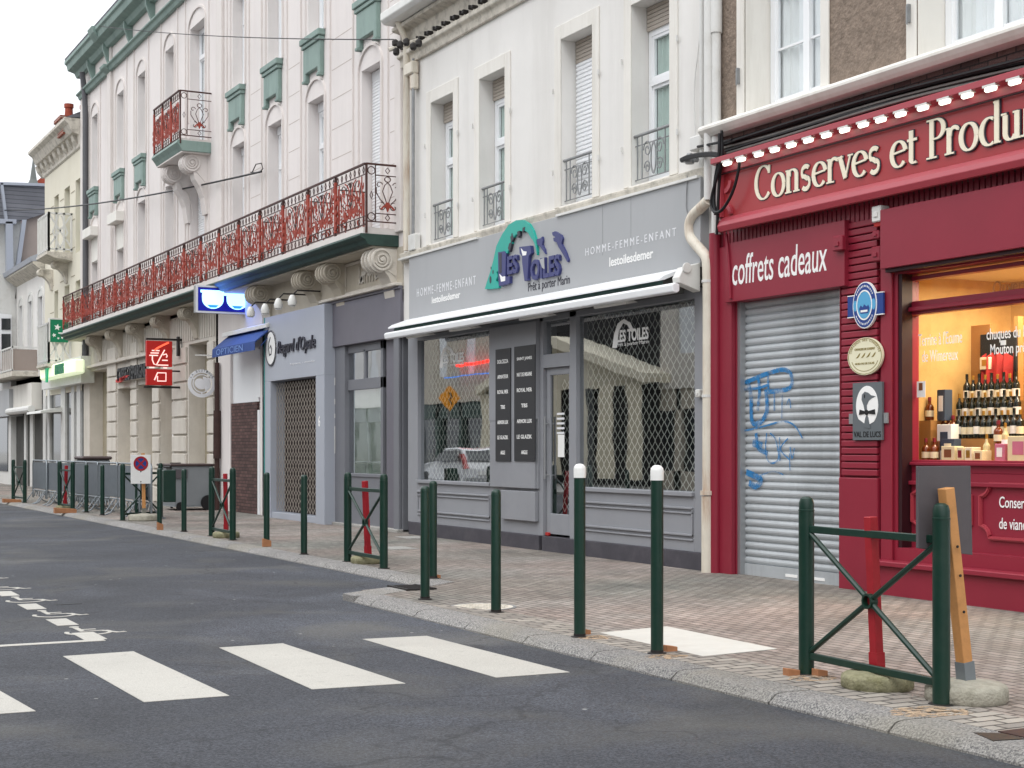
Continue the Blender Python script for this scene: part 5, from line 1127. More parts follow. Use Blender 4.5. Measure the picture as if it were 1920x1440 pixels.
# ---- wrought iron
XBA=9.39; HR=1.05
def spiral(cx,cy,r0,turn,t0,n=14,sx=1): return [(cx+sx*r0*(1-.72*i/n)*math.cos(R(t0+turn*i/n)),cy+r0*(1-.72*i/n)*math.sin(R(t0+turn*i/n))) for i in range(n+1)]
def panel_mesh(mb,fr,w_,h,red=True):
    """one ornate bay, local a in 0..w_, b in 0..h"""
    T=.018; t2=.014; mb.m=0
    mb.rect(fr,0,w_,h-.03,h,0,.04); mb.rect(fr,0,w_,.03,.05,0,.02)
    mb.rect(fr,0,w_,h-.19,h-.175,0,.014); mb.rect(fr,0,w_,.17,.185,0,.014)
    c=w_/2
    nk=max(5,round(w_*5))
    for k in range(nk):
        a=w_*(k+.5)/nk
        for b in (h-.105,.11): mb.stroke(fr,[(a-.035,b),(a,b+.06),(a+.035,b),(a,b-.06)],.011,.002,.014,True)
    k_=w_/1.0*.93
    if red:
        rs=random.Random(3); mb.m=1
        for j in range(34):
            a=rs.uniform(.07,w_-.10); b=rs.uniform(.2,h-.3); t=rs.uniform(0,6.3); mb.stroke(fr,[(a+.05*q_/5*math.cos(t+q_*.6),b+.13*q_/5*math.sin(t+q_*.6)) for q_ in range(6)],.022,.0003*j,.008+.0004*j)
    for s in (-1,1):
        f=lambda P:[(c+s*x*k_,y) for x,y in P]
        mb.m=0
        mb.stroke(fr,f([(.0,.36),(.05,.5),(.12,.62),(.15,.72),(.10,.80),(.03,.82)]),t2,.002,.015)
        mb.stroke(fr,f(spiral(.26,.74,.085,-300,190)),t2,.003,.016); mb.stroke(fr,f([(.35,.70),(.36,.6),(.30,.48),(.20,.42),(.10,.36)]),t2,.002,.016)
        mb.m=1 if red else 0
        mb.stroke(fr,f(spiral(.14,.28,.10,320,90)),t2*1.3,.004,.018); mb.stroke(fr,f(spiral(.33,.30,.07,-320,60)),t2*1.2,.004,.018)
        mb.stroke(fr,f([(.04,.34),(.10,.46),(.10,.58),(.05,.68)]),t2*1.2,.005,.018)
        mb.stroke(fr,f([(.18,.50),(.24,.56),(.22,.64)]),.03 if red else .014,.004,.016)
        if red:
            mb.stroke(fr,f([(.40,.2),(.41,.5),(.40,.85)]),.02,.004,.018)
            mb.stroke(fr,f([(.30,.38),(.34,.50),(.30,.62),(.36,.70)]),.028,.003,.012)
            mb.stroke(fr,f([(.12,.20),(.20,.34),(.16,.48)]),.026,.003,.013)
            mb.stroke(fr,f([(.05,.70),(.10,.78),(.20,.84)]),.022,.003,.013)
            mb.poly(fr,f([(.225,.20),(.26,.3),(.25,.4),(.21,.34)]),.002,.012)
    mb.m=1 if red else 0
    mb.poly(fr,[(c-.035,.26),(c,.20),(c+.035,.26),(c+.04,.34),(c,.40),(c-.04,.34)],0,.02)
    mb.m=0; mb.stroke(fr,[(c,.4),(c,.8)],.012,.003,.014)
    mb.disc(fr,c,.78,.045,.045,0,.016,12,r0=.7)
    if red:
        mb.m=1; mb.rect(fr,-.035,.035,.06,h-.12,-.01,.03); 
        for k in range(6): mb.disc(fr,random.choice((-.04,.04)),.15+k*.13,.035,.05,.0,.034,8)
        mb.m=0; mb.rect(fr,-.012,.012,-.06,h,-.012,.028)
def railing(parent,X,ya,yb,z,n,redsw=True):
    """along the street from ya (near) to yb (far)"""
    w_=(yb-ya)/n; first=None
    for i in range(n):
        y=yb-w_*i
        if first is None:
            mb=MB(); panel_mesh(mb,FR((X,y,z),(0,-1,0),(0,0,1),(-1,0,0)),w_,HR); first=mb.build('railing_panel',['iron_rust','rust_red'],parent); o=first
        else: o=first.copy(); COL.objects.link(o); o.location=(first.location[0],first.location[1]-w_*i,first.location[2])
def endpanel(parent,x0,x1,y,z): 
    mb=MB(); w_=x1-x0; fr=FR((x0,y,z),(1,0,0),(0,0,1),(0,-1,0)); mb.m=0
    mb.rect(fr,-.015,.015,-.1,HR,-.02,.02); mb.rect(fr,0,w_,HR-.03,HR,0,.03); mb.rect(fr,0,w_,.08,.10,0,.02)
    mb.rect(fr,.15,.165,.1,HR,0,.014); mb.rect(fr,.15,w_,HR-.2,HR-.185,0,.014); mb.rect(fr,.15,w_,.22,.235,0,.014)
    for b in (HR-.12,.17): mb.disc(fr,.085,b,.07,.07,0,.014,16,r0=.8)
    mb.stroke(fr,[(.06,HR*.5),(.085,HR*.56),(.11,HR*.5),(.085,HR*.44)],.012,0,.013,True)
    c=(.165+w_)/2
    for b in (HR-.105,.165): mb.stroke(fr,[(c-.04,b),(c,b+.05),(c+.04,b),(c,b-.05)],.012,0,.014,True)
    for s in (-1,1):
        f=lambda P:[(c+s*x,y_) for x,y_ in P]
        mb.stroke(fr,f([(.0,.36),(.05,.50),(.09,.60),(.05,.70),(.0,.75)]),.013,.002,.015)
        mb.stroke(fr,f(spiral(.15,.70,.06,-300,170)),.013,.003,.016); mb.stroke(fr,f([(.20,.66),(.20,.57),(.13,.46),(.06,.40)]),.013,.002,.016)
        mb.stroke(fr,f(spiral(.11,.34,.08,330,80)),.013,.004,.017)
    mb.disc(fr,c,.80,.06,.05,0,.016,14,r0=.75); mb.m=1; mb.stroke(fr,[(c-.12,.30),(c-.06,.36),(c,.33),(c+.06,.36),(c+.12,.30)],.03,.002,.019); mb.poly(fr,[(c-.05,.36),(c,.26),(c+.05,.36),(c+.03,.42),(c-.03,.42)],0,.02)
    return mb.build('end_railing',['iron_rust','rust_red'],parent)
# long balcony
yb0=yf(748); ybL=y1-.1
mb=MB()
mb.py_([(D,ZB-.05),(XBA-.10,ZB-.05),(XBA-.12,ZB-.09),(XBA-.08,ZB-.13),(XBA-.02,ZB-.15),(XBA+.02,ZB-.22),(XBA+.08,ZB-.24),(D,ZB-.24)],yb0,ybL); bal=mb.build('balcony','dark_green_trim',pb,bevel=.006)
mb=MB(); mb.box(XBA-.04,D,yb0+.04,ybL-.04,ZB-.05,ZB+.06); mb.build('slab','pale_trim',bal)
mb=MB(); mb.box(XBA+.12,D,yb0+.06,ybL-.05,ZB-.27,ZB-.24); mb.build('soffit','stone',bal)
railing(bal,XBA,yb0,ybL,ZB+.06,18); endpanel(bal,XBA,D,yb0,ZB+.06)
mb=MB()
NP=18
for k in range(1,NP,1):
    ya=yb0+(ybL-yb0)*k/NP
    if k%4==3: continue
    mb=MB(); fr=FR((XBA+.03,ya,ZB+.06),(1,0,0),(0,0,1),(0,-1,0)); mb.m=0; mb.rect(fr,0,.50,.80,.82,0,.02)
    mb.m=1; mb.rect(fr,.0,.03,.05,.8,0,.02); mb.rect(fr,.46,.49,.1,.8,0,.02)
    for j in range(16):
        a=random.uniform(.06,.44); b=random.uniform(.15,.72); t=random.uniform(0,6.3); mb.stroke(fr,[(a+.07*q_/5*math.cos(t+q_*.5)*1.2,b+.11*q_/5*math.sin(t+q_*.5)) for q_ in range(6)],.024,.0005*j,.012+.0005*j)
    mb.build('planter_frame',['iron','rust_red'],bal)
# small upper balcony
c5=(cl[4][0]+cl[4][1])/2
ys_n,ys_f=yf(396),yf(338)+.0
XS2=ax(338,ys_n); zb2=az(338,283,ys_n)-.02
XS2=max(XS2,9.0); yS0=ys_n; yS1=yf(290,XS2)
zb2=az(340,262,ys_n)
mb=MB(); mb.py_([(D,zb2),(XS2-.06,zb2),(XS2-.08,zb2-.06),(XS2,zb2-.16),(XS2+.05,zb2-.24),(D,zb2-.24)],yS0,yS1); sb=mb.build('upper_balcony','green_trim',pb,bevel=.006)
mb=MB(); mb.box(XS2+.04,D,yS0+.05,yS1-.05,zb2-.27,zb2-.24); mb.box(XS2,D,yS0+.02,yS1-.02,zb2,zb2+.05); mb.build('slab','pale_trim',sb)
HR_=HR; HR=az(338,170,ys_n)-zb2-.0
railing(sb,XS2,yS0,yS1,zb2+.02,3); endpanel(sb,XS2,D,yS0,zb2+.02); HR=HR_
def corbel(x0,x1,z1,h,y,wd,parent,m='stone',name='corbel',vol=.12):
    """console from wall x1 out to x0, top at z1"""
    L=x1-x0; P=[(x1,z1),(x0-.02,z1)]
    for t in range(90,-150,-20): P.append((x0+vol*.9-vol*math.cos(R(t-90+90))*1*(1)*1 if False else x0+vol-vol*math.sin(R(t+0)) *0 - vol*math.cos(R(180-t))*-1*-1, z1-vol-.02+vol*math.sin(R(t))))
    P=[(x1,z1),(x0+vol,z1)]+[(x0+vol+vol*math.cos(R(t)),z1-vol+vol*math.sin(R(t))) for t in range(100,290,18)]
    P+=[(x0+L*.45,z1-h*.42),(x0+L*.65,z1-h*.55),(x0+L*.80,z1-h*.72),(x0+L*.86,z1-h*.9),(x0+L*.9,z1-h),(x1,z1-h)]
    mb=MB(); mb.py_(P,y-wd/2,y+wd/2)
    for yy,s in ((y-wd/2,-1),(y+wd/2,1)):
        fr=FR((x0+vol,yy,z1-vol),(1,0,0),(0,0,1),(0,s,0))
        mb.disc(fr,0,0,vol*.98,vol*.98,0,.028,24,r0=.80); mb.stroke(fr,spiral(0,0,vol*.66,600,200,24),.03,0,.03); mb.disc(fr,0,0,.035,.035,0,.045,10)
        mb.stroke(fr,[(vol*.4,-vol*.8),(L*.5,-h*.3),(L*.72,-h*.55),(L*.78,-h*.8)],.02,0,.015)
    for q in (-.34,0,.34): mb.tube([(x0+vol*.93,y+wd*q-.03,z1-vol),(x0+vol*.93,y+wd*q+.03,z1-vol)],vol*1.12,16)
    return mb.build(name,m,parent,bevel=.006)
zcb=zb2-.27
for y in (yS0+.35,yS1-.4): corbel(XS2+.12,D,zcb,1.35,y,.34,sb,'pale_trim',vol=.2)
ZC=ZB-.27
cpx=[(163,.7),(205,.7),(243,.7),(288,.7),(352,.7)]
for p in (172,210,250,298,352): corbel(XBA+.16,D,ZC,.72,yf(p+18),.36,pb,'stone',vol=.14)
for p in (565,612): corbel(XBA+.12,D,ZC,.80,yf(p+32),.40,pb,'stone',vol=.17)
corbel(XBA+.10,D,ZC,.85,yb0+.25,.42,pb,'stone_pale',vol=.19)
corbel(XBA+.14,D,ZC,.75,yf(505),.5,pb,'stone',vol=.17)
# ---- ground floor, bank part
g0,g1=yf(405),yf(157)
def op(l,r,t,b=-.1,dp=.45): return (yf(r),yf(l),b,zf((l+r)/2,t),dp)
H1=[op(168,201,694),op(221,247,727,.9),op(259,288,720,.9),op(301,325,720,-.1),op(354,391,642,.55)]
zg=ZC-.0
mb=MB(); mb.wall(D,g0,g1,-.15,zg+.05,H1,.45); mb.build('bank_wall','stone_pale',pb)
mb=MB()
for h in H1: mb.cut(); mb.box(D+.40,D+.47,h[0],h[1],h[2],h[3])
mb.build('bank_opening_infill','ochre_stone',pb)
for i,h in enumerate((H1[1],H1[4])): window(pb,h[0]+.02,h[0]+(h[1]-h[0])*.55,h[2]+.05,h[3]-.05,D+.30,None,False,0,m='white_metal',curtain=None,name='bank_window',back=None)
# rusticated blocks
mb=MB()
for l,r in ((203,220),(247,259),(288,301),(325,352),(391,404)):
    mb.cut(); ya_,yb_=yf(r),yf(l); z=.0; zt_=zf((l+r)/2,650)
    while z<zt_-.2:
        mb.box(D-.05,D,ya_+.02,yb_-.02,z+.02,z+.40); z+=.43
mb.build('rusticated_blocks','stone_pale',pb,bevel=.014,seg=2)
mb=MB(); zf_=zf(300,640)
y=g0+.1
while y<g1-.2: mb.box(D-.02,D,y,y+.10,zg-.75,zg-.12); y+=.2
mb.build('fluting','stone_pale',pb,bevel=.01)
mb=MB(); zz=zf(250,712); mb.box(D-.10,D,yf(300),yf(222),zz-.02,zz+.12); mb.box(D-.14,D,yf(328),yf(160),zz+.55,zz+.62); mb.build('string_course','stone_pale',pb,bevel=.01)
# cash machine in the third opening
h=H1[3]; at_=thing('cash_machine','white lit cash machine set in the third opening of the bank','cash machine',(D+.3,h[0],0)); mb=MB(); mb.box(D+.15,D+.39,h[0]+.05,h[0]+.62,.3,2.2); mb.build('casing','white_metal',at_,bevel=.02); mb=MB(); mb.box(D+.14,D+.15,h[0]+.15,h[0]+.45,1.35,1.42); mb.box(D+.14,D+.15,h[0]+.15,h[0]+.45,.95,1.2); mb.build('screen','atm',at_)
mb=MB(); mb.box(D+.13,D+.15,h[0]+.08,h[0]+.6,1.55,2.05); mb.build('panel','white_letter',at_)
# bank lettering
bs=thing('bank_lettering','dark letters with a red stroke beneath on the stone bank wall','shop sign',(D-.15,yf(221),3)); X=D-.16; yl_=yf(222,X)
text("CAISSE D'EPARGNE",FAC(X,yl_,zf(248,712,X)),yl_-yf(277,X),zf(248,685,X)-zf(248,712,X),'black_board',bs,fat=.03,th=.05)
fr=FR((X,0,0),(0,-1,0),(0,0,1),(-1,0,0)); mb=MB(); a=-yf(220,X); z=zf(235,716,X); mb.poly(fr,[(a,z+.02),(a,z+.09),(a+1.0,z+.16),(a+1.6,z+.16),(a+1.0,z+.05),(a+.4,z)],0,.05); mb.build('red_stroke','lit_red',bs)
mb=MB(); mb.box(X+.05,D,yf(277,X),yl_,zf(248,700,X)-.02,zf(248,700,X)+.02); mb.build('rail','iron',bs)
# bank projecting sign: plane facing along the street
def proj(name,label,l,r,t,b,Y,th=.12,m='bank_red',cat='sign',fm=None):
    x0,x1=ax(l,Y),ax(r,Y); z1=az(r,t,Y); z0=az(r,b,Y); o=thing(name,label,cat,(x0,Y,z0)); mb=MB(); mb.box(x0,x1,Y,Y+th,z0,z1); mb.build('panel',m,o,bevel=.004); return o,x0,x1,z0,z1
Yb=yf(336,D)-.3
o,x0,x1,z0,z1=proj('projecting_sign','square red bank sign with white squirrel-like coin emblem projecting above the pavement',275,323,640,688,Yb,m='lit_red')
fr=FRT(x0,Yb,z0); s=x1-x0; q=z1-z0
mb=MB(); mb.stroke(fr,[(s*.30,q*.62),(s*.42,q*.72),(s*.60,q*.82),(s*.86,q*.95)],s*.07,0,.012); mb.build('orange_stroke','lit_orange',o)
mb=MB(); w_=s*.045
for k in range(3): mb.stroke(fr,[(s*(.20-.05*k),q*(.62-.095*k)),(s*(.50-.03*k),q*(.62-.095*k))],w_,0,.01)
mb.stroke(fr,[(s*.22,q*.40),(s*.22,q*.25),(s*.28,q*.10),(s*.38,q*.06),(s*.50,q*.30),(s*.70,q*.66)],w_,0,.011)
mb.stroke(fr,[(s*.64,q*.46),(s*.76,q*.50),(s*.80,q*.42),(s*.76,q*.36)],w_,0,.012); mb.stroke(fr,[(s*.60,q*.25),(s*.82,q*.25)],w_,0,.01); mb.stroke(fr,[(s*.42,q*.06),(s*.84,q*.06)],w_,0,.01); mb.build('emblem','lit_wh',o)
o2=MB(); o2.box(x0,x1,Yb,Yb+.12,z0-.45,z0-.06); o2.build('lower_panel','lit_red',o); mb=MB(); fr=FRT(x0,Yb,z0-.45); mb.stroke(fr,[(s*.30,.12),(s*.42,.30),(s*.75,.30),(s*.75,.10),(s*.42,.10),(s*.42,.22)],.03,0,.01); mb.rect(fr,s*.1,s*.3,.41,.44,0,.01); mb.rect(fr,s*.65,s*.8,.41,.44,0,.01); mb.build('card_symbol','lit_wh',o)
mb=MB(); mb.box(x0,D,Yb+.04,Yb+.08,z1+.02,z1+.07); mb.box(x0-.05,D,Yb+.03,Yb+.09,z0-.52,z0-.47); mb.box(x1+.02,D,Yb+.04,Yb+.08,z0-.12,z0-.08); mb.box(D-.12,D-.06,Yb,Yb+.12,z1-.35,z1+.12); mb.build('bracket','iron',o)
# round white hanging sign
Yr=yf(404,D)-.1; xc=ax(378,Yr); zc_=az(378,719,Yr); rr=(ax(404,Yr)-ax(352,Yr))/2
o=thing('projecting_sign','round white cut-out sign with a curled emblem hanging on a thin bar','sign',(xc,Yr,zc_)); fr=FRT(xc,Yr,zc_)
mb=MB(); mb.disc(fr,0,0,rr,rr,0,.02,40,r0=.76); mb.disc(fr,0,0,rr*.66,rr*.66,0,.02,32,r0=.9); mb.stroke(fr,spiral(-rr*.1,0,rr*.45,-330,40,16),rr*.20,0,.021); mb.disc(fr,-rr*.15,0,rr*.36,rr*.36,0,.022,20); mb.poly(fr,[(rr*.1,rr*.5),(rr*.5,rr*.35),(rr*.65,-.1*rr),(rr*.3,-rr*.55),(rr*.15,-rr*.2)],0,.0215)
for t in (30,150,270): a=R(t); mb.stroke(fr,[(rr*.6*math.cos(a),rr*.6*math.sin(a)),(rr*.85*math.cos(a),rr*.85*math.sin(a))],.03,0,.0205)
mb.build('disc','soft_letter',o)
arctext('LA BOUTIQUE',fr,rr*.84,rr*.84,150,30,rr*.16,'grey_plate',o,d0=.021); 
mb=MB(); zz=az(378,666,Yr); mb.box(ax(366,Yr),D,Yr-.01,Yr+.01,zz-.015,zz+.015); mb.build('bar','white_metal',o)
# rust dark pipe right of the bank
mb=MB(); X=D-.08; y=yf(407,X); mb.tube([(X,y,0),(X,y,zf(407,680,X))],.06,10); mb.tube([(X-.01,y-.02,zf(407,860,X)),(X,y,zf(407,770,X))],.085,10); mb.build('drainpipe','rust_pipe',None,smooth=True,label='rusty brown drainpipe between the bank and the optician',cat='drainpipe')
# ---- optician
o0,o1=yf(492),yf(409)
mb=MB(); mb.wall(D,o0,o1,-.15,zg+.03,[(yf(488),yf(432),-.1,zf(460,655),.8)],.8); mb.build('optician_wall','pale_render',pb)
mb=MB(); mb.box(D+.02,D+.5,yf(480),yf(432),0,zf(455,755)); mb.build('brick_panel','dark_brick',pb)
mb=MB(); mb.box(D+.03,D+.5,yf(484),yf(480)+.01,0,2.2); mb.box(D+.04,D+.5,yf(490),yf(478),zf(480,745),zf(480,655)); mb.box(D+.06,D+.6,yf(480),yf(432),zf(455,755),zf(455,655)); mb.build('white_panel','white_pvc',pb)
mb=MB(); mb.box(D+.05,D+.06,yf(492)+.02,yf(481),.7,zf(485,750)-.05); mb.build('shop_window_pane','glass_shop',pb); mb=MB(); mb.box(D+.6,D+.7,yf(492),yf(476),.1,2.6); mb.build('shop_interior','mid_interior',pb)
Xa=ax(400,yf(450)); Y0a,Y1a=yf(487,D-.45),yf(402,D-.45)
aw=thing('awning','small blue awning with white lettering over the optician door','awning',(D,Y0a,3)); za_=(zf(402,640,D-.45)+zf(484,615,D-.45))/2
Y0a=yf(484,D-.45);
mb=MB(); mb.py_([(D,za_+.22),(D-.28,za_+.14),(D-.28,za_+.05),(D,za_+.13)],Y0a,Y1a); mb.build('hood','white_metal',aw,bevel=.01)
mb=MB(); mb.py_([(D-.10,za_+.12),(D-.50,za_-.22),(D-.49,za_-.24),(D-.08,za_+.10)],Y0a+.05,Y1a-.03); mb.cut(); mb.py_([(D-.505,za_-.22),(D-.51,za_-.40),(D-.50,za_-.40),(D-.495,za_-.22)],Y0a+.05,Y1a-.03); mb.cut(); mb.py_([(D-.38,za_-.3),(D,za_+.12),(D-.0,za_+.10),(D-.38,za_-.32)],Y0a+.04,Y0a+.06); mb.build('valance','blue_awning',aw)
text('OPTICIEN',FAC(D-.514,Y1a-.35,za_-.37),(Y1a-Y0a)*.62,.13,'blue_text',aw,th=.002)
# lit spectacles sign
Yo=yf(492,D)+1.2; x0,x1=ax(367,Yo),ax(476,Yo)
o=thing('spectacles_sign','blue lit box sign with glowing white spectacles projecting over the pavement','sign',(x0,Yo,3.5)); z1=az(420,537,Yo); z0=az(420,588,Yo)
mb=MB(); frame_rect(MB(),0,1,0,1,0,1,.1); mb.box(x0,x1,Yo,Yo+.16,z0,z1); mb.build('box','iron_grey',o,bevel=.006)
fr=FRT(x0,Yo,z0); s=x1-x0; q=z1-z0; mb=MB(); mb.rect(fr,s*.04,s*.96,q*.08,q*.92,0,.003); mb.build('blue_face','led_deep',o)
mb=MB(); mb.rect(fr,0,s,q*.94,q,0,.012); mb.rect(fr,0,s,0,q*.06,0,.012); mb.rect(fr,0,s*.035,q*.06,q*.94,0,.012); mb.rect(fr,s*.965,s,q*.06,q*.94,0,.012); mb.build('rim','soft_letter',o)
def lens(cx): return [(cx+s*.185*math.cos(R(t))*(1 if t<180 else 1)*1.0,q*(.52+.36*math.sin(R(t))) if math.sin(R(t))<0 else q*(.60+.24*min(1,2.2*math.sin(R(t))))) for t in range(0,360,12)]
mb=MB(); mb.poly(fr,lens(s*.29),.003,.009); mb.poly(fr,lens(s*.71),.003,.009); mb.rect(fr,s*.42,s*.58,q*.66,q*.78,.003,.008); mb.rect(fr,s*.08,s*.93,q*.74,q*.84,.003,.0085); mb.build('spectacles','led_cyan',o)
mb=MB()
for cx in (.29,.71): mb.poly(fr,[(s*(cx-.10),q*.30),(s*(cx+.10),q*.30),(s*(cx+.05),q*.2),(s*(cx-.05),q*.2)],.009,.011)
mb.build('lens_tint','led_blue',o)
mb=MB(); mb.box(x0+s*.8,D,Yo+.05,Yo+.11,z1-.02,z1+.05); mb.build('bracket','iron',o)
la=bpy.data.lights.new('blue_glow','AREA'); la.energy=5; la.color=(.05,.15,1); la.size=s; la.shape='RECTANGLE'; la.size_y=q; lo=bpy.data.objects.new('blue_glow',la); COL.objects.link(lo); lo.location=(x0+s/2,Yo-.03,z0+q/2); lo.rotation_euler=(R(-90),0,0); lo.parent=None; lo['label']='blue light of the spectacles sign'; lo['category']='lamp'
la.energy=14; lo.rotation_euler=(R(-90),0,0)
la.energy=11
# ---- grey gallery shop
k0,k1=yf(615),yf(494); Xg=D-.22
zk1=(zf(497,600,Xg)+zf(607,565,Xg))/2; zk0=zf(555,700,Xg)
kg=thing('grey_shopfront','light grey projecting shopfront with round emblem and script lettering above a closed grille','shopfront',(Xg,k1,0))
yg0,yg1=yf(592,Xg),yf(507,Xg); ykr,ykl=yf(608,Xg),yf(495,Xg)
zgo=(zf(507,712,Xg)+zf(592,708,Xg))/2
mb=MB(); mb.box(Xg,D+.1,ykr,ykl,zgo,zk1); mb.box(Xg,D+.1,ykr,yg0,-.02,zgo); mb.box(Xg,D+.1,yg1,ykl,-.02,zgo); mb.box(Xg+.03,D+.1,yg0,yg1,.0,.12); mb.build('surround','light_grey_panel',kg,bevel=.005)
mb=MB(); mb.box(Xg-.002,Xg+.05,ykl-.07,ykl+.01,0,zk1); mb.build('teal_post','teal_post',kg)
grille(yg0,yg1,.15,zgo,Xg+.12,'grille_brown',kg,pw=.16,ph=.15,r=.011); mb=MB(); mb.box(Xg+.3,Xg+.32,yg0,yg1,0,zgo); mb.build('interior','brown_interior',kg)
yc=yf(509,Xg); zc_=zf(509,653,Xg); fr=FAC(Xg,yc,zc_); mb=MB(); mb.disc(fr,0,0,.32,.36,0,.02,36); mb.build('emblem','white_letter',kg); mb=MB(); mb.disc(fr,0,0,.32,.36,0,.022,36,r0=.9); mb.stroke(fr,[(.0,.22),(-.1,.12),(-.12,0),(-.06,-.14),(.04,-.12),(.08,-.02),(.02,.05),(-.04,.0)],.035,.02,.024); mb.build('emblem_ring','ink',kg)
yt=yf(522,Xg); text("Regard d'Opale",FAC(Xg-.002,yt,zf(560,665,Xg)),yt-yf(592,Xg),zf(560,632,Xg)-zf(560,665,Xg),'ink',kg,shear=.16,th=.03,fat=0)
yt=yf(545,Xg); text("bijoux - mode",FAC(Xg-.002,yt,zf(570,682,Xg)),yt-yf(590,Xg),.05,'soft_letter',kg)
text("6",FAC(Xg-.002,yf(597,Xg),zf(599,800,Xg)),.10,.2,'white_letter',kg,fat=.02)
sp=None
for i,(p,q_) in enumerate(((470,585),(497,580),(522,570),(548,564))):
    Xs=D-.62; y=yf(p,Xs); z=zf(p,q_,Xs)
    if sp is None:
        sp=thing('spotlight','x','spotlight',(0,0,0)); mb=MB(); mb.lathe([(.04,0),(.075,.02),(.085,.09),(.055,.18),(.03,.21)],(0,0,-.10),14); mb.build('head','white_metal',sp,smooth=True); mb=MB(); mb.tube([(0.02,0,.12),(.1,0,.2),(.55,0,.2)],.015,6); mb.build('arm','iron',sp); mb=MB(); mb.lathe([(.06,0),(.06,.004)],(0,0,-.104),14); mb.build('lens','label_white',sp); o=sp; sp.location=(Xs,y,z)
    else: o=dup(sp,(Xs,y,z),'')
    o['label']=['pale spotlight farthest left, beside the lit spectacles sign','pale spotlight second from the lit spectacles sign','pale spotlight third from the lit spectacles sign','pale spotlight farthest right over the grey gallery fascia'][i]; o['group']='spotlights over the grey gallery shop'
# ---- grey door shop right of it
m0,m1=yf(757),yf(617); zmt=(zf(625,578)+zf(735,540))/2; zmb=(zf(640,655)+zf(735,628))/2
mb=MB(); mb.box(D-.06,D+.1,m0,m1,zmb,zmt); mb.box(D-.09,D,m0,m1,zmt,zmt+.05); mb.build('door_fascia','grey_violet',pb,bevel=.006)
mb=MB(); mb.box(D-.02,D+.1,m0,yf(494),zmt-.2,zg+.02); mb.build('frieze_wall','stone',pb)
mb=MB(); fr=FAC(D-.03,0,0)
a,b=yf(735),yf(650); z0_,z1_=zmt+.16,zmt+.62
mb.box(D-.05,D-.02,a,b,z1_,z1_+.05); mb.box(D-.05,D-.02,a,b,z0_-.05,z0_); mb.box(D-.05,D-.02,a,a+.05,z0_,z1_); mb.box(D-.05,D-.02,b-.05,b,z0_,z1_)
for i in range(13):
    y=a+(b-a)*(.25+.5*random.random()); z=z0_+.08+random.random()*.3; mb.disc(FR((D-.02,y,z),(0,1,0),(0,0,1),(-1,0,0)),0,0,.05+.06*random.random(),.05,0,.025,7)
for i in range(7): y=a+(b-a)*(.3+.06*i); mb.box(D-.045,D-.02,y,y+.02,z0_+.08,z1_-.06-.05*(i%3))
mb.box(D-.16,D-.02,m0,yf(612),zmt+.05,zmt+.10); mb.build('carved_frieze','stone_pale',pb,bevel=.008)
ds=thing('grey_shopfront','dark grey wooden shopfront with glazed door and pale lower pane left of the clothes shop','shopfront',(D,m1,0))
Xd=D+.05; q=[yf(p,Xd) for p in (622,643,652,716,722,745,757)]
mb=MB(); mb.box(Xd-.06,Xd+.1,q[1]+.0,q[0],0,zmb); mb.box(Xd-.06,Xd+.1,q[2],q[1],0,zmb); 
zA=zf(680,655,Xd); zB=zf(680,712,Xd); zB2=zf(680,728,Xd); zC=zf(680,888,Xd)
mb.box(Xd,Xd+.06,q[3]-.04,q[2],zB2-.02,zB+.02); mb.box(Xd,Xd+.06,q[3]-.04,q[2],zA-.04,zmb); yc=(q[2]+q[3])/2; mb.box(Xd,Xd+.06,yc-.04,yc+.04,zB,zA); mb.box(Xd,Xd+.06,q[3]-.04,q[3]+.06,0,zmb); mb.box(Xd,Xd+.08,q[3],q[2],0,zC); mb.box(Xd-.02,Xd,q[3],q[2],zC-.06,zC)
mb.build('frame','grey_mid',ds,bevel=.006)
mb=MB(); mb.box(Xd+.03,Xd+.036,q[3],q[2],zC,zA); mb.build('pane','glass_shop',ds); mb=MB(); mb.box(Xd+.07,Xd+.08,q[3],q[2]-.12,zC,zB2); mb.build('pale_sheet','pale_glass_film',ds)  # pale sheet set close behind the lower glass
mb=MB(); mb.box(Xd+.02,Xd+.1,q[5],q[4],.05,zmb); mb.build('side_panel','grey_violet',ds,bevel=.01)
mb=MB(); mb.box(Xd-.02,Xd+.1,q[6],q[5]+.0,0,zmb); mb.box(Xd-.08,Xd-.02,q[6]+.02,q[6]+.25,0,zmb+.1); mb.build('corner_post','grey_mid',ds,bevel=.01)
mb=MB(); mb.box(Xd-.12,Xd+.2,q[6],q[0],-.05,.05); mb.build('sill','kerb_concrete',ds,bevel=.01)
mb=MB(); mb.box(Xd+.1,Xd+.9,q[6],q[0],0,zmb); mb.build('interior','dark_interior',ds)
for z in (.85,1.3,1.8): pass
mb=MB(); yy=(q[0]+q[1])/2
for z,h_ in ((2.55,.14),(2.2,.10),(1.95,.08),(1.3,.5)): mb.box(Xd-.075,Xd-.06,yy-.05,yy+.05,z,z+h_)
mb.build('door_bell_plate','white_metal',ds)
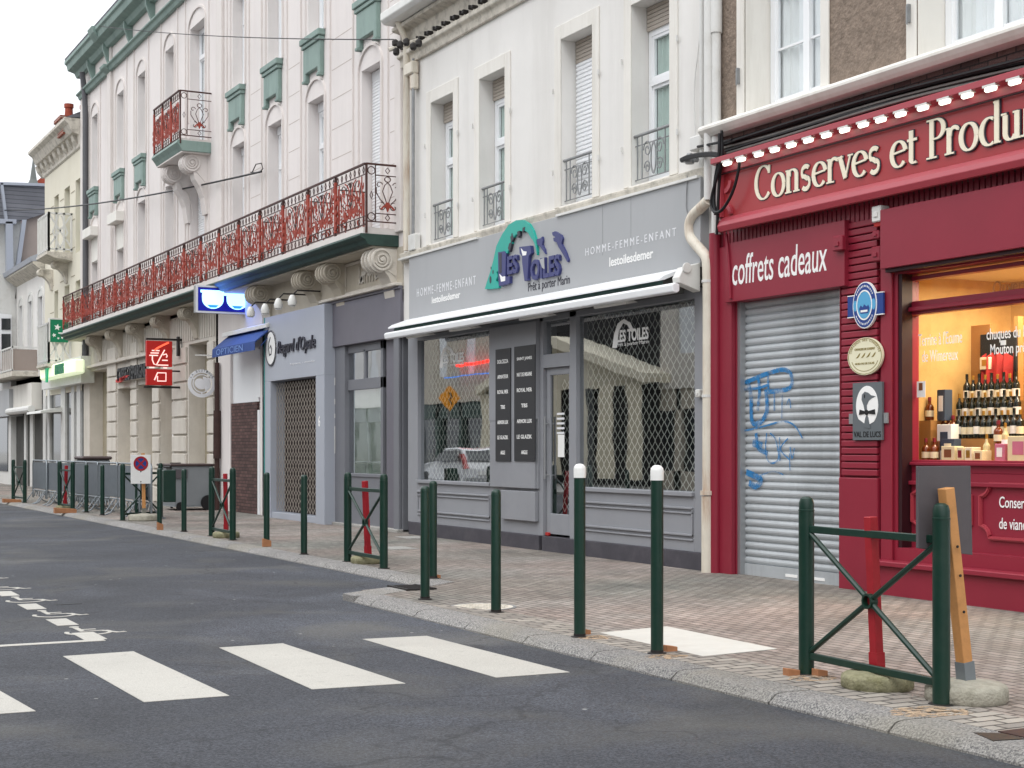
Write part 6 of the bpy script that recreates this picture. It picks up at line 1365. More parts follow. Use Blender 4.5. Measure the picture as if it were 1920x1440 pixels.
# ================================================================ YELLOW BUILDING WITH THE GREEN BANK
ya_,yb_=y1+.02,yf(84)
yw=thing('yellow_building','narrow pale yellow building with white balcony above the green bank','building',(D,yb_,0))
zt=zf(150,235)
hs=[]
for l,r,t,b in ((103,110,312,430),(122,131,292,425),(143,152,278,405),(103,109,508,600),(122,130,500,600),(143,151,487,590)): hs.append((yf(r),yf(l)+.1,zf(l,b),zf(l,t)))
for i in range(3): a=hs[i]; hs[i]=(a[0],a[1],7.6,9.9); a=hs[i+3]; hs[i+3]=(a[0],a[1],4.9,6.7)
mb=MB(); mb.wall(D,ya_,yb_,3.2,zt,hs,.35); mb.build('wall','yellow_render',yw)
body('interior','dark_interior',yw,ya_,yb_,zt-.1,D+.6)
for h in hs: window(yw,h[0],h[1],h[2],h[3],D+.3,None,False,0,m='ochre_stone',curtain=None,pm='pale_glass_film')
mb=MB(); mb.py_([(D,zt-.75),(D-.06,zt-.7),(D-.1,zt-.35),(D-.3,zt-.3),(D-.42,zt-.05),(D-.55,zt+.05),(D-.55,zt+.15),(D,zt+.2)],ya_,yb_+.1)
for k in range(9): y=ya_+.3+k*.75; mb.py_([(D,zt-.7),(D-.18,zt-.5),(D-.25,zt-.3),(D,zt-.3)],y,y+.35)
mb.build('cornice','worn_stone',yw,bevel=.01)
mb=MB(); mb.py_([(D-.5,zt+.15),(D+2,zt+1.4),(D+6,zt+1.4),(D+6,zt+.15)],ya_,yb_); mb.build('roof','slate',yw)
mb=MB()
for h in hs:
    for k in range(3): mb.box(D-.012,D+.01,h[1]+.1,h[1]+.7,h[2]+.2+k*.9,h[2]+.22+k*.9)
mb.build('wall_joint','ochre_stone',yw)
# chimney
Yc=ya_+.8; x0,x1=ax(118,Yc),ax(153,Yc)+.3; z1=az(135,222,Yc); z0=zt
mb=MB(); mb.box(x0,x1,Yc,Yc+.9,z0-.2,z1-.05); mb.box(x0-.06,x1+.05,Yc-.06,Yc+.96,z1-.25,z1-.05); mb.box(x0-.1,x1+.1,Yc-.1,Yc+1,z1-.05,z1+.06); ch=mb.build('chimney','chimney_brick',yw)
mb=MB()
for f_ in (.3,.85): mb.lathe([(.14,0),(.12,.35),(.15,.36),(.15,.48)],(x0+(x1-x0)*f_,Yc+.4,z1+.05),12)
mb.build('chimney_pot','roof_red',ch)
# white balcony
def wbalc(ya,px_corner,px_far,top,bot,name,label=None,m='white_metal'):
    X0=ax(px_corner,ya); yfar=yf(px_far,X0); z1=az(px_corner,top,ya); z0=az(px_corner,bot,ya)
    mb=MB(); mb.py_([(D,z0-.28),(X0+.2,z0-.2),(X0-.03,z0-.1),(X0-.03,z0-.02),(D,z0-.02)],ya,yfar); b=mb.build('balcony','worn_stone',yw)
    mb=MB(); w_=.035
    mb.box(X0,X0+.07,ya,yfar,z1-.06,z1); mb.box(X0,X0+.07,ya,yfar,z0+.05,z0+.1); mb.box(X0,D,ya,ya+.07,z1-.06,z1); mb.box(X0,D,ya,ya+.07,z0+.05,z0+.1)
    n=7
    for k in range(n+1): y=ya+(yfar-ya-.06)*k/n; mb.box(X0,X0+.06,y,y+.06,z0,z1)
    for k in range(4): x=X0+(D-X0-.06)*k/3; mb.box(x,x+.06,ya,ya+.06,z0,z1)
    fr=FRT(X0,ya+.03,z0); L=D-X0; hh=z1-z0
    for P in ([(.0,.1),(L,hh)],[(0,hh),(L,.1)],[(L/2,.1),(L*.2,hh/2),(L/2,hh),(L*.8,hh/2),(L/2,.1)]): mb.stroke(fr,P,.05,-.02,.02)
    mb.build('railing',m,b)
    return X0,z0,z1
wbalc(yf(136),90,70,397,470,'b')
for p in (128,100): corbel(ax(95,yf(136))+.2,D,az(90,470,yf(136))-.22,.7,yf(p)+.2,.3,yw,'worn_stone',vol=.12)
X0,z0,z1=wbalc(yf(134),90,70,604,680,'b',m='pvc_grey')
# green sign
Yg=yf(134)-.12; o,x0,x1,z0,z1=proj('projecting_sign','green square bank sign with white stars in an arc beside the yellow building',94,128,600,642,Yg,m='bank_green')
fr=FRT(x0,Yg,z0); s=x1-x0; q=z1-z0; mb=MB()
def star(cx,cy,r,rot=0): return [(cx+(r if k%2==0 else r*.42)*math.cos(R(90+rot+k*36)),cy+(r if k%2==0 else r*.42)*math.sin(R(90+rot+k*36))) for k in range(10)]
mb.poly(fr,star(s*.40,q*.66,s*.20,-10),0,.01); mb.poly(fr,star(s*.22,q*.30,s*.13,15),0,.01); mb.poly(fr,star(s*.45,q*.17,s*.08,30),0,.01); mb.poly(fr,star(s*.66,q*.20,s*.08,50),0,.01); mb.rect(fr,s*.45,s*.72,q*.38,q*.43,0,.008); mb.build('stars','white_letter',o)
mb=MB(); mb.box(x0-.03,x1+.03,Yg-.01,Yg+.14,z1,z1+.05); mb.box(x0-.03,x0,Yg-.01,Yg+.14,z0,z1); mb.build('frame','white_metal',o)
# bank fascia and lit sign
XS_=D-.3; zf1=zf(148,668,XS_); zf0_=zf(148,712,XS_)
bf=thing('shop_fascia_sign','glowing pale yellow green bank sign with white bird shape on a grey fascia','shop sign',(XS_,yf(80,XS_),zf0_)); mb=MB(); mb.box(XS_,D+.1,yf(152,XS_),yf(78,XS_),zf0_-.1,zf1); mb.build('fascia','pvc_grey',bf)
Xl=D-.62; mb=MB(); mb.box(Xl,XS_,yf(139,Xl),yf(75,Xl),zf(110,712,Xl)+.1,zf(110,680,Xl)); mb.build('light_box','bank_light',bf,bevel=.05)
fr=FAC(Xl-.0,0,0); mb=MB(); yq_=yf(88,Xl); zq=zf(88,700,Xl); f2=FAC(Xl,yq_,zq); mb.poly(f2,[(-.1,.3),(.1,.55),(.5,.65),(.3,.4),(.6,.2),(.3,.1),(.2,-.3),(.0,-.3)],0,.05); mb.build('bird','bank_lightgreen',bf)
yt=yf(104,Xl); text('BNP PARIBAS',FAC(Xl-.0,yt,zf(110,702,Xl)),yt-yf(120,Xl),.32,'bank_green',bf,fat=.02,th=.03)
mb=MB(); gl_,gr_=yb_,ya_
mb.box(D+.1,D+.3,ya_,yb_,0,zf0_)
mb.build('bank_front','dark_interior',yw)
mb=MB()
for p,w_ in ((84,.25),(92,.2),(119,.35),(137,.22),(148,.28)): mb.cut(); y=yf(p); mb.box(D-.02,D+.15,y-w_,y+w_,0,zf0_)
mb.box(D-.0,D+.14,ya_,yb_,0,.5); mb.build('bank_pillar','pvc_grey',yw)
mb=MB(); mb.box(D+.05,D+.06,ya_,yb_,.5,zf0_-.1); mb.build('bank_pane','car_glass',yw)
mb=MB(); y=yf(100,D-.5); mb.py_([(D,2.75),(D-.7,2.62),(D-.72,2.55),(D,2.6)],yf(118),yf(90)); mb.build('door_canopy','white_metal',yw)
# grey downpipe between pale and yellow building
mb=MB(); X=D-.12; y=yf(160,X); mb.tube([(X-.1,y,12.9),(X,y+.1,12.3),(X,y,11.6),(X,y,3.4)],.085,10); mb.build('drainpipe','grey_pipe',None,smooth=True,label='dark grey drainpipe between the pale building and the yellow building',cat='drainpipe')
# ================================================================ CREAM HOUSE WITH ARCHED BLUE SHUTTERS, AND SLATE-ROOFED HOUSE
Yn,Yf_=yb_+.02,yf(31)
ch_=thing('cream_house','small cream house with three arched blue-grey shutters','building',(D,Yf_,0))
ze=zf(50,508); hs=[]
for l,r in ((37,43),(54,61),(73,81)): hs.append((yf(r),yf(l),zf(55,690),zf(55,552)))
for i,h in enumerate(hs): hs[i]=(h[0],h[1],4.6,6.75)
mb=MB(); mb.wall(D,Yn,Yf_,3,ze,hs,.15); mb.build('wall','cream_render',ch_); body('interior','dark_interior',ch_,Yn,Yf_,ze-.05,D+.5)
for h in hs:
    s_=MB(); s_.box(D+.1,D+.14,h[0],h[1],h[2],h[3]); s_.build('shutter','curtain_green' if 0 else 'light_grey_panel',ch_)
mb=MB()
for h in hs:
    mb.cut(); fr=FR((D,(h[0]+h[1])/2,h[3]),(0,1,0),(0,0,1),(-1,0,0)); q=(h[1]-h[0])/2+.08
    mb.stroke(fr,[(q,-2.1),(q,0)]+[(q*math.cos(R(t)),.3*math.sin(R(t))) for t in range(15,180,15)]+[(-q,0),(-q,-2.1)],.12,-.01,.04); mb.poly(fr,[(q*math.cos(R(t)),.3*math.sin(R(t))) for t in range(0,181,20)],-.01,.02)
mb.build('window_moulding','white_metal',ch_)
mb=MB(); mb.py_([(D,ze-.4),(D-.15,ze-.3),(D-.4,ze-.12),(D-.4,ze-.04),(D,ze)],Yn,Yf_); mb.build('eave','worn_stone',ch_); mb=MB(); mb.py_([(D-.45,ze-.05),(D-.5,ze+.1),(D+.9,ze+.75),(D+6,ze+.9),(D+6,ze-.05)],Yn,Yf_+.1); mb.build('roof','light_grey_panel',ch_)
mb=MB(); X=D-.9; yq1=yf(58,X); mb.box(X,D,yf(62,D)-1.,yf(0,X)+4,3.95,4.12); mb.build('balcony_slab','worn_stone',ch_)
rl=MB(); yy=yf(62,D)-1.; 
rl.box(X,X+.05,yy,yf(0,X)+4,4.95,5.0); rl.box(X,D,yy,yy+.05,4.95,5.0); rl.box(X,X+.05,yy,yf(0,X)+4,4.15,4.2)
for k in range(34): rl.box(X,X+.03,yy+k*.45,yy+k*.45+.03,4.15,4.95)
rl.build('balcony_railing','white_metal',ch_); mb=MB(); mb.box(X+.06,D,yy+.03,yy+.05,4.15,4.9); mb.box(X+.05,X+.07,yy,yy+2.6,4.15,4.9); mb.build('balcony_screen','taupe',ch_)
mb=MB(); mb.box(X+.04,X+.06,yy+3,yy+7,4.15,4.8); mb.build('balcony_cloth','rust_red',ch_)
mb=MB(); mb.box(D,D+.4,Yn,Yf_+12,0,3.95); mb.build('ground_floor','mid_interior',ch_)
mb=MB()
for p,w_ in ((62,.3),(50,.2),(27,.4),(8,.5),(17,.2)): mb.cut(); y=yf(p); mb.box(D-.06,D+.1,y-w_,y+w_,0,3.2)
mb.build('pillar','pvc_grey',ch_)
mb=MB(); mb.box(D-.35,D,yf(62,D-.3),yf(20,D-.3),2.75,3.7); mb.build('shop_fascia','cream_trim',ch_); mb=MB(); mb.tube([(D-.5,yf(59,D-.5),2.75),(D-.5,yf(16,D-.5),2.75)],.13,10); mb.build('awning_roll','white_metal',ch_)
mb=MB(); mb.box(D-.5,D,yf(17,D-.5),yf(17,D-.5)+5,2.6,3.6); mb.build('shop_fascia','grey_fascia',ch_)
# slate house behind
Y3=Yf_+.05
sh3=thing('slate_house','tall house with blue-grey slate roof and taupe gable wall beyond the cream house','building',(D,Y3,0))
def pp(l,Yp): return [(ax(a,Yp),az(a,b,Yp)) for a,b in l]
mb=MB(); mb.py_(pp([(28,560),(48,412),(90,383),(90,560)],Y3),Y3,Y3+.3); mb.build('gable_wall','taupe',sh3)
mb=MB(); mb.py_(pp([(3,343),(90,346),(90,398),(48,412),(25,416),(14,412)],Y3-.2),Y3-.2,Y3-.05); mb.py_(pp([(-60,343),(3,343),(14,412),(-60,420)],Y3-.1),Y3-.1,Y3+6); mb.build('roof','slate',sh3)
mb=MB(); mb.py_(pp([(0,341),(90,344),(90,349),(0,346)],Y3-.3),Y3-.3,Y3-.1); mb.py_(pp([(1,343),(6,343),(15,414),(10,414)],Y3-.3),Y3-.3,Y3-.1); mb.py_(pp([(30,500),(42,412),(50,412),(38,500)],Y3-.3),Y3-.3,Y3-.1); mb.py_(pp([(10,416),(23,416),(25,520),(12,520)],Y3-.4),Y3-.5,Y3-.2); mb.py_(pp([(-60,408),(30,412),(30,420),(-60,418)],Y3-.4),Y3-.5,Y3-.2);mb.build('bargeboard','light_grey_panel',sh3)
mb=MB(); mb.py_(pp([(-80,418),(40,412),(33,690),(-80,700)],Y3),Y3+.05,Y3+.4); mb.box(D-.2,D+.2,Y3,Y3+14,0,10); mb.build('wall','pvc_grey',sh3)
mb=MB(); P=pp([(-30,585),(22,590),(22,690),(-30,695)],Y3-.1); mb.py_(P,Y3-.1,Y3); mb.build('bay_window','white_pvc',sh3)
mb=MB()
for l,r,t,b in ((3,20,597,618),(3,20,626,686)): mb.py_(pp([(l,t),(r,t),(r,b),(l,b)],Y3-.15),Y3-.14,Y3-.1)
mb.build('bay_pane','car_glass',sh3)
mb=MB()
for k in range(4):
    for z in (4.4,7.0): y=Y3+1.2+k*3.3; mb.cut(); mb.box(D-.22,D-.19,y,y+1.0,z,z+1.7)
mb.build('window','car_glass',sh3)
mb=MB()
for k in range(4):
    for z in (4.4,7.0): y=Y3+1.2+k*3.3; mb.cut(); mb.box(D-.27,D-.2,y-.1,y,z-.1,z+1.8); mb.box(D-.27,D-.2,y+1.,y+1.1,z-.1,z+1.8); mb.box(D-.27,D-.2,y,y+1.,z+1.7,z+1.8); mb.box(D-.3,D-.2,y,y+1.,z-.1,z); mb.box(D-.24,D-.22,y+.47,y+.53,z,z+1.7)
mb.build('window_frame','white_pvc',sh3)
mb=MB(); mb.box(D-.23,D-.2,Y3+.6,Y3+13,.5,2.6); mb.build('shop_glass','car_glass',sh3); mb=MB(); mb.box(D-.32,D-.2,Y3+.2,Y3+13.5,2.8,3.5); mb.build('shop_fascia','grey_mid',sh3); mb=MB(); mb.box(D-.4,D-.2,Y3,Y3+14,9.7,10.05); mb.build('eave','worn_stone',sh3)
# far spire and red roof
Yz=95; fs=thing('red_roof_house','far red tiled roof with small grey spire above the slate roof','building',(ax(70,Yz),Yz,0)); mb=MB(); mb.py_(pp([(62,345),(83,328),(110,328),(110,420),(62,420)],Yz),Yz,Yz+5); mb.build('roof','roof_red',fs); mb=MB(); z=az(62,345,Yz); mb.lathe([(.45,-2),(.40,0),(.2,.5),(.05,1.6),(.02,2.2)],(ax(63,Yz)-.1,Yz-.5,z-.3),10); mb.build('spire','spire_lead',fs)
# ================================================================ STREET FURNITURE
def cyl_post(mb,r,h,dome=True): mb.lathe([(r,0),(r,h-r*.9),(r*.93,h-r*.45),(r*.7,h-r*.15),(r*.3,h)],(0,0,0),18)
def bollard(h,white):
    o=thing('bollard','x','bollard',(0,0,0)); r=.043
    if white:
        mb=MB(); mb.lathe([(r,0),(r,h-.10)],(0,0,0),20); mb.build('post','_bollard_green',o,smooth=True)
        mb=MB(); mb.lathe([(r*1.06,h-.10),(r*1.06,h-.035),(r*.95,h-.015),(r*.6,h),(r*.2,h+.004)],(0,0,0),20); mb.build('white_cap','_bollard_white',o,smooth=True)
    else:
        mb=MB(); cyl_post(mb,r,h); mb.build('post','_bollard_green',o,smooth=True)
        mb=MB(); mb.lathe([(r*1.01,h-.055),(r*1.03,h-.052),(r*1.03,h-.048),(r*1.01,h-.045)],(0,0,0),20); mb.build('collar','_bollard_green',o)
    mb=MB(); mb.lathe([(r*1.55,0),(r*1.55,.008),(r*1.05,.012),(r*1.05,.03)],(0,0,0),16); mb.build('foot_plate','iron',o,smooth=True)
    return o
def base(px,py): x,y=gp(px,py,0); return (x,y,0)
bw=bollard(1.28,True); bw.location=base(1232,1226); bw['label']='white-capped green bollard on the near side of the white painted pavement patch'; bw['group']='tall white-capped bollards at the crossing'
o=dup(bw,base(1087,1195),'white-capped green bollard left of the white painted pavement patch',group='tall white-capped bollards at the crossing')
bg_=bollard(1.05,False); first=True
for px,py,lab in ((930,1149,'green bollard beside the round manhole cover'),(797,1124,'green bollard in front of its pair beside the kerb drain'),(812,1085,'green bollard just behind the one at the kerb drain'),(570,1040,'green bollard in front of the right end of the closed grille'),(500,1022,'green bollard with pale wooden foot in front of the teal post'),(345,997,'green bollard in front of the big grey bin'),(299,990,'green bollard with dark green box between the no-stopping sign and the grey bin'),(257,972,'green bollard hidden behind the no-stopping sign'),(192,966,'second green bollard left of the no-stopping sign, before the crowd barriers'),(162,961,'third green bollard left of the no-stopping sign, before the crowd barriers')):
    if first: bg_.location=base(px,py); o=bg_; first=False
    else: o=dup(bg_,base(px,py),lab,random.uniform(0,6))
    o['label']=lab; o['group']='plain green bollards along the kerb'
# dark green box on one bollard
x,y,_=base(308,985); mb=MB(); mb.box(x-.02,x+.20,y-.06,y+.12,.42,1.0-.0); mb.build('waste_box','_bollard_green',None,bevel=.01,label='dark green box fixed beside the green bollard near the grey bin',cat='box')
# cross barriers
def barrier(L,h=1.1):
    o=thing('cross_barrier','x','barrier',(0,0,0)); r=.048   # along local +x
    for x in (0,L):
        mb=MB(); mb.lathe([(r,0),(r,h-.09),(r*1.04,h-.088),(r*1.04,h-.08),(r*.97,h-.078),(r*.97,h-.04),(r*.8,h-.012),(r*.4,h)],(x,0,0),18); mb.build('post','_bollard_green',o,smooth=True)
    zt,zb=h-.20,.12
    for z in (zt,zb):
        mb=MB(); mb.box(r*.8,L-r*.8,-.014,.014,z-.022,z+.022); mb.build('rail','_bollard_green',o,bevel=.004)
    mb=MB(); c=Vector((L/2,0,(zt+zb)/2))
    for a in (Vector((r,0,zt-.03)),Vector((L-r,0,zt-.03)),Vector((r,0,zb+.03)),Vector((L-r,0,zb+.03))):
        d=(c-a).normalized(); mb.tube([a,c-d*.035],.017,8)
    mb.build('cross_brace','_bollard_green',o,smooth=True)
    mb=MB(); n=20; fr=FR(c,(1,0,0),(0,0,1),(0,-1,0)); mb.disc(fr,0,0,.045,.045,-.025,.025,n,r0=.72); mb.build('ring','_bollard_green',o)
    mb=MB()
    for x in (0,L): mb.lathe([(.07,0),(.07,.008),(r*1.05,.01)],(x,0,0),16)
    mb.build('foot_plate','iron',o); return o
def place_barrier(p,q,lab,o=None,h=1.1):
    a=Vector(base(*p)); b=Vector(base(*q)); L=(b-a).length; an=math.atan2(b.y-a.y,b.x-a.x)
    if o is None: o=barrier(L,h)
    else: o=dup(o,(0,0,0),'')
    o.location=a; o.rotation_euler=(0,0,an); o['label']=lab; o['group']='green cross barriers'; return o
b0=place_barrier((1512,1265),(1765,1322),'large green cross barrier nearest the camera in front of the red shop')
b1=place_barrier((652,1053),(718,1066),'green cross barrier with red post behind it, in front of the grey door shop',b0)
place_barrier((397,1005),(437,1013),'green cross barrier with red post behind it beside the grey bin',b0)
place_barrier((230,976),(258,974),'green cross barrier partly hidden by the no-stopping sign',b0)
place_barrier((112,955),(132,958),'green cross barrier with a red post in front of the left crowd barriers',b0)
place_barrier((25,940),(41,942),'farthest green cross barrier at the left edge of the photo',b0)
# red posts on concrete bases
def stand(m,h,w_,tx,base_m,label,name='temporary_post',cat='post',foot='_zinc',lean=(0,0),br=.21,bh=.09):
    o=thing(name,label,cat,(0,0,0))
    mb=MB(); prof=[(br*.95,0),(br*1.0,.015),(br*1.0,bh*.7),(br*.97,bh*.88),(br*.88,bh),(br*.5,bh+.004),(br*.2,bh+.02)]; mb.lathe(prof,(0,0,0),22); mb.build('concrete_base',base_m,o,smooth=True)
    dx,dy=lean; mb=MB(); mb.tube([(0,0,bh),(dx*.1,dy*.1,bh+.12)],w_*.62,4,True); mb.build('socket',foot,o)
    mb=MB(); mb.tube([(dx*.08,dy*.08,bh+.08),(dx,dy,h)],w_*.55,4,True); mb.build('stake',m,o,bevel=.003); return o
s0=stand('_red_post',1.0,.075,0,'_concrete_moss','red stake in a mossy round concrete base behind the nearest cross barrier',foot='_red_post',lean=(-.05,.0)); s0.location=base(1645,1290)
h0=.95
s1=dup(s0,base(690,1056),'red stake on a mossy concrete base behind the cross barrier by the grey door shop',.3); s2=dup(s0,base(424,1008),'red stake on a concrete base behind the cross barrier by the grey bin',1.); s3=dup(s0,base(122,955),'red stake behind the cross barrier at the left crowd barriers',2.)
# orange stake with sign seen from the back
sb_=stand('_orange_post',1.18,.085,0,'_concrete','orange stake in a round concrete base carrying a dark sign board seen from behind',name='temporary_sign',cat='sign',lean=(-.15,.0),foot='_galva',br=.225,bh=.10)
sb_.location=base(1812,1314)
mb=MB(); a=(-.22,0.03); fr=FR((-.34,.035,.80),(1,0,0),(0,0,1),(0,1,0)); mb.poly(fr,[(0,.05),(.40,.0),(.385,.50),(.0,.50)],0,.02); 
bd=mb.build('sign_board','_sign_back',sb_,bevel=.002); bd.location=(.05,.03,.0)
mb=MB()
for z in (.5,.7,.86): mb.lathe([(.008,0),(.008,.006)],(-.03-(z-.23)*.13,-.052,z),8,'y')
mb.build('bolt','iron',sb_)
# no-stopping sign
ns=stand('_orange_post',1.3,.075,0,'_concrete','white no-stopping sign with red and blue roundel on an orange stake among the crowd barriers',name='no_stopping_sign',cat='sign',lean=(-.02,0),br=.3,bh=.12); ns.location=base(270,976)
lx,ly,_=ns.location; d_=base(270,976); Yn_=d_[1]-.08
xa,xb=ax(245,Yn_)-d_[0],ax(282,Yn_)-d_[0]; zt_,zb_=az(262,853,Yn_),az(262,907,Yn_)
mb=MB(); mb.box(xa,xb,-.10,-.08,zb_,zt_); mb.build('sign_board','_bollard_white',ns,bevel=.003)
fr=FRT(xa,-.10,zb_); cx,cy=(xb-xa)/2,(zt_-zb_)*.70; r_=(xb-xa)*.37
MATS['_np_blue']=MATS['blue_plate']
mb=MB(); mb.disc(fr,cx,cy,r_*.99,r_*.99,0,.003,24); mb.build('blue_disc','blue_plate',ns)
mb=MB(); mb.disc(fr,cx,cy,r_,r_,.0,.006,28,r0=.74)
for s in (1,-1): mb.stroke(fr,[(cx-s*r_*.6,cy-r_*.6),(cx+s*r_*.6,cy+r_*.6)],r_*.22,.003,.0055 if s>0 else .0058)
mb.build('red_ring','_red_post',ns)
mb=MB(); mb.disc(fr,cx,(zt_-zb_)*.42,.012,.012,0,.004,8); mb.disc(fr,cx,.04,.012,.012,0,.004,8); mb.build('bolt','iron',ns)
# wedges and sand at the posts
def wedge(px,py,w_,lab,rot=0,h=.05,d=.06,dx=0,dy=0):
    x,y,_=base(px,py); o=thing('wooden_wedge',lab,'wedge',(x+dx,y+dy,0),rot=0)
    mb=MB(); X,Y_=x+dx,y+dy; mb.py_([(X-w_/2,0),(X+w_/2,0),(X+w_/2,h*.7),(X-w_/2,h)],Y_-d/2,Y_+d/2); mb.build('block','_wedge',o,bevel=.003); o.rotation_euler=(0,0,rot)
wedge(1484,1267,.09,'orange wooden wedge on the left of the nearest barrier\'s left post'); wedge(1537,1268,.08,'orange wooden wedge on the right of the nearest barrier\'s left post')
wedge(1256,1222,.09,'orange wooden wedge at the foot of the right white-capped bollard'); wedge(1098,1190,.06,'small brown wedge at the foot of the left white-capped bollard'); wedge(500,1025,.12,'pale wooden foot block under the bollard before the teal post',h=.12); wedge(300,994,.10,'pale wooden foot block under the bollard with the green box',h=.14)
wedge(818,1084,.08,'small wooden wedge at the foot of the rear paired bollard'); wedge(122,962,.45,'pair of orange blocks under the barrier by the left crowd barriers',h=.12,d=.2); wedge(22,942,.45,'pale orange block under the farthest barrier',h=.1,d=.2)
def sandpile(px,py,r,k=1.0,lab=''):
    x,y,_=base(px,py); mb=MB(); n=22; P=[]
    V=[(x,y,.014)]+[(x+r*(.8+.3*random.random())*math.cos(2*PI*i/n),y+r*k*(.8+.3*random.random())*math.sin(2*PI*i/n),.0045) for i in range(n)]
    mb.add(V,[(0,1+i,1+(i+1)%n) for i in range(n)]); mb.build('sand','sand',None,kind='stuff',label=lab,cat='sand')
for a in ((1250,1232,.16,.8,'loose sand round the foot of the right white-capped bollard'),(1115,1196,.14,1.,'loose sand right of the left white-capped bollard'),(1520,1272,.18,.8,'loose sand under the left post of the nearest barrier'),(1740,1335,.24,.7,'loose orange sand spread under the right post of the nearest barrier'),(1790,1338,.12,.7,'small sand patch by the base of the orange stake')): sandpile(*a)
# crowd barriers
def crowd():
    o=thing('crowd_barrier','x','barrier',(0,0,0)); L,h=2.0,1.08
    mb=MB(); mb.tube([(0,0,.12),(0,0,h-.08),(.08,0,h),(L-.08,0,h),(L,0,h-.08),(L,0,.12)],.021,8); mb.tube([(0,0,.32),(L,0,.32)],.017,8); mb.build('frame','_galva',o,smooth=True)
    mb=MB(); mb.box(.04,L-.04,-.006,.006,.36,h-.04); mb.build('panel','_barrier_panel',o)
    mb=MB(); n=6
    for i in range(n): x=.05+(L-.1)*i/n; q=(L-.1)/n; mb.tube([(x,0,.32),(x+q*.5,.0,.16),(x+q,0,.32)],.010,5)
    mb.build('lower_bars','_galva',o)
    for x in (.25,L-.25):
        mb=MB(); mb.tube([(x,-.32,.0),(x,-.2,.05),(x,0,.34),(x,.2,.05),(x,.32,.0)],.016,6); mb.build('foot','_galva',o)
    return o
cb=crowd(); cbs=[((62,943),(88,947)),((86,946),(108,950)),((108,950),(140,955)),((140,955),(163,958)),((163,958),(184,961)),((184,961),(221,966)),((221,966),(262,975)),((252,970),(284,976))]
for i,(p,q) in enumerate(cbs):
    a=Vector(base(p[0],p[1]-2)); b=Vector(base(q[0],q[1]-2)); an=math.atan2(b.y-a.y,b.x-a.x)
    o=cb if i==0 else dup(cb,(0,0,0),''); o.location=a+(0,0,0) if 0 else a; o.rotation_euler=(0,0,an)
    L=(b-a).length; o.scale=(L/2.0,1,1)
    o['label']=['leftmost grey crowd barrier in the row','grey crowd barrier second from the left of the row','grey crowd barrier behind the far cross barrier','grey crowd barrier behind the leftmost plain bollard','grey crowd barrier between two plain green bollards','grey crowd barrier left of the no-stopping sign','grey crowd barrier behind the no-stopping sign','rightmost grey crowd barrier right of the no-stopping sign'][i]; o['group']='grey crowd barriers before the bank'
# street bin
x,y,_=base(360,957); bn=thing('wheeled_bin','large grey four-wheeled bin with dark lid in front of the bank','bin',(x,y,0))
Xa_,Xb_=ax(322,y),ax(400,y); mb=MB(); h_=az(360,874,y)
mb.pz_([(0,0)]*0 or [(Xa_+.05,y-.0),(Xb_-.03,y),(Xb_-.03,y+1.1),(Xa_+.05,y+1.1)],.08,.10)
V=[(Xa_+.08,y+.04,.1),(Xb_-.06,y+.04,.1),(Xb_-.06,y+1.1,.1),(Xa_+.08,y+1.1,.1),(Xa_,y,h_),(Xb_,y,h_),(Xb_,y+1.15,h_),(Xa_,y+1.15,h_)]
mb.add(V,[(0,3,2,1),(4,5,6,7),(0,1,5,4),(1,2,6,5),(2,3,7,6),(3,0,4,7)]); mb.build('body','_bin_grey',bn,bevel=.03,seg=2)
mb=MB(); mb.box(Xa_-.04,Xb_+.04,y-.04,y+1.2,h_,h_+.05); mb.build('lid','_bin_lid',bn,bevel=.015)
mb=MB(); mb.lathe([(.06,-.03),(.17,-.03),(.17,.03),(.06,.03)],(Xb_-.12,y-.02,.17),18,'y'); mb.lathe([(.06,-.03),(.1,-.03),(.1,.03),(.06,.03)],(Xa_+.2,y-.0,.09),14,'y'); mb.build('wheel','_black',bn,smooth=True)
mb=MB(); mb.box(Xa_+.08,Xa_+.35,y-.02,y+.03,.72,.92); mb.build('label','_sign_back',bn); mb=MB(); mb.tube([(Xa_-.04,y-.05,h_-.02),(Xa_-.04,y+.5,h_-.02)],.025,8); mb.build('handle','_black',bn)
x,y,_=base(182,955); bn2=thing('wheeled_bin','second bin with a dark lid showing above the crowd barriers','bin',(x,y,0)); Xa_,Xb_=ax(157,y+1.5),ax(207,y+1.5); mb=MB(); mb.box(Xa_,Xb_,y+1.5,y+2.4,.1,az(180,862,y+1.5)); mb.build('body','_bin_grey',bn2,bevel=.03); mb=MB(); z=az(180,862,y+1.5); mb.box(Xa_-.04,Xb_+.04,y+1.45,y+2.45,z,z+.08); mb.build('lid','_bin_lid',bn2,bevel=.03)
x,y,_=base(278,945); mb=MB(); X=ax(275,y); 
# small dark posts near the bin
x,y,_=base(322,953); mb=MB(); mb.tube([(x,y,0),(x,y,1.0)],.03,8); mb.box(x-.03,x+.2,y-.05,y+.05,1.0,1.06); mb.build('hand_pole','_black',None,label='thin black pole left of the big grey bin',cat='pole')
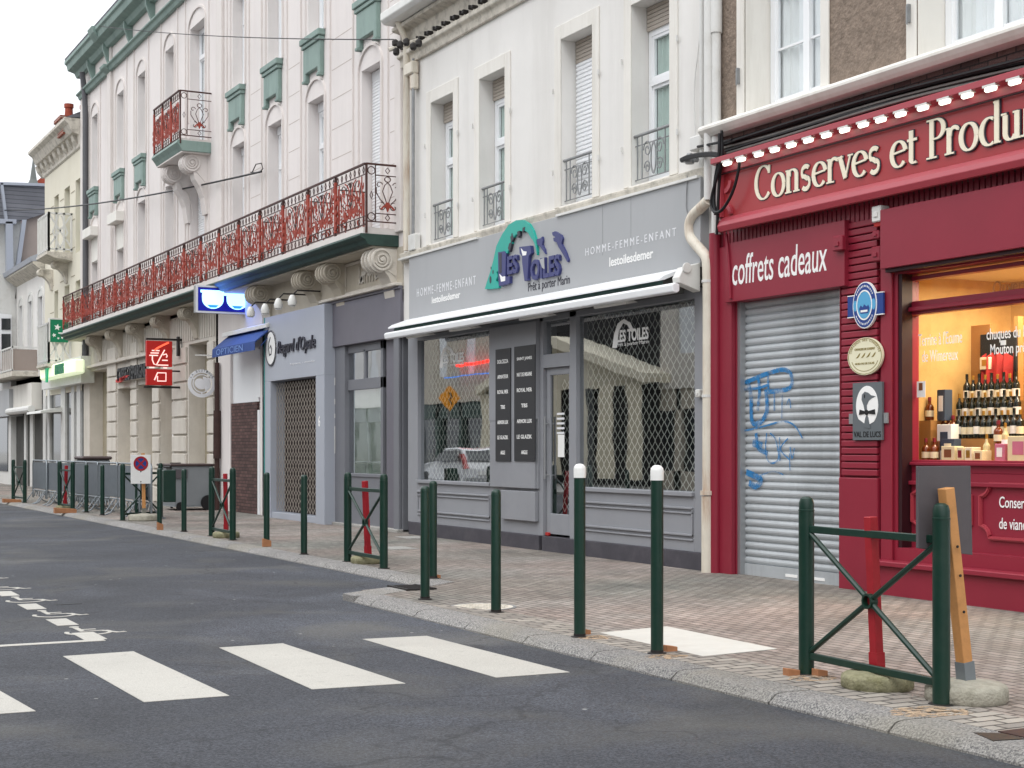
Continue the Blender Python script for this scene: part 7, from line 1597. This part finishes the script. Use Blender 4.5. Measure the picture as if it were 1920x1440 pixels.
# overhead wires
def wire(p,q,r,label,sag=.3):
    n=20; P=[Vector(p).lerp(Vector(q),i/n)-Vector((0,0,sag*4*(i/n)*(1-i/n))) for i in range(n+1)]; mb=MB(); mb.tube(P,r,5); mb.build('wire','black_cable',None,label=label,cat='wire')
e=(D-.12,yf(490,D-.12),zf(490,322,D-.12)); f_=(D-.5,yf(0,D-.5)+2,zf(0,380,D-.5)); wire(e,f_,.022,'thin black overhead wire crossing the pale facade from window level to the left edge',.25)
mb=MB(); k=[(D-.12,yf(a,D-.12),zf(a,b,D-.12)) for a,b in ((472,325),(480,308),(490,306),(493,316),(486,324),(470,323))]; mb.tube(k,.012,5); mb.build('wire_end','iron',None,label='curled wire end fixed to the pale facade right of the overhead wire',cat='wire')
X=D-.2; wire((X,yf(738,X),zf(738,74,X)),(X-.3,yf(210,X),zf(210,52,X)),.010,'very thin wire crossing the top of the pale facade',.1)
cl_=thing('wire_clamp','dark cable clamps on a bracket at the top left corner of the white building','bracket',(D-.2,yf(752),7)); mb=MB(); X=D-.5; mb.tube([(X-.1,yf(740,X),zf(740,95,X)),(D,yf(800,D)+.0,zf(800,70,D))],.035,8); mb.build('arm','worn_stone',cl_)
mb=MB()
for a,b in ((741,82),(750,85),(762,80),(743,98),(775,88),(785,82)): mb.lathe([(.03,0),(.055,.03),(.055,.09),(.02,.12)],(X,yf(a,X),zf(a,b,X)-.05),8)
mb.build('insulator','iron',cl_)
# ================================================================ OPPOSITE SIDE (reflected in the shop windows, bounces light)
def opp(y0,y1,h,m,label,base_m='stone'):
    X=-8.6; t=thing('opposite_building',label,'building',(X,y0,0)); hs=[]
    n=max(2,int((y1-y0)/2.6))
    for k in range(n):
        c=y0+(y1-y0)*(k+.5)/n
        for z in (4.6,7.6): 
            if z+2<h: hs.append((c-.5,c+.5,z,z+1.9))
    mb=MB(); mb.box(X-8,X-.25,y0,y1,0,h); mb.build('interior','dark_interior',t)
    f=MB(); ys=sorted({y0,y1,*[a for q in hs for a in q[:2]]}); zs=sorted({3.4,h,*[a for q in hs for a in q[2:]]})
    for a,b in zip(ys,ys[1:]):
        for c,d in zip(zs,zs[1:]):
            if not any(q[0]<(a+b)/2<q[1] and q[2]<(c+d)/2<q[3] for q in hs): f.box(X-.2,X,a,b,c,d)
    f.box(X,X+.12,y0,y1,h-.3,h); f.box(X,X+.08,y0,y1,3.4,3.6); f.build('wall',m,t)
    p=MB(); k=y0
    while k<y1-.5: p.box(X-.2,X,k,k+.35,0,3.4); k+=2.4
    p.box(X-.2,X+.0,y0,y1,2.7,3.4); p.box(X-.2,X,y0,y1,0,.6); p.build('shopfront',base_m,t)
    g=MB(); g.box(X-.2,X-.18,y0,y1,.6,2.7); g.build('pane','car_glass',t)
    w=MB()
    for q in hs: w.box(X-.15,X-.1,q[0],q[1],q[2],q[3])
    w.build('window','curtain_white',t); return t
segs=[(-8,6,8,'cream_render','grey_mid'),(6,17,9.5,'taupe','stone'),(17,28,8.5,'pale_render','red_paint'),(28,38,9,'yellow_render','grey_mid'),(38,44,8,'stone_pale','stone'),(55,66,9,'stone','dark_green_trim'),(66,80,8,'cream_render','grey_mid'),(80,95,10,'stone_pale','stone'),(95,115,9,'pale_render','stone')]
for i,(a,b,h,m,bm) in enumerate(segs): opp(a,b,h,m,'building %s across the street, seen only in reflections'%['with cream walls','with taupe walls','with a red shopfront','with yellow walls','with pale stone','with stone and green front','with cream walls further on','of pale stone far on','last in the row'][i],bm)
# neighbour to the right of the red shop, outside the picture
nb=thing('neighbour_building','cream rendered building right of the red shop, beyond the edge of the photo','building',(D,-10,0)); hs=[(yB-3.2,yB-2.2,4.4,6.3),(yB-6.4,yB-5.4,4.4,6.3),(yB-9.6,yB-8.6,4.4,6.3),(yB-4.5,yB-.8,.7,2.9),(yB-10,yB-6,.7,2.9)]
mb=MB(); mb.wall(D,-10,yB-.01,-.1,8.6,hs,.25); mb.box(D+.9,D+8,-10,yB-.01,0,8.5); mb.build('wall','cream_render',nb)
for h in hs: window(nb,h[0],h[1],h[2],h[3],D+.2,None,False,0,curtain='curtain_white')
mb=MB(); mb.box(D-.12,D,-10,yB-.02,3.1,3.8); mb.build('shop_fascia','grey_mid',nb); mb=MB(); mb.box(D-.3,D,-10,yB-.02,8.6,8.85); mb.build('cornice','worn_stone',nb)
# gabled cloth pavilion with beige curtains
t=thing('pavilion','beige gabled pavilion with hanging curtains on the opposite side, seen in the shop window','pavilion',(-8,49,0))
mb=MB(); mb.px_([(43.5,3.9),(50,5.6),(56.5,3.9),(56.5,3.6),(50,5.2),(43.5,3.6)],-9,-7.6); mb.px_([(44,3.6),(56,3.6),(50,5.2)],-8.4,-8.3); mb.build('gable','beige_cloth',t)
for k in range(7):
    y=44.1+k*1.9; mb=MB(); n=10; P=[(-7.9+.06*math.sin(i*2.1),y+.95*i/n) for i in range(n+1)]; mb.add([(a,b,.3) for a,b in P]+[(a,b,3.6) for a,b in P],[(i,i+1,n+2+i,n+1+i) for i in range(n)]); mb.build('curtain','beige_cloth',t)
mb=MB(); mb.box(-14,-9.2,43.5,56.5,0,7.5); mb.build('back','dark_interior',t)
# reflected white hatchback
def car(loc):
    o=thing('parked_car','white hatchback parked on the opposite side, seen in the left window of the grey shop','car',(0,0,0)); W=1.7;L=4.0
    # side profile (y forward,z)
    P=[(0,.45),(.02,.75),(.1,.95),(.45,1.42),(.8,1.47),(1.9,1.47),(2.7,.98),(3.6,.86),(3.95,.7),(4.0,.4),(3.9,.25),(.1,.25)]
    mb=MB(); 
    def sec(s,k): return [(s*W/2*(1 if z<.95 else .86),y,z) for y,z in P]
    mb.ext(sec(-1,0),sec(1,0)); mb.build('body','car_white',o,bevel=.05,seg=3)
    mb=MB()
    for s in (-1,1): mb.ext([(s*.74,.55,1.36),(s*.74,1.85,1.38),(s*.83,2.45,1.0),(s*.845,.35,1.0)],[(s*.80,.55,1.36),(s*.80,1.85,1.38),(s*.868,2.45,1.0),(s*.868,.35,1.0)])
    mb.add([(-.62,.40,1.38),(.62,.40,1.38),(.70,.10,1.02),(-.70,.10,1.02)],[(0,1,2,3)]); mb.v=[(a,b-(.03 if abs(b-.4)<.01 or abs(b-.1)<.01 else 0),c) for a,b,c in mb.v]; mb.build('window','car_glass',o)
    for s in (-1,1):
        mb=MB(); mb.ext([(s*.70,-.01,.75),(s*.86,-.01,.75),(s*.80,.28,1.25),(s*.72,.28,1.25)],[(s*.70,.1,.75),(s*.865,.15,.75),(s*.82,.38,1.25),(s*.72,.4,1.25)]); mb.build('tail_lamp','tail_red',o)
    for s in (-1,1):
        for y in (.75,3.2): mb=MB(); mb.lathe([(.18,-.1),(.31,-.1),(.31,.1),(.18,.1)],(s*.76,y,.31),20,'x'); mb.build('wheel','tyre',o)
    mb=MB(); mb.box(-.27,.27,-.03,.0,.55,.68); mb.build('number_plate','label_white',o)
    o.location=loc; return o
car((-3.2,46.6,RZ))
# warning sign, red neon, blue strip
t=thing('warning_sign','yellow diamond road sign on a post on the opposite side','sign',(-4.6,52.7,0)); mb=MB(); mb.tube([(-4.6,52.7,0),(-4.6,52.7,3.4)],.04,8); mb.build('post','iron_grey',t); mb=MB(); mb.poly(FRT(-4.6,52.6,3.3),[(0,-.5),(.5,0),(0,.5),(-.5,0)],0,.02); mb.build('panel','yellow_sign',t); mb=MB(); mb.stroke(FRT(-4.6,52.58,3.3),[(-.1,-.25),(.05,-.05),(-.08,.08),(.02,.25)],.07,0,.005); mb.build('arrow','black_ink',t)
mb=MB(); mb.box(-8.35,-8.3,56.6,60.,4.95,5.06); mb.build('neon_sign','neon_red',None,label='long red neon strip on the opposite side of the street',cat='sign')
mb=MB(); mb.box(-8.35,-8.3,56.6,61,4.5,4.54); mb.build('neon_sign','led_blue',None,label='thin blue light strip on the opposite side of the street',cat='sign')
